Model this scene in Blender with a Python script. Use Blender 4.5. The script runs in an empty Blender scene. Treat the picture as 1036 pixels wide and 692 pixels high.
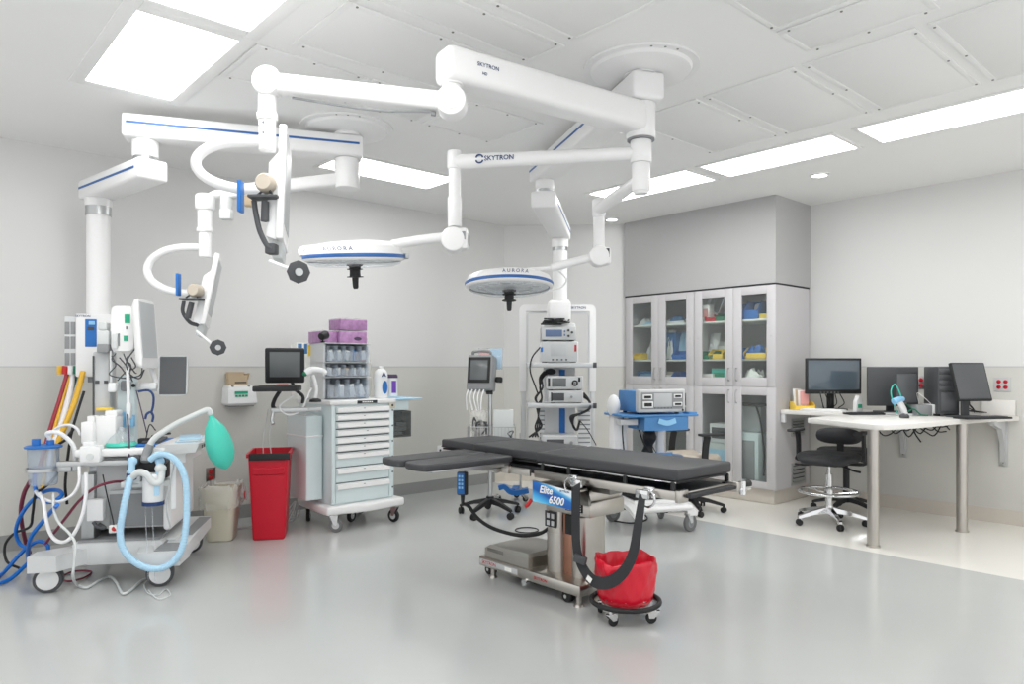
import bpy, bmesh, math, random
from mathutils import Vector, Matrix
random.seed(7)
PI = math.pi
R = math.radians
# ---- the camera: level, 71 degrees wide, looking into the corner of the room ----
F = 723.0; H = 1.415; CEIL = 3.165
AX = math.atan2(807.0, F)                      # bearing of world X to the right of the view axis
FX, FY, RX, RY = math.cos(AX), math.sin(AX), math.sin(AX), -math.cos(AX)
def P(u, v, Z):                                # the point seen at (u, v), Z metres away
    r = (u - 518.0) / F * Z
    return Vector((Z*FX + r*RX, Z*FY + r*RY, H - (v - 371.0) / F * Z))
def G(u, v, z=0.0):                            # the point seen at (u, v) on the level plane z
    return P(u, v, (H - z) * F / (v - 371.0))
def onX(u, v, X): return P(u, v, X / (FX + (u - 518.0) / F * RX))
def onY(u, v, Y): return P(u, v, Y / (FY + (u - 518.0) / F * RY))
RIGHT = Vector((RX, RY, 0)); FWD = Vector((FX, FY, 0)); UP = Vector((0, 0, 1))

scn = bpy.context.scene
COL = scn.collection
# ---------------------------------------------------------------- materials
def lin(c):
    c = c / 255.0
    return c / 12.92 if c <= 0.04045 else ((c + 0.055) / 1.055) ** 2.4
MATS = {}
def mat(name, rgb, rough=0.5, metal=0.0, var=0.04, scale=30.0, emit=0.0, trans=0.0, alpha=1.0, coat=0.0, bump=0.0, bscale=200.0, ior=1.45, spec=0.5):
    m = bpy.data.materials.new(name); m.use_nodes = True
    nt = m.node_tree; b = nt.nodes['Principled BSDF']
    col = tuple(lin(x) for x in rgb)
    tc = nt.nodes.new('ShaderNodeTexCoord'); nz = nt.nodes.new('ShaderNodeTexNoise')
    nz.inputs['Scale'].default_value = scale; nz.inputs['Detail'].default_value = 3
    nt.links.new(tc.outputs['Object'], nz.inputs['Vector'])
    rp = nt.nodes.new('ShaderNodeMapRange')
    rp.inputs['To Min'].default_value = 1 - var; rp.inputs['To Max'].default_value = 1 + var
    nt.links.new(nz.outputs['Fac'], rp.inputs['Value'])
    mx = nt.nodes.new('ShaderNodeVectorMath'); mx.operation = 'SCALE'
    mx.inputs[0].default_value = col; nt.links.new(rp.outputs['Result'], mx.inputs['Scale'])
    nt.links.new(mx.outputs['Vector'], b.inputs['Base Color'])
    b.inputs['Roughness'].default_value = rough; b.inputs['Metallic'].default_value = metal
    b.inputs['IOR'].default_value = ior
    b.inputs['Specular IOR Level'].default_value = spec
    b.inputs['Transmission Weight'].default_value = trans; b.inputs['Alpha'].default_value = alpha
    b.inputs['Coat Weight'].default_value = coat
    if emit > 0:
        b.inputs['Emission Color'].default_value = (*col, 1); b.inputs['Emission Strength'].default_value = emit
    if bump > 0:
        n2 = nt.nodes.new('ShaderNodeTexNoise'); n2.inputs['Scale'].default_value = bscale
        nt.links.new(tc.outputs['Object'], n2.inputs['Vector'])
        bp = nt.nodes.new('ShaderNodeBump'); bp.inputs['Strength'].default_value = bump; bp.inputs['Distance'].default_value = 0.002
        nt.links.new(n2.outputs['Fac'], bp.inputs['Height']); nt.links.new(bp.outputs['Normal'], b.inputs['Normal'])
    MATS[name] = m
    return m
def glass(name, tint=(255, 255, 255), clear=0.9, rough=0.05):
    m = bpy.data.materials.new(name); m.use_nodes = True
    nt = m.node_tree; nt.nodes.clear()
    out = nt.nodes.new('ShaderNodeOutputMaterial'); mix = nt.nodes.new('ShaderNodeMixShader')
    tr = nt.nodes.new('ShaderNodeBsdfTransparent'); gl = nt.nodes.new('ShaderNodeBsdfPrincipled')
    tr.inputs['Color'].default_value = (*[lin(x) for x in tint], 1)
    gl.inputs['Base Color'].default_value = (*[lin(x) for x in tint], 1); gl.inputs['Roughness'].default_value = rough
    mix.inputs[0].default_value = clear
    nt.links.new(gl.outputs[0], mix.inputs[1]); nt.links.new(tr.outputs[0], mix.inputs[2]); nt.links.new(mix.outputs[0], out.inputs[0])
    MATS[name] = m
    return m
# ---------------------------------------------------------------- mesh builder
def rotz(a): return Matrix.Rotation(a, 4, 'Z')
def rotx(a): return Matrix.Rotation(a, 4, 'X')
def roty(a): return Matrix.Rotation(a, 4, 'Y')
def T(x, y=None, z=None):
    return Matrix.Translation(Vector(x) if y is None else Vector((x, y, z)))
def axes(o, x, y, z):                           # a frame from an origin and three unit vectors
    x, y, z, o = Vector(x).normalized(), Vector(y).normalized(), Vector(z).normalized(), Vector(o)
    return Matrix(((x.x, y.x, z.x, o.x), (x.y, y.y, z.y, o.y), (x.z, y.z, z.z, o.z), (0, 0, 0, 1)))
def facing(o, right, tilt=0.0):                 # x = right, y = away, z = up, leaning back by tilt
    right = Vector(right).normalized(); away = UP.cross(right)
    return axes(o, right, away, UP) @ rotx(-tilt)
class MB:
    def __init__(s): s.bm = bmesh.new()
    def _fin(s, vs, M, mi, bev=0.0, seg=2):
        if M is not None: bmesh.ops.transform(s.bm, matrix=M, verts=vs)
        fs = {f for v in vs for f in v.link_faces}
        for f_ in fs: f_.material_index = mi
        if bev > 0:
            es = list({e for v in vs for e in v.link_edges})
            r = bmesh.ops.bevel(s.bm, geom=es, offset=bev, segments=seg, affect='EDGES', profile=0.5, clamp_overlap=True, material=-1)
            for f_ in r['faces']: f_.material_index = mi
    def box(s, c, size, bev=0.0, M=None, mi=0, seg=2):
        vs = bmesh.ops.create_cube(s.bm, size=1.0)['verts']
        L = T(Vector(c)) @ Matrix.Diagonal((size[0], size[1], size[2], 1))
        s._fin(vs, L, mi)
        if M is not None: bmesh.ops.transform(s.bm, matrix=M, verts=vs)
        if bev > 0: s._fin(vs, None, mi, bev, seg)
        return s
    def b2(s, lo, hi, bev=0.0, M=None, mi=0, seg=2):
        lo, hi = Vector(lo), Vector(hi)
        return s.box((lo+hi)/2, hi-lo, bev, M, mi, seg)
    def cyl(s, p0, p1, r, r2=None, n=24, mi=0, bev=0.0, M=None, caps=True):
        p0, p1 = Vector(p0), Vector(p1); d = p1 - p0
        vs = bmesh.ops.create_cone(s.bm, cap_ends=caps, cap_tris=False, segments=n, radius1=r, radius2=r if r2 is None else r2, depth=d.length)['verts']
        q = d.to_track_quat('Z', 'Y').to_matrix().to_4x4()
        L = T((p0+p1)/2) @ q
        if M is not None: L = M @ L
        s._fin(vs, L, mi)
        if bev > 0:
            es = [e for e in {e for v in vs for e in v.link_edges} if any(len(f_.verts) > 4 for f_ in e.link_faces)]
            rr = bmesh.ops.bevel(s.bm, geom=es, offset=bev, segments=2, affect='EDGES', profile=0.5, clamp_overlap=True)
            for f_ in rr['faces']: f_.material_index = mi
        return s
    def sph(s, c, r, sc=(1, 1, 1), n=20, mi=0, M=None):
        vs = bmesh.ops.create_uvsphere(s.bm, u_segments=n, v_segments=max(6, n//2), radius=r)['verts']
        L = T(Vector(c)) @ Matrix.Diagonal((*sc, 1))
        if M is not None: L = M @ L
        s._fin(vs, L, mi); return s
    def lathe(s, prof, c=(0, 0, 0), n=32, mi=0, M=None, closed=False):
        L = T(Vector(c))
        if M is not None: L = M @ L
        rings = []
        for r, z in prof:
            if r < 1e-6: rings.append([s.bm.verts.new(L @ Vector((0, 0, z)))])
            else: rings.append([s.bm.verts.new(L @ Vector((r*math.cos(2*PI*k/n), r*math.sin(2*PI*k/n), z))) for k in range(n)])
        for a, b in zip(rings, rings[1:]):
            for k in range(n):
                q = [a[k % len(a)], a[(k+1) % len(a)], b[(k+1) % len(b)], b[k % len(b)]]
                u = []
                for v in q:
                    if v not in u: u.append(v)
                if len(u) > 2:
                    try: s.bm.faces.new(u).material_index = mi
                    except ValueError: pass
        return s
    def tube(s, pts, r, n=10, mi=0, closed=False, sub=6, M=None, cap=True, flat=None):
        pts = [Vector(p) for p in pts]
        if M is not None: pts = [M @ p for p in pts]
        if sub > 1 and len(pts) > 2: pts = smooth(pts, sub, closed)
        rr = r if callable(r) else (lambda t: r)
        N = len(pts); rings = []; prev = None
        for i, p in enumerate(pts):
            a = pts[(i-1) % N] if closed or i > 0 else p
            b = pts[(i+1) % N] if closed or i < N-1 else p
            d = (b - a)
            d = d.normalized() if d.length > 1e-9 else Vector((0, 0, 1))
            if prev is None:
                ref = Vector((0, 0, 1)) if abs(d.z) < 0.9 else Vector((1, 0, 0))
                nx = d.cross(ref).normalized()
            else:
                nx = (prev - d * prev.dot(d))
                nx = nx.normalized() if nx.length > 1e-6 else d.orthogonal().normalized()
            prev = nx; ny = d.cross(nx); q = rr(i / max(1, N-1))
            if flat: rings.append([s.bm.verts.new(p + nx*flat[0]*sx + ny*flat[1]*sy) for sx, sy in ((1, 1), (-1, 1), (-1, -1), (1, -1))])
            else: rings.append([s.bm.verts.new(p + (nx*math.cos(2*PI*k/n) + ny*math.sin(2*PI*k/n))*q) for k in range(n)])
        m_ = len(rings[0])
        for i in range(N if closed else N-1):
            a, b = rings[i], rings[(i+1) % N]
            for k in range(m_):
                s.bm.faces.new((a[k], a[(k+1) % m_], b[(k+1) % m_], b[k])).material_index = mi
        if cap and not closed:
            s.bm.faces.new(list(reversed(rings[0]))).material_index = mi
            s.bm.faces.new(rings[-1]).material_index = mi
        return s
    def prism(s, poly, z0, z1, bev=0.0, M=None, mi=0, seg=2):
        lo = [s.bm.verts.new((x, y, z0)) for x, y in poly]; hi = [s.bm.verts.new((x, y, z1)) for x, y in poly]
        n = len(poly)
        fs = [s.bm.faces.new(list(reversed(lo))), s.bm.faces.new(hi)]
        for k in range(n): fs.append(s.bm.faces.new((lo[k], lo[(k+1) % n], hi[(k+1) % n], hi[k])))
        bmesh.ops.recalc_face_normals(s.bm, faces=fs)
        s._fin(lo+hi, M, mi)
        if bev > 0: s._fin(lo+hi, None, mi, bev, seg)
        return s
    def quad(s, pts, mi=0, M=None):
        s.bm.faces.new([s.bm.verts.new((M @ Vector(p)) if M is not None else Vector(p)) for p in pts]).material_index = mi
        return s
    def loft(s, loops, mi=0, cap=True, M=None, closed=False):     # a stack of equal closed loops
        rings = [[s.bm.verts.new((M @ Vector(p)) if M is not None else Vector(p)) for p in lp] for lp in loops]
        n = len(rings[0])
        for a, b in zip(rings, rings[1:]):
            for k in range(n): s.bm.faces.new((a[k], a[(k+1) % n], b[(k+1) % n], b[k])).material_index = mi
        if cap:
            s.bm.faces.new(list(reversed(rings[0]))).material_index = mi; s.bm.faces.new(rings[-1]).material_index = mi
        return s
    def build(s, name, mats, parent=None, world=False, ang=38, norm=True):
        if norm: bmesh.ops.recalc_face_normals(s.bm, faces=s.bm.faces[:])
        if world and parent is not None:
            bmesh.ops.transform(s.bm, matrix=WM(parent).inverted(), verts=s.bm.verts[:])
        me = bpy.data.meshes.new(name); s.bm.to_mesh(me); s.bm.free()
        for m in (mats if isinstance(mats, (list, tuple)) else [mats]): me.materials.append(MATS[m] if isinstance(m, str) else m)
        me.polygons.foreach_set('use_smooth', [True]*len(me.polygons))
        me.set_sharp_from_angle(angle=R(ang))
        o = bpy.data.objects.new(name, me); COL.objects.link(o)
        if parent is not None: o.parent = parent
        return o
def smooth(pts, sub, closed=False):
    out = []; N = len(pts)
    rng = range(N) if closed else range(N-1)
    for i in rng:
        p1, p2 = pts[i], pts[(i+1) % N]
        p0 = pts[(i-1) % N] if closed or i > 0 else p1*2 - p2
        p3 = pts[(i+2) % N] if closed or i < N-2 else p2*2 - p1
        for k in range(sub):
            t = k/sub
            out.append(0.5*((2*p1) + (p2-p0)*t + (2*p0-5*p1+4*p2-p3)*t*t + (3*p1-p0-3*p2+p3)*t**3))
    if not closed: out.append(pts[-1].copy())
    return out
def WM(o):
    M = Matrix.LocRotScale(o.location, o.rotation_euler, o.scale)
    return WM(o.parent) @ M if o.parent else M
def thing(name, label, cat, loc=(0, 0, 0), rz=0.0, group=None):
    o = bpy.data.objects.new(name, None); COL.objects.link(o)
    o.location = loc; o.rotation_euler = (0, 0, rz); o.empty_display_size = 0.1
    return tag(o, label, cat, group)
def tag(o, label, cat, group=None, kind=None):
    o['label'] = label; o['category'] = cat
    if group: o['group'] = group
    if kind: o['kind'] = kind
    return o
def solo(mb, name, mats, label, cat, loc=None, rz=0.0, group=None, world=False, ang=38):   # a thing that is one mesh
    if world and loc is not None:
        bmesh.ops.transform(mb.bm, matrix=T(loc).inverted(), verts=mb.bm.verts[:])
    o = mb.build(name, mats, ang=ang)
    if loc is not None: o.location = loc
    o.rotation_euler = (0, 0, rz)
    return tag(o, label, cat, group)
def struct(mb, name, mats, parent=None, label=None):
    o = mb.build(name, mats, parent); o['kind'] = 'structure'
    if label: o['label'] = label
    return o
def copy_tree(o, parent=None):
    c = o.copy(); COL.objects.link(c)
    if parent is not None: c.parent = parent
    for ch in [x for x in bpy.data.objects if x.parent == o]: copy_tree(ch, c)
    return c
def dup(o, loc, rz, label, group=None):
    c = copy_tree(o); c.location = loc; c.rotation_euler = (0, 0, rz); c['label'] = label
    if group: c['group'] = group
    return c
def lettering(text, size, M, m, parent, name='lettering', align='CENTER', shear=0.0, depth=0.0006, world=False, bold=0.0):
    cu = bpy.data.curves.new(name, 'FONT'); cu.body = text; cu.size = size; cu.align_x = align; cu.align_y = 'CENTER'
    cu.extrude = depth; cu.shear = shear; cu.resolution_u = 3; cu.offset = bold
    ob = bpy.data.objects.new(name, cu); COL.objects.link(ob)
    dg = bpy.context.evaluated_depsgraph_get(); dg.update()
    me = bpy.data.meshes.new_from_object(ob.evaluated_get(dg)); bpy.data.objects.remove(ob); bpy.data.curves.remove(cu)
    if world: M = WM(parent).inverted() @ M
    me.transform(M); me.materials.clear(); me.materials.append(MATS[m]); me.name = name
    o = bpy.data.objects.new(name, me); COL.objects.link(o); o.parent = parent
    return o
TEXTF = axes((0, 0, 0), (1, 0, 0), (0, 0, 1), (0, -1, 0))      # stands a text up, facing -y
def caster(parent, x, y, r=0.05, w=0.03, yaw=0.0, fork='chrome', tyre='rubber_grey', hub='rubber_light', zf=None, name='caster', trail=0.03):
    M = T(x, y, 0) @ rotz(yaw)
    a = MB(); zt = zf if zf else 2*r + 0.03
    for sgn in (-1, 1): a.prism([(-0.014, 0), (0.014, 0), (0.02, zt-r-0.01), (-0.05, zt-r-0.01)], sgn*(w/2+0.003)-0.002, sgn*(w/2+0.003)+0.002, M=M @ T(0, 0, r) @ Matrix(((1, 0, 0, 0), (0, 0, -1, 0), (0, 1, 0, 0), (0, 0, 0, 1))))
    a.box((-0.014, 0, zt-0.008), (0.07, w+0.012, 0.008), 0.002, M=M)
    a.cyl((-0.02, 0, zt-0.008), (-0.02, 0, zt+0.012), 0.011, n=12, M=M)
    f_ = a.build(name, fork, parent)
    b = MB(); q = M @ T(0, 0, r) @ rotx(PI/2)
    b.lathe([(r*0.55, -w/2), (r*0.94, -w/2), (r, -w*0.3), (r, w*0.3), (r*0.94, w/2), (r*0.55, w/2), (r*0.55, -w/2)], n=28, M=q)
    b.lathe([(0, -w*0.42), (r*0.56, -w*0.42), (r*0.56, w*0.42), (0, w*0.42)], n=24, M=q, mi=1)
    b.lathe([(0, -w*0.52), (r*0.16, -w*0.52), (r*0.16, w*0.52), (0, w*0.52)], n=12, M=q, mi=1)
    b.build('wheel', [tyre, hub], f_)
    return f_
# ---------------------------------------------------------------- the materials of the place
mat('wall_upper', (219, 219, 218), 0.32, var=0.01, scale=2, spec=0.4)
mat('wall_lower', (207, 206, 201), 0.36, var=0.01, scale=2)
mat('ceiling_white', (238, 238, 237), 0.7, var=0.01, scale=2)
mat('panel_white', (236, 236, 235), 0.45, var=0.01, scale=5)
mat('floor_grey', (187, 189, 188), 0.15, var=0.02, scale=3, spec=0.55)
mat('floor_cream', (232, 230, 224), 0.17, var=0.015, scale=3, spec=0.5)
mat('cove_grey', (150, 151, 150), 0.4, var=0.02)
mat('cove_cream', (206, 199, 190), 0.35, var=0.02)
mat('soffit_grey', (180, 180, 180), 0.42, var=0.01, scale=2)
mat('laminate_grey', (200, 198, 200), 0.4, var=0.012, scale=8)
mat('laminate_inside', (186, 185, 184), 0.5, var=0.012, scale=8)
mat('dark_gap', (60, 60, 62), 0.7)
mat('worktop', (228, 226, 222), 0.3, var=0.012, scale=14)
mat('worktop_edge', (196, 195, 192), 0.4)
mat('enamel', (233, 233, 233), 0.28, var=0.01, spec=0.5)
mat('enamel_cool', (212, 224, 226), 0.32, var=0.01)
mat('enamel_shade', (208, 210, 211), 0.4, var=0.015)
mat('plastic_white', (230, 231, 232), 0.4, var=0.012)
mat('plastic_pale', (206, 210, 210), 0.42, var=0.02)
mat('plastic_cream', (205, 200, 182), 0.42, var=0.02)
mat('beige', (196, 176, 148), 0.55, var=0.03)
mat('tan', (190, 180, 166), 0.6, var=0.03)
mat('steel', (186, 182, 176), 0.28, 1.0, var=0.05, scale=14)
mat('steel_dark', (138, 136, 132), 0.34, 1.0, var=0.05, scale=14)
mat('chrome', (216, 217, 218), 0.12, 1.0, var=0.02)
mat('alu', (190, 192, 193), 0.38, 1.0, var=0.03)
mat('black', (30, 31, 33), 0.5, var=0.05)
mat('black_soft', (44, 45, 48), 0.55, var=0.06, bump=0.08, bscale=400)
mat('pad_black', (58, 59, 62), 0.46, var=0.05, scale=12, bump=0.05, bscale=300)
mat('charcoal', (72, 74, 77), 0.5, var=0.04)
mat('grey_mid', (140, 142, 144), 0.5, var=0.03)
mat('grey_light', (192, 194, 195), 0.45, var=0.02)
mat('rubber_grey', (112, 113, 114), 0.65, var=0.04)
mat('rubber_light', (202, 203, 204), 0.45, var=0.02)
mat('rubber_black', (34, 35, 36), 0.6, var=0.04)
mat('red', (196, 14, 42), 0.35, var=0.03)
mat('red_bag', (218, 20, 48), 0.3, var=0.07, scale=9, coat=0.3)
mat('orange', (226, 92, 40), 0.5)
mat('blue', (36, 108, 184), 0.4, var=0.03)
mat('blue_stripe', (40, 94, 160), 0.4)
mat('blue_mid', (74, 130, 184), 0.4, var=0.03)
mat('blue_pale', (142, 196, 232), 0.4, var=0.04)
mat('hose_blue', (172, 210, 234), 0.35, var=0.02, scale=30)
mat('hose_cyan', (18, 112, 206), 0.38)
mat('hose_red', (152, 48, 62), 0.45)
mat('hose_maroon', (120, 46, 66), 0.45)
mat('hose_yellow', (226, 178, 58), 0.45)
mat('hose_white', (232, 232, 234), 0.4)
mat('hose_green', (30, 110, 86), 0.45)
mat('hose_purple', (96, 60, 110), 0.45)
mat('teal', (70, 196, 176), 0.38, var=0.04, scale=12)
mat('green_label', (40, 160, 124), 0.5)
mat('yellow', (240, 206, 84), 0.45)
mat('green', (36, 128, 92), 0.45)
mat('purple', (170, 124, 172), 0.35, var=0.4, scale=34, coat=0.4)  # mottling stands in for the carton's two tones and highlights on its film
mat('violet', (108, 62, 168), 0.45)
mat('violet_dark', (70, 54, 82), 0.5)
mat('paper', (240, 240, 236), 0.7, var=0.03)
mat('pink', (236, 170, 166), 0.5)
mat('screen_grey', (100, 104, 106), 0.22, var=0.03, spec=0.6)
mat('screen_dark', (84, 86, 89), 0.3, var=0.03)
mat('screen_light', (184, 187, 189), 0.35, var=0.01)
mat('screen_mirror', (84, 96, 106), 0.06, var=0.02, spec=0.9)
mat('screen_blue', (92, 112, 146), 0.3)
mat('lamp_diffuser', (255, 255, 253), 0.6, emit=9.0, var=0.0)
mat('copper', (176, 130, 110), 0.35, 0.8, var=0.04)
mat('ink', (34, 60, 110), 0.5)
mat('ink_black', (40, 42, 46), 0.5)
mat('ink_red', (190, 40, 44), 0.5)
mat('sharps_clear', (214, 218, 220), 0.3)
glass('glass_pane', (244, 247, 246), 0.955, 0.03)
glass('clear_plastic', (244, 246, 248), 0.78, 0.12)
glass('clear_bin', (238, 242, 246), 0.8, 0.15)
glass('clear_bag', (252, 252, 250), 0.72, 0.2)
glass('film', (252, 250, 252), 0.78, 0.15)
# sticker on the base of the table: cyan below, a dark blue sweep, pale at the upper right
def band_label():
    m = bpy.data.materials.new('band_label'); m.use_nodes = True; nt = m.node_tree; b = nt.nodes['Principled BSDF']
    tc = nt.nodes.new('ShaderNodeTexCoord'); sx = nt.nodes.new('ShaderNodeSeparateXYZ')
    mu = nt.nodes.new('ShaderNodeMath'); mu.operation = 'MULTIPLY_ADD'; mu.inputs[1].default_value = 0.3
    mr = nt.nodes.new('ShaderNodeMapRange'); mr.inputs['From Min'].default_value = -0.1; mr.inputs['From Max'].default_value = 0.1
    cr = nt.nodes.new('ShaderNodeValToRGB'); e = cr.color_ramp
    e.elements[0].position = 0.0; e.elements[0].color = (*[lin(x) for x in (120, 206, 238)], 1)
    e.elements[1].position = 1.0; e.elements[1].color = (*[lin(x) for x in (240, 243, 246)], 1)
    for pos, c in ((0.2, (60, 160, 222)), (0.36, (22, 84, 166)), (0.6, (30, 104, 184)), (0.7, (90, 176, 224)), (0.77, (226, 238, 246))):
        k = e.elements.new(pos); k.color = (*[lin(x) for x in c], 1)
    nt.links.new(tc.outputs['Object'], sx.inputs[0]); nt.links.new(sx.outputs['X'], mu.inputs[0]); nt.links.new(sx.outputs['Z'], mu.inputs[2])
    nt.links.new(mu.outputs[0], mr.inputs['Value']); nt.links.new(mr.outputs['Result'], cr.inputs['Fac'])
    nt.links.new(cr.outputs['Color'], b.inputs['Base Color']); b.inputs['Roughness'].default_value = 0.35
    MATS['band_label'] = m
band_label()
# ---------------------------------------------------------------- the room
WX, WY = 7.6, 6.66                              # the two long walls
CH0, CH1 = (5.84, 6.66), (6.90, 5.60)           # the cut corner
NX, NY = -1.6, -1.4                             # room's ends behind the camera, left unwalled to admit the world's fill light
CF, CY0, CY1 = 6.84, 3.62, 5.58                 # built-in cabinet: front plane and its two ends
FB = 5.68                                       # where grey flooring meets cream
RAIL = H
m = MB()
m.prism([(NX, NY), (FB, NY), (FB, CH0[1]), (NX, WY)], -0.1, 0.0, mi=0)
m.prism([(FB, NY), (WX, NY), (WX, CH1[1]), (CH1[0], CH1[1]), (CH0[0], CH0[1]), (FB, WY)], -0.1, 0.0, mi=1)
struct(m, 'floor', ['floor_grey', 'floor_cream'])
m = MB(); m.prism([(NX, NY), (WX, NY), (WX, CH1[1]), CH1, CH0, (NX, WY)], CEIL, CEIL+0.1)
struct(m, 'ceiling', 'ceiling_white')
def wall(name, a, b, side=1, lower=True):
    a, b = Vector((*a, 0)), Vector((*b, 0)); d = (b-a).normalized(); n = Vector((-d.y, d.x, 0))*side; t = 0.12
    m = MB()
    pl = [(a.x, a.y), (b.x, b.y), (b.x+n.x*t, b.y+n.y*t), (a.x+n.x*t, a.y+n.y*t)]
    m.prism(pl, 0, RAIL, mi=1); m.prism(pl, RAIL, CEIL, mi=0)
    return struct(m, name, ['wall_upper', 'wall_lower'])
wall('wall_left', (NX, WY), CH0)
wall('wall_corner', CH0, CH1)
wall('wall_alcove', CH1, (WX, CH1[1]))
wall('wall_right', (WX, CH1[1]), (WX, NY))
def strip(name, pts, z0, z1, t, mt, lean=0.0):                 # a run along the walls, standing t proud
    m = MB()
    for a, b in zip(pts, pts[1:]):
        a, b = Vector((*a, 0)), Vector((*b, 0)); d = (b-a).normalized(); n = Vector((d.y, -d.x, 0))
        m.prism([(a.x, a.y), (b.x, b.y), (b.x+n.x*t, b.y+n.y*t), (a.x+n.x*t, a.y+n.y*t)], z0, z1)
    return struct(m, name, mt)
strip('baseboard_left', [(NX, WY), (CH0[0]-0.16, WY)], 0, 0.125, 0.008, 'cove_grey')
strip('baseboard_corner', [(CH0[0]-0.16, WY), CH0, CH1], 0, 0.125, 0.008, 'cove_cream')
strip('baseboard_right', [(WX, CY0), (WX, NY)], 0, 0.13, 0.008, 'cove_cream')
strip('trim_1', [(NX, WY), CH0, CH1], RAIL-0.006, RAIL+0.004, 0.004, 'grey_light')
strip('trim_2', [(WX, CY0), (WX, NY)], RAIL-0.006, RAIL+0.004, 0.004, 'grey_light')
# soffit over the cabinets and the cove plinth below them
m = MB(); m.b2((CF, CY0, 2.275), (WX, CY1, CEIL)); m.b2((CF+0.012, CY0+0.012, 2.255), (WX, CY1, 2.275), mi=1)
struct(m, 'wall_soffit', ['soffit_grey', 'dark_gap'])
m = MB(); m.b2((CF+0.03, CY0+0.03, 0), (WX, CY1, 0.152), 0.012)
struct(m, 'trim_3', 'cove_cream')

# ---------------------------------------------------------------- ceiling lights
def troffer(x0, y0, x1, y1, label, wide=0.035, group='recessed ceiling lights'):
    t = thing('ceiling_light', label, 'ceiling light', ((x0+x1)/2, (y0+y1)/2, CEIL), 0, group)
    hx, hy = (x1-x0)/2, (y1-y0)/2; a = MB()
    for s in (-1, 1):
        a.b2((s*hx - (0 if s < 0 else -0.0) - (wide if s < 0 else 0), -hy-wide, -0.012), (s*hx + (wide if s > 0 else 0), hy+wide, -0.0005), 0.003)
        a.b2((-hx, s*hy - (wide if s < 0 else 0), -0.012), (hx, s*hy + (wide if s > 0 else 0), -0.0005), 0.003)
    a.build('frame', 'panel_white', t)
    b = MB(); b.b2((-hx, -hy, -0.006), (hx, hy, -0.001)); b.build('diffuser', 'lamp_diffuser', t)
    return t
troffer(5.38, 2.405, 5.85, 3.54, 'slim recessed ceiling light in front of the grey soffit, between two others in its row')
troffer(5.38, 3.70, 5.85, 4.84, 'slim recessed ceiling light partly hidden by the arm of the smaller surgical lamp')
troffer(5.38, 1.07, 5.85, 2.21, 'slim recessed ceiling light running out of the picture above the desk')
troffer(2.90, 5.28, 4.04, 5.76, 'recessed ceiling light behind the white boom arm, close to the long wall')
troffer(0.965, 3.82, 1.46, 4.965, 'large bright ceiling light, whole in view, above the gas column boom', 0.075)
troffer(0.965, 2.53, 1.46, 3.67, 'bright ceiling light cut off by the top edge of the picture', 0.075)
troffer(5.38, -0.26, 5.85, 0.87, 'ceiling light of the long row beyond the edge of the picture')
troffer(0.965, 1.24, 1.46, 2.38, 'ceiling light overhead, out of the picture')
troffer(2.6, -0.55, 3.75, -0.06, 'ceiling light behind the camera')
def downlight(u, v, label):
    p = G(u, v, CEIL); t = thing('downlight', label, 'downlight', p, 0, 'round downlights')
    MB().lathe([(0.062, -0.002), (0.085, -0.001), (0.085, -0.008), (0.064, -0.01), (0.062, -0.002)]).build('trim_ring', 'panel_white', t)
    MB().lathe([(0, -0.004), (0.062, -0.004), (0.062, -0.001), (0, -0.001)]).build('lens', 'lamp_diffuser', t)
downlight(829, 177, 'small round downlight in the ceiling in front of the soffit')
downlight(619, 222, 'small round downlight beside the tube of the smaller surgical lamp')
# air panels of the ceiling: a raised tray with a lip and screws
def panel(x0, y0, x1, y1, label):
    t = thing('ceiling_panel', label, 'ceiling panel', ((x0+x1)/2, (y0+y1)/2, CEIL), 0, 'screwed air panels of the ceiling')
    hx, hy = (x1-x0)/2, (y1-y0)/2; e = 0.035; a = MB()
    a.b2((-hx+e, -hy+e, -0.006), (hx-e, hy-e, -0.0005), 0.003)
    for s in (-1, 1):
        a.b2((s*hx-(0 if s < 0 else e), -hy, -0.009), (s*hx+(e if s < 0 else 0), hy, -0.0005), 0.003)
        a.b2((-hx+e, s*hy-(0 if s < 0 else e), -0.009), (hx-e, s*hy+(e if s < 0 else 0), -0.0005), 0.003)
    a.build('tray', 'panel_white', t)
    k = MB()
    long_x = hx > hy
    for q in (-1, 0, 1):
        for s in (-1, 1):
            x, y = (q*(hx-0.06), s*(hy-0.017)) if long_x else (s*(hx-0.017), q*(hy-0.06))
            k.cyl((x, y, -0.0125), (x, y, -0.008), 0.007, n=8)
    k.build('screws', 'steel_dark', t)
for y0, y1, lb in ((2.67, 3.27, 'ceiling panel beside the clear lamp tube, farthest of its row'), (2.01, 2.62, 'ceiling panel just beyond the round mount of the surgical lamps'),
                   (1.355, 1.96, 'square looking ceiling panel in the middle of the row by the slim lights'), (0.70, 1.30, 'ceiling panel at the picture edge next to the slim light row')):
    panel(4.0, y0, 5.13, y1, lb)
panel(3.52, 1.2, 3.88, 1.86, 'narrow ceiling filler panel at the top picture edge')
panel(2.3, 1.2, 3.5, 1.86, 'ceiling panel nearest the round lamp mount at the top picture edge')
for y0, y1, lb in ((3.06, 3.67, 'ceiling panel above the two arms of the screen boom'), (2.70, 2.99, 'half width ceiling panel above the flat beam of the screen boom'), (2.0, 2.63, 'ceiling panel cut by the top picture edge above the flat beam')):
    panel(1.69, y0, 2.81, y1, lb)
panel(2.94, 3.68, 3.60, 4.26, 'ceiling panel between the striped boom arm and the round column mount')
panel(2.26, 3.79, 2.90, 4.25, 'ceiling panel beside the round mount of the column boom, half behind the screen arm')
panel(1.55, 3.80, 2.24, 4.36, 'ceiling panel edged beside the large bright light')
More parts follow.
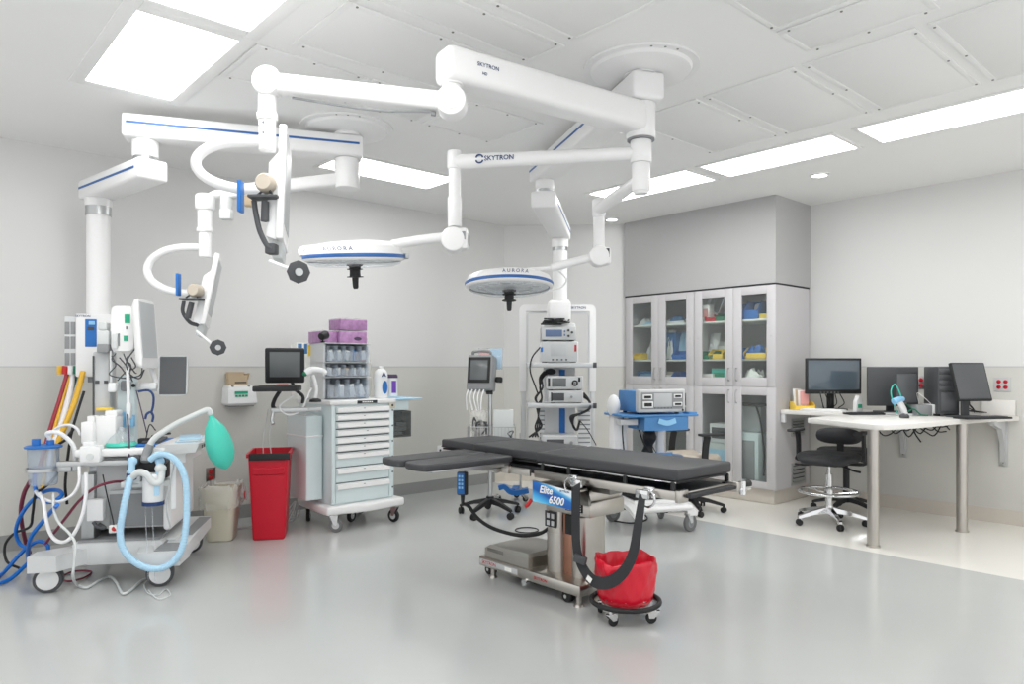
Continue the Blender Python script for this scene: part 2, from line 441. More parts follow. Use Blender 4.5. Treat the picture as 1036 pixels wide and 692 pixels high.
# ---------------------------------------------------------------- glazed cabinets (local x = along the front, y = into the wall)
def cabinet(y_hi, y_lo, low_shelf, label):
    w = y_hi - y_lo; d = WX - CF - 0.03; h = 2.255 - 0.152; sp = 1.204 - 0.152
    t = thing('glazed_cabinet', label, 'cabinet', (CF, (y_hi+y_lo)/2, 0.152), -PI/2, 'tall glazed cabinets')
    a = MB(); e = 0.02
    for s in (-1, 1): a.b2((s*w/2 - (e if s > 0 else 0), 0.021, 0), (s*w/2 + (e if s < 0 else 0), d, h), mi=0)
    a.b2((-w/2+e, d-0.02, 0), (w/2-e, d, h), mi=1)
    for z in (0, sp-0.011, h-0.022): a.b2((-w/2+e, 0.021, z), (w/2-e, d-0.02, z+0.022), mi=1)
    a.build('carcass', ['laminate_grey', 'laminate_inside'], t)
    for z in (1.763, 1.346) + ((low_shelf,) if low_shelf else ()):
        MB().b2((-w/2+e, 0.05, z-0.02), (w/2-e, d-0.02, z), 0.002).build('shelf', 'paper', t)
    for z0, z1, hz, tr, br in ((0.0, sp-0.002, 'top', 0.085, 0.075), (sp+0.002, h, 'bottom', 0.085, 0.095)):
        for s in (-1, 1):
            x0, x1 = (-w/2+0.002, -0.0015) if s < 0 else (0.0015, w/2-0.002)
            st = 0.098; D = MB()
            D.b2((x0, 0, z0), (x0+st, 0.02, z1), 0.0015); D.b2((x1-st, 0, z0), (x1, 0.02, z1), 0.0015)
            D.b2((x0+st, 0, z0), (x1-st, 0.02, z0+br), 0.0015); D.b2((x0+st, 0, z1-tr), (x1-st, 0.02, z1), 0.0015)
            door = D.build('door', 'laminate_grey', t)
            MB().b2((x0+st-0.004, 0.009, z0+br-0.004), (x1-st+0.004, 0.013, z1-tr+0.004)).build('glass_pane', 'glass_pane', door)
            hx = x1-0.045 if s < 0 else x0+0.045
            ha, hb = (z1-0.17, z1-0.035) if hz == 'top' else (z0+0.06, z0+0.195)
            MB().tube([(hx, 0, ha), (hx, -0.028, ha+0.004), (hx, -0.032, ha+0.02), (hx, -0.032, hb-0.02), (hx, -0.028, hb-0.004), (hx, 0, hb)], 0.005, n=8, sub=3).build('handle', 'alu', door)
            L = MB(); lx = x0+0.05 if s < 0 else x1-0.05
            L.cyl((lx, -0.003, (z0+z1)/2), (lx, 0.001, (z0+z1)/2), 0.008, n=10); L.build('lock', 'alu', door)
    return t
cabinet(5.56, 4.592, 0.818, 'tall grey cabinet with four glazed doors against the cut corner wall')
cabinet(4.588, 3.62, None, 'tall grey cabinet with four glazed doors next to the desk')
def grille(u0, v0, u1, v1, label):
    a, b = onY(u0, v0, CY0), onY(u1, v1, CY0); w, h = abs(b.x-a.x)*0.85, abs(a.z-b.z)
    t = thing('air_grille', label, 'grille', ((a.x+b.x)/2, CY0, (a.z+b.z)/2), 0, 'louvred grilles in the cabinet end')
    m = MB(); f_ = 0.03
    for s in (-1, 1):
        m.box((s*(w/2-f_/2), -0.004, 0), (f_, 0.008, h), 0.002); m.box((0, -0.004, s*(h/2-f_/2)), (w-2*f_, 0.008, f_), 0.002)
    m.build('frame', 'alu', t)
    MB().box((0, -0.0015, 0), (w-2*f_, 0.002, h-2*f_)).build('backing', 'dark_gap', t)
    s_ = MB()
    for k in range(4):
        z = -h/2+f_+(k+0.5)*(h-2*f_)/4
        s_.box((0, -0.009, z), (w-2*f_, 0.003, (h-2*f_)/4*0.75), M=T(0, -0.009, z) @ rotx(R(-32)) @ T(0, 0.009, -z))
    s_.build('louvres', 'alu', t)
grille(799, 424, 815, 440, 'metal louvred grille high in the cabinet end, under the desk edge')
grille(799, 469, 816, 488, 'metal louvred grille low in the cabinet end, behind the stool seat')
# ---------------------------------------------------------------- what stands on the cabinet shelves
def bin_mesh(w, d, h):                          # an open fronted hopper bin, front at -y
    m = MB(); t = 0.006
    m.b2((-w/2, -d/2, 0), (w/2, d/2, t)); m.b2((-w/2, d/2-t, 0), (w/2, d/2, h), 0.002)
    for s in (-1, 1):
        m.prism([(-d/2, 0), (d/2, 0), (d/2, h), (-d/2+d*0.35, h), (-d/2-0.02, h*0.5)], s*w/2-t/2, s*w/2+t/2, M=Matrix(((0, 0, 1, 0), (1, 0, 0, 0), (0, 1, 0, 0), (0, 0, 0, 1))))
    m.box((0, -d/2-0.006, h*0.25), (w, t, h*0.5), 0.002)
    m.b2((-w/2-0.004, -d/2+d*0.35, h-0.012), (-w/2+0.004, d/2, h)); m.b2((w/2-0.004, -d/2+d*0.35, h-0.012), (w/2+0.004, d/2, h))
    return m
def packet_mesh(w, d, h, seed, n=9):            # a soft crinkled packet
    rnd = random.Random(seed); m = MB()
    bmesh.ops.create_grid(m.bm, x_segments=n, y_segments=n, size=0.5)
    top = list(m.bm.verts)
    for v in top:
        e = (1-(2*v.co.x)**4)*(1-(2*v.co.y)**4)
        v.co = Vector((v.co.x*w*(1+rnd.uniform(-.06, .06)), v.co.y*d*(1+rnd.uniform(-.06, .06)), 0.004+h*max(0, e)*(0.7+rnd.uniform(-.28, .3))))
    geo = bmesh.ops.extrude_face_region(m.bm, geom=m.bm.faces[:])
    for v in geo['geom']:
        if isinstance(v, bmesh.types.BMVert): v.co.z = 0.0
    return m
def put(u, X, z, w=0.2):                        # a place on a shelf, seen in column u, kept clear of the cabinet ends
    y = onX(u, 371, X).y; lo, hi = (3.64, 4.568) if y < 4.59 else (4.612, 5.54)
    return (X, min(max(y, lo+w*0.53+0.012), hi-w*0.53-0.012), z)
SH = {1: 0.152+1.763, 2: 0.152+1.346, 3: 0.152+1.052+0.011}
def shelf_bin(u, X, s, w, d, h, mt, label, rz=-PI/2):
    o = solo(bin_mesh(w, d, h), 'storage_bin', mt, label, 'storage bin', put(u, X, SH[s]+0.001, w), rz, 'hopper bins in the glazed cabinets'); return o
def shelf_box(u, X, s, w, d, h, mt, label, rz=-PI/2, name='supply_box', lean=0.0, z=None, tape=None):
    t = thing(name, label, 'box', put(u, X, (SH[s] if z is None else z)+0.001, w), rz, 'supply boxes in the glazed cabinets')
    M = T(0, 0, 0) @ rotx(-lean)
    MB().b2((-w/2, -d/2, 0), (w/2, d/2, h), 0.004, M=M).build('carton', mt, t)
    MB().b2((-w*0.36, -d/2-0.0015, h*0.25), (w*0.36, -d/2+0.001, h*0.75), M=M).build('printed_panel', tape or 'paper', t)
    return t
def shelf_packet(u, X, s, w, d, h, mt, label, seed, up=0.0, rz=-PI/2):
    m = packet_mesh(w, d, h, seed)
    if up:
        bmesh.ops.transform(m.bm, matrix=rotx(up) @ T(0, d/2, 0), verts=m.bm.verts[:])
        zmin = min(v.co.z for v in m.bm.verts); bmesh.ops.translate(m.bm, vec=(0, 0, -zmin), verts=m.bm.verts[:])
    return solo(m, 'supply_packet', mt, label, 'packet', put(u, X, SH[s]+0.001, w), rz, 'soft packets in the glazed cabinets')
# first door column
shelf_packet(651, 7.12, 1, 0.22, 0.26, 0.11, 'plastic_white', 'crinkled white packet on the top shelf of the cabinet by the corner', 1)
shelf_packet(659, 6.98, 1, 0.16, 0.14, 0.05, 'hose_blue', 'flat pale blue packet in front of the crinkled white one', 2)
shelf_packet(647, 7.2, 2, 0.2, 0.3, 0.06, 'plastic_pale', 'grey white packet leaning upright behind a yellow bin', 3, R(70))
shelf_packet(658, 7.08, 2, 0.22, 0.34, 0.07, 'plastic_white', 'white packet leaning over the small yellow bin', 4, R(50))
shelf_bin(648, 6.95, 2, 0.12, 0.12, 0.08, 'yellow', 'small yellow bin on the middle shelf by the corner')
shelf_box(656, 7.12, 3, 0.25, 0.2, 0.15, 'blue_mid', 'blue supply box on the bottom shelf behind the first glazed door', tape='blue_pale')
shelf_packet(652, 6.94, 3, 0.18, 0.1, 0.06, 'paper', 'white packet in front of the blue supply box', 5)
# second door column
shelf_bin(689, 7.08, 1, 0.26, 0.24, 0.06, 'plastic_white', 'shallow white tray of blue drapes on the top shelf')
shelf_packet(687, 7.1, 1, 0.22, 0.2, 0.1, 'blue_mid', 'folded blue drape lying in the shallow white tray', 6)
shelf_packet(678, 7.02, 2, 0.1, 0.34, 0.04, 'paper', 'thin white packet standing beside the blue drape pack', 7, R(82))
shelf_box(684, 7.12, 2, 0.13, 0.2, 0.32, 'blue_mid', 'tall blue drape pack standing in the middle shelf', tape='blue')
shelf_packet(692, 7.1, 2, 0.16, 0.32, 0.06, 'hose_blue', 'pale blue soft pack standing in the royal blue bin', 8, R(80))
shelf_bin(691, 6.96, 2, 0.19, 0.14, 0.1, 'blue', 'royal blue bin below the pale blue soft pack')
shelf_box(679, 7.0, 3, 0.14, 0.14, 0.14, 'tan', 'tan cardboard box beside the lowest royal blue bin')
shelf_bin(691, 6.98, 3, 0.2, 0.18, 0.14, 'blue', 'royal blue bin on the bottom shelf beside a tan box')
# third door column
shelf_box(712, 6.98, 1, 0.1, 0.1, 0.19, 'paper', 'white carton with a pink panel beside the red bin', tape='pink')
t_ = thing('clear_box', 'tilted clear plastic box on top of the red bin', 'box', put(725, 7.12, SH[1]+0.08), -PI/2)
mm = MB(); 
for s in (-1, 1):
    mm.box((s*0.09, 0, 0.14), (0.014, 0.16, 0.24), 0.004, M=T(0, 0, 0.14) @ roty(R(24)) @ T(0, 0, -0.14)); mm.box((0, 0, 0.14+s*0.113), (0.19, 0.16, 0.014), 0.004, M=T(0, 0, 0.14) @ roty(R(24)) @ T(0, 0, -0.14))
mm.build('rim', 'plastic_white', t_)
MB().box((0, 0.02, 0.14), (0.166, 0.1, 0.21), M=T(0, 0, 0.14) @ roty(R(24)) @ T(0, 0, -0.14)).build('clear_body', 'clear_plastic', t_)
shelf_bin(723, 7.0, 1, 0.13, 0.16, 0.09, 'red', 'red bin on the top shelf below the tilted clear box')
shelf_bin(733, 7.0, 1, 0.1, 0.16, 0.09, 'green', 'green bin on the top shelf beside the red bin')
shelf_packet(713, 7.05, 2, 0.12, 0.3, 0.04, 'plastic_white', 'white packet standing in the green bin', 9, R(74))
shelf_bin(715, 6.97, 2, 0.17, 0.16, 0.09, 'green', 'green bin on the middle shelf beside a yellow bin')
shelf_box(726, 7.18, 2, 0.2, 0.12, 0.2, 'grey_light', 'grey box standing behind the yellow bin of the middle shelf')
shelf_bin(729, 6.98, 2, 0.17, 0.18, 0.11, 'yellow', 'yellow bin on the middle shelf beside a green bin')
shelf_box(731, 7.05, 3, 0.18, 0.16, 0.18, 'teal', 'teal box on the bottom shelf behind the third glazed door', tape='green_label')
shelf_box(714, 7.0, 3, 0.14, 0.14, 0.12, 'paper', 'small white carton beside the teal box', tape='pink')
shelf_packet(724, 6.93, 3, 0.2, 0.08, 0.04, 'tan', 'tan packet in front of the teal box', 10)
# fourth door column
shelf_bin(754, 7.02, 1, 0.12, 0.2, 0.18, 'blue', 'blue bin behind the fourth glazed door, beside a wider one like it')
shelf_bin(765, 7.0, 1, 0.16, 0.2, 0.19, 'blue', 'wider blue bin between another blue bin and a yellow bin')
shelf_packet(766, 7.03, 1, 0.12, 0.2, 0.03, 'paper', 'white packet sticking out of the wider blue bin', 11, R(66))
shelf_bin(776, 7.02, 1, 0.12, 0.2, 0.1, 'yellow', 'yellow bin on the top shelf against the cabinet end')
shelf_packet(777, 7.1, 1, 0.12, 0.3, 0.05, 'plastic_white', 'white packet standing in the yellow bin of the top shelf', 12, R(78))
shelf_bin(754, 6.97, 2, 0.13, 0.18, 0.12, 'blue', 'small blue bin on the middle shelf beside a wide yellow bin')
shelf_bin(769, 6.98, 2, 0.25, 0.2, 0.12, 'yellow', 'wide yellow bin on the middle shelf nearest the desk')
shelf_packet(766, 7.0, 2, 0.2, 0.14, 0.17, 'blue', 'blue wrapped packet heaped in the wide yellow bin', 13)
shelf_packet(764, 7.0, 3, 0.24, 0.24, 0.2, 'paper', 'crumpled white bag on the bottom shelf behind the fourth door', 14)
shelf_box(774, 6.98, 3, 0.1, 0.14, 0.05, 'paper', 'flat white box beside the crumpled white bag', tape='tan')
# equipment at the bottom of the cabinets
p = put(731, 7.1, 0.152+0.023, 0.5)
t = thing('equipment_case', 'pale case standing in the cabinet bottom under a small device', 'case', p, -PI/2)
MB().b2((-0.24, -0.2, 0), (0.24, 0.2, 0.4), 0.01).build('shell', 'plastic_pale', t); MB().b2((-0.2, -0.206, 0.05), (0.2, -0.199, 0.34), 0.002).build('front_panel', 'hose_blue', t)
t = thing('small_recorder', 'small white device with a dark screen on the pale case', 'device', (p[0], p[1], 0.152+0.4245), -PI/2)
MB().b2((-0.16, -0.17, 0), (0.18, 0.17, 0.21), 0.008).build('shell', 'plastic_white', t); MB().b2((-0.13, -0.175, 0.05), (0.15, -0.168, 0.17), 0.003).build('screen', 'charcoal', t)
p = put(763, 7.1, 0.152+0.023, 0.46)
t = thing('floor_console', 'pale green cabinet unit on the floor of the cabinet by the desk', 'device', p, -PI/2)
MB().b2((-0.22, -0.2, 0), (0.16, 0.2, 0.54), 0.008).build('shell', 'enamel_cool', t); MB().b2((-0.07, -0.206, 0.05), (0.12, -0.199, 0.46), 0.003).build('grille_panel', 'grey_mid', t)
t = thing('device_tray', 'black topped tray with cables behind the glazed door by the desk', 'tray', (p[0]+0.02, p[1]+0.02, 0.152+0.5645), -PI/2)
MB().b2((-0.2, -0.16, 0.28), (0.2, 0.16, 0.3), 0.005).build('top', 'black', t); MB().b2((-0.14, -0.1, 0), (0.14, 0.14, 0.27), 0.01).build('shell', 'grey_light', t)
MB().tube([(0.1, -0.12, 0.28), (0.17, -0.15, 0.1), (0.195, -0.13, -0.2), (0.19, -0.12, -0.45)], 0.01).build('cable', 'black', t)
p = put(688, 7.1, 0.152+0.818, 0.4)
t = thing('shelf_monitor', 'grey device on the low shelf behind the blue topped cart', 'device', (p[0], p[1], p[2]+0.001), -PI/2)
MB().b2((-0.2, -0.15, 0), (0.2, 0.15, 0.18), 0.01).build('shell', 'grey_mid', t); MB().b2((-0.15, -0.155, 0.04), (0.15, -0.149, 0.14), 0.003).build('screen', 'charcoal', t)
# ---------------------------------------------------------------- desk by the long right wall
DZ = 0.975
t = thing('desk', 'white peninsula desk on steel posts along the right wall', 'desk', (6.6, 2.3, 0))
pk = [(5.97, 2.87), (5.705, 2.30), (5.68, 2.21), (5.70, 2.15), (5.78, 2.11), (6.1, 2.03), (6.5, 1.99), (6.79, 1.955), (7.2, 1.86), (7.585, 1.72), (7.585, 2.94), (7.3, 2.93), (6.7, 2.89)]
m = MB(); m.prism(pk, DZ-0.042, DZ, 0.004)
m.build('worktop', 'worktop', t, world=True)
for x, y in ((5.864, 2.29), (6.965, 1.99)):
    l = MB(); l.cyl((x, y, 0.012), (x, y, DZ-0.042), 0.043, n=32); l.cyl((x, y, 0), (x, y, 0.014), 0.052, n=32); l.cyl((x, y, DZ-0.046), (x, y, DZ-0.042), 0.055, n=32)
    l.build('leg', 'steel', t, world=True)
t2 = thing('desk', 'white side desk between the cabinet end and the peninsula', 'desk', (7.25, 3.28, 0))
MB().b2((6.92, 2.95, DZ-0.042), (7.588, 3.612, DZ), 0.004).build('worktop', 'worktop', t2, world=True)
MB().b2((6.93, 3.57, DZ-0.13), (6.97, 3.612, DZ-0.035), 0.004).build('bracket', 'plastic_white', t2, world=True)
m = MB().b2((7.55, 1.745, DZ+0.001), (7.592, 2.0, 1.115), 0.004)
solo(m, 'backsplash', 'worktop', 'low white upstand along the wall behind the desk end', 'upstand', (7.57, 1.4, DZ), world=True)
def bracket(y, label, l=0.42):
    t = thing('desk_bracket', label, 'bracket', (WX, y, DZ-0.036), 0, 'desk wall brackets')
    MB().b2((-0.014, -0.035, -l), (-0.001, 0.035, 0), 0.003).build('back_plate', 'alu', t)
    b = MB(); b.prism([(-0.015, 0), (-0.36, 0), (-0.36, -0.03), (-0.14, -0.08), (-0.05, -0.2), (-0.03, -l+0.06), (-0.015, -l+0.04)], -0.02, 0.02, M=Matrix(((1, 0, 0, 0), (0, 0, -1, 0), (0, 1, 0, 0), (0, 0, 0, 1))))
    b.build('gusset', 'grey_light', t)
    for k in range(2): MB().cyl((-0.0165, 0, -l+0.03+k*0.02), (-0.012, 0, -l+0.03+k*0.02), 0.006, n=8).build('screw', 'steel_dark', t)
bracket(1.84, 'grey wall bracket under the desk end at the picture edge')
bracket(2.68, 'grey wall bracket under the desk between its two posts')
# ---------------------------------------------------------------- wall sockets
def socket_plate(name, label, loc, rz, w, h, plate, holes, hm='ink_red', sc='plates on the walls'):
    t = thing(name, label, 'wall socket', loc, rz, sc)                       # local -y comes out of the wall
    MB().box((0, -0.004, 0), (w, 0.006, h), 0.002).build('plate', plate, t)
    for x, z, r_ in holes:
        q = MB(); q.lathe([(r_, 0), (r_, 0.004), (r_*0.85, 0.006), (0, 0.006)], M=T(x, -0.007, z) @ rotx(PI/2), n=16); o = q.build('receptacle', hm, t)
        s = MB(); s.box((x-r_*0.35, -0.0135, z), (r_*0.16, 0.002, r_*0.6)); s.box((x+r_*0.35, -0.0135, z), (r_*0.16, 0.002, r_*0.6)); s.build('slots', 'black', o)
    return t
socket_plate('power_socket', 'steel plate with four red sockets above the desk end', (WX, 1.85, 1.255), -PI/2, 0.13, 0.125, 'grey_light', [(-0.026, 0.024, 0.018), (0.026, 0.024, 0.018), (-0.026, -0.024, 0.018), (0.026, -0.024, 0.018)], 'red')
socket_plate('data_socket', 'pale plate with one dark port between the computer tower and small screen', (WX, 2.395, 1.265), -PI/2, 0.075, 0.12, 'plastic_white', [(0, 0, 0.014)], 'black')
socket_plate('power_socket', 'plate with red sockets half hidden behind the small dark screen', (WX, 2.52, 1.26), -PI/2, 0.08, 0.13, 'alu', [(0, 0.026, 0.02), (0, -0.026, 0.02)], 'red')
socket_plate('power_socket', 'grey plate on the wall just beside the reflective desk screen', (WX, 2.99, 1.23), -PI/2, 0.075, 0.17, 'grey_mid', [(0, 0.03, 0.016), (0, -0.03, 0.016)], 'charcoal')
beige_socket = socket_plate('power_socket', 'dark red socket plate on the wall above the beige waste bin', onY(213, 480, WY), 0, 0.085, 0.125, 'steel_dark', [(0, 0.028, 0.021), (0, -0.028, 0.021)], 'ink_red')
socket_plate('data_socket', 'small white socket plate low on the wall behind the arm boards', onY(445, 455.5, WY), 0, 0.075, 0.115, 'plastic_white', [(0, 0, 0.014)], 'black')
# ---------------------------------------------------------------- screens and things on the desk
def screen(name, label, loc, right, w, h, base_z, depth=0.03, frame='black', face='screen_mirror', bez=0.022, tilt=0.0, chin=0.02, stand=True, group=None, back=None):
    rz = math.atan2(right.y, right.x)
    t = thing(name, label, 'screen', (loc[0], loc[1], base_z), rz, group)
    zc = loc[2] - base_z; M = T(0, 0, zc) @ rotx(-tilt)
    m = MB(); m.box((0, depth*0.5, 0), (w, depth, h), 0.006, M=M)
    m.box((0, depth+0.012, -h*0.05), (w*0.6, 0.03, h*0.6), 0.012, M=M)
    o = m.build('housing', back or frame, t)
    q = MB(); q.box((0, -0.001, chin/2), (w-2*bez, 0.003, h-2*bez-chin), 0.001, M=M); q.build('display', face, o)
    if stand:
        s = MB(); s.box((0, depth+0.045, zc*0.5+0.02), (0.07, 0.03, zc+0.02), 0.008); s.box((0, depth+0.03, zc), (0.08, 0.05, 0.08), 0.006)
        s.build('stand', frame, t)
        b = MB(); b.box((0, 0.06, 0.008), (0.26, 0.19, 0.016), 0.007); b.build('foot', frame, t)
    return t, M
DT = DZ + 0.001; rzc_ = math.atan2(RY, RX)
s1, M1 = screen('desk_screen', 'black desk screen reflecting the room, beside the cabinet', P(843.5, 380.5, 7.2), RIGHT, 0.56, 0.36, DT, group='desk screens')
k = MB()
for i in range(6): k.box((-0.13+i*0.035, -0.003, -0.165), (0.012, 0.004, 0.005), M=M1)
k.build('buttons', 'grey_mid', s1)
c_ = MB()
for i in range(5):
    x = -0.1+0.05*i; c_.tube([(x, 0.08, 0.16), (x+0.02*math.sin(i*2), 0.03, 0.07), (x+0.03*math.cos(i), 0.07, 0.02), (x+0.05, 0.1, 0.01)], 0.005, n=6)
c_.build('cable', 'black', s1)
screen('desk_screen', 'plain dark screen seen from behind, largest on the desk', onX(903.5, 391, 7.2), (RIGHT*0.97+FWD*-0.1), 0.46, 0.37, DT, frame='charcoal', back='charcoal', face='charcoal', bez=0.01, chin=0, group='desk screens')
screen('desk_screen', 'small dark square screen in front of the larger plain one', onX(917.5, 393, 6.98), (RIGHT*0.98+FWD*0.05), 0.19, 0.26, DT, frame='grey_light', back='charcoal', face='screen_dark', bez=0.004, chin=0, group='desk screens', depth=0.022)
screen('desk_screen', 'dark desk screen turned and leaning back beside the computer tower', onX(983, 386, 7.03), (RIGHT*0.986+FWD*0.165), 0.33, 0.34, DT, frame='charcoal', back='black', face='screen_dark', bez=0.012, chin=0.006, tilt=R(16), group='desk screens')
p = onX(952, 400, 7.22)
t = thing('computer_tower', 'upright dark computer tower beside the turned desk screen', 'computer', (p.x, p.y, DT), math.atan2(RY, RX)-0.25)
MB().b2((-0.085, -0.2, 0.02), (0.085, 0.2, 0.44), 0.01).build('case', 'charcoal', t)
m = MB()
for i in range(4): m.box((0, -0.203, 0.4-i*0.05), (0.145, 0.008, 0.04), 0.003)
m.box((0, -0.203, 0.13), (0.12, 0.008, 0.16), 0.004); m.build('front_bays', 'screen_dark', t)
m = MB(); m.b2((-0.1, -0.15, 0), (-0.05, 0.15, 0.02), 0.004); m.b2((0.05, -0.15, 0), (0.1, 0.15, 0.02), 0.004); m.build('feet', 'black', t)
m = MB()
for i in range(6):
    a = i*1.1; m.tube([(0.08, -0.1, 0.2+0.02*i), (0.16+0.03*math.sin(a), -0.1, 0.14), (0.2+0.04*math.cos(a), -0.05, 0.07+0.02*math.sin(a)), (0.26+0.02*i, -0.02, 0.03)], 0.0045, n=6)
m.build('cable', 'black', t)
p = onX(994, 417.5, 6.98)
def keyboard(label, p, rz, w, d, mt, key, group='desk keyboards'):
    t = thing('keyboard', label, 'keyboard', (p.x, p.y, DT), rz, group)
    MB().b2((-w/2, -d/2, 0), (w/2, d/2, 0.017), 0.005).build('body', mt, t)
    k = MB()
    for r_ in range(4):
        for c in range(14): k.box((-w/2+0.02+(c+0.5)*(w-0.04)/14, -d/2+0.02+(r_+0.5)*(d-0.04)/4, 0.018), ((w-0.04)/14*0.82, (d-0.04)/4*0.8, 0.006), 0)
    k.build('keys', key, t); return t
keyboard('black keyboard lying in front of the turned desk screen', p, math.atan2(RY, RX)+0.2, 0.44, 0.16, 'black', 'charcoal')
keyboard('black keyboard beside the grey mouse on the desk corner', G(874, 419.5, DZ), math.atan2(RY, RX)+0.1, 0.33, 0.14, 'black', 'black_soft')
p = G(830, 411.2, DZ); p.x = min(p.x, 7.16); p.y = 3.33
keyboard('white keyboard on the side desk below the reflective screen', Vector((7.03, 3.22, 0)), -PI/2+0.1, 0.4, 0.17, 'plastic_white', 'paper')
t = thing('computer_mouse', 'dark grey mouse at the front corner of the desk', 'mouse', (*G(915, 423, DZ).xy, DT), -0.9)
m = MB(); m.sph((0, 0, 0.012), 0.06, (0.62, 1.0, 0.45), n=20)
bmesh.ops.bisect_plane(m.bm, geom=m.bm.verts[:]+m.bm.edges[:]+m.bm.faces[:], plane_co=(0, 0, 0), plane_no=(0, 0, -1), clear_outer=True)
m.build('shell', 'charcoal', t); MB().cyl((0, -0.035, 0.033), (0, -0.02, 0.0385), 0.006, n=8).build('wheel', 'grey_light', t)
t = thing('tray_bin', 'yellow bin of papers on the side desk against the cabinet', 'storage bin', (7.08, 3.46, DT), rzc_)
o = bin_mesh(0.2, 0.13, 0.085).build('shell', 'yellow', t)
for i in range(4): MB().box((-0.03+0.015*i, 0.02-0.015*i, 0.12), (0.085, 0.004, 0.2-0.02*i), 0.001, M=T(0, 0, 0.02) @ rotx(R(-12+3*i)) @ T(0, 0, -0.02)).build('paper_sheet', ['paper', 'beige', 'paper', 'pink'][i], t)
t = thing('wipe_pack', 'small white pack with a teal label standing by the reflective screen', 'pack', (*G(873.5, 413, DZ).xy, DT), math.atan2(RY, RX)+0.3)
t.location = (7.22, 2.965, DT); t.scale = (0.8, 0.8, 0.75)
MB().prism([(-0.05, 0), (0.05, 0), (0.055, 0.11), (0.03, 0.19), (-0.01, 0.21), (-0.045, 0.13)], -0.03, 0.03, 0.008, M=Matrix(((1, 0, 0, 0), (0, 0, -1, 0), (0, 1, 0, 0), (0, 0, 0, 1)))).build('body', 'plastic_white', t)
MB().box((0.005, -0.031, 0.07), (0.06, 0.003, 0.05)).build('printed_panel', 'green_label', t)
p = onX(936, 417, 7.1)
t = thing('label_printer', 'white and grey label printer in front of the wall plates', 'printer', (p.x, p.y, DT), math.atan2(RY, RX))
MB().b2((-0.12, -0.08, 0), (0.02, 0.09, 0.095), 0.008).build('grey_shell', 'grey_mid', t); MB().b2((0.02, -0.09, 0), (0.12, 0.09, 0.1), 0.01).build('white_shell', 'plastic_white', t)
MB().box((0.07, -0.092, 0.06), (0.05, 0.004, 0.03)).build('outlet_slot', 'pink', t)
MB().tube([(-0.02, 0.06, 0.1), (-0.06, 0.02, 0.2), (-0.02, -0.02, 0.16), (0.05, 0.0, 0.105)], 0.003, n=6).build('paper_strip', 'paper', t)
p = G(906, 420, DZ)
t = thing('barcode_scanner', 'white and blue hand scanner on a stand in front of dark screens', 'scanner', (p.x-0.07, p.y-0.05, DT), math.atan2(RY, RX))
m = MB(); m.tube([(0.07, 0.02, 0.01), (0.04, 0.0, 0.07), (0.0, -0.01, 0.13)], 0.026, n=12); m.build('grip', 'plastic_white', t)
m = MB(); m.tube([(-0.06, -0.03, 0.125), (-0.01, -0.02, 0.145), (0.04, 0, 0.15)], lambda q: 0.03-0.008*q, n=14, flat=None); m.build('head', 'blue_pale', t)
m = MB(); m.box((0.06, 0.02, 0.008), (0.1, 0.1, 0.016), 0.006); m.build('foot', 'plastic_pale', t)
m = MB(); m.tube([(0.02, 0.06, 0.02), (-0.03, 0.07, 0.2), (0.0, 0.06, 0.28), (0.04, 0.05, 0.2), (0.06, 0.04, 0.1)], 0.006, n=8); m.build('cable', 'teal', t)
m = MB(); m.tube([(0.07, 0.0, 0.03), (0.12, -0.03, 0.06), (0.16, -0.05, 0.02), (0.2, -0.03, 0.006), (0.24, -0.05, 0.006)], 0.006, n=8); m.build('cable', 'hose_green', t)
t = thing('document_holder', 'small black box with leads sloping beside the hand scanner', 'box', (*G(922, 420, DZ).xy, DT), math.atan2(RY, RX)-0.5)
MB().prism([(-0.07, 0), (0.05, 0), (0.05, 0.03), (-0.05, 0.1), (-0.07, 0.1)], -0.035, 0.035, 0.006, M=Matrix(((1, 0, 0, 0), (0, 0, -1, 0), (0, 1, 0, 0), (0, 0, 0, 1)))).build('body', 'black', t)
MB().tube([(-0.05, -0.02, 0.1), (-0.02, -0.05, 0.08), (0.05, -0.05, 0.03), (0.09, -0.05, 0.004)], 0.004, n=6).build('cable', 'hose_green', t)
# cables hanging below the desk
rnd = random.Random(3); m = MB()
for i in range(4):
    x0 = 6.75+0.06*i; pts = []
    for k in range(9): pts.append((x0+0.11*k*0.6-0.05*i, 2.55-0.05*k+0.03*i, DZ-0.06-abs(math.sin(k*1.2+i))*(0.05+0.03*i)))
    m.tube(pts, 0.006, n=6, sub=4)
m.tube([(7.0, 2.4, DZ-0.06), (7.02, 2.38, DZ-0.16), (7.05, 2.34, DZ-0.24)], 0.007, n=6)
solo(m, 'cable_loop', 'black', 'black cables hanging in loops under the desk', 'cables', (7.0, 2.4, DZ-0.05), world=True)
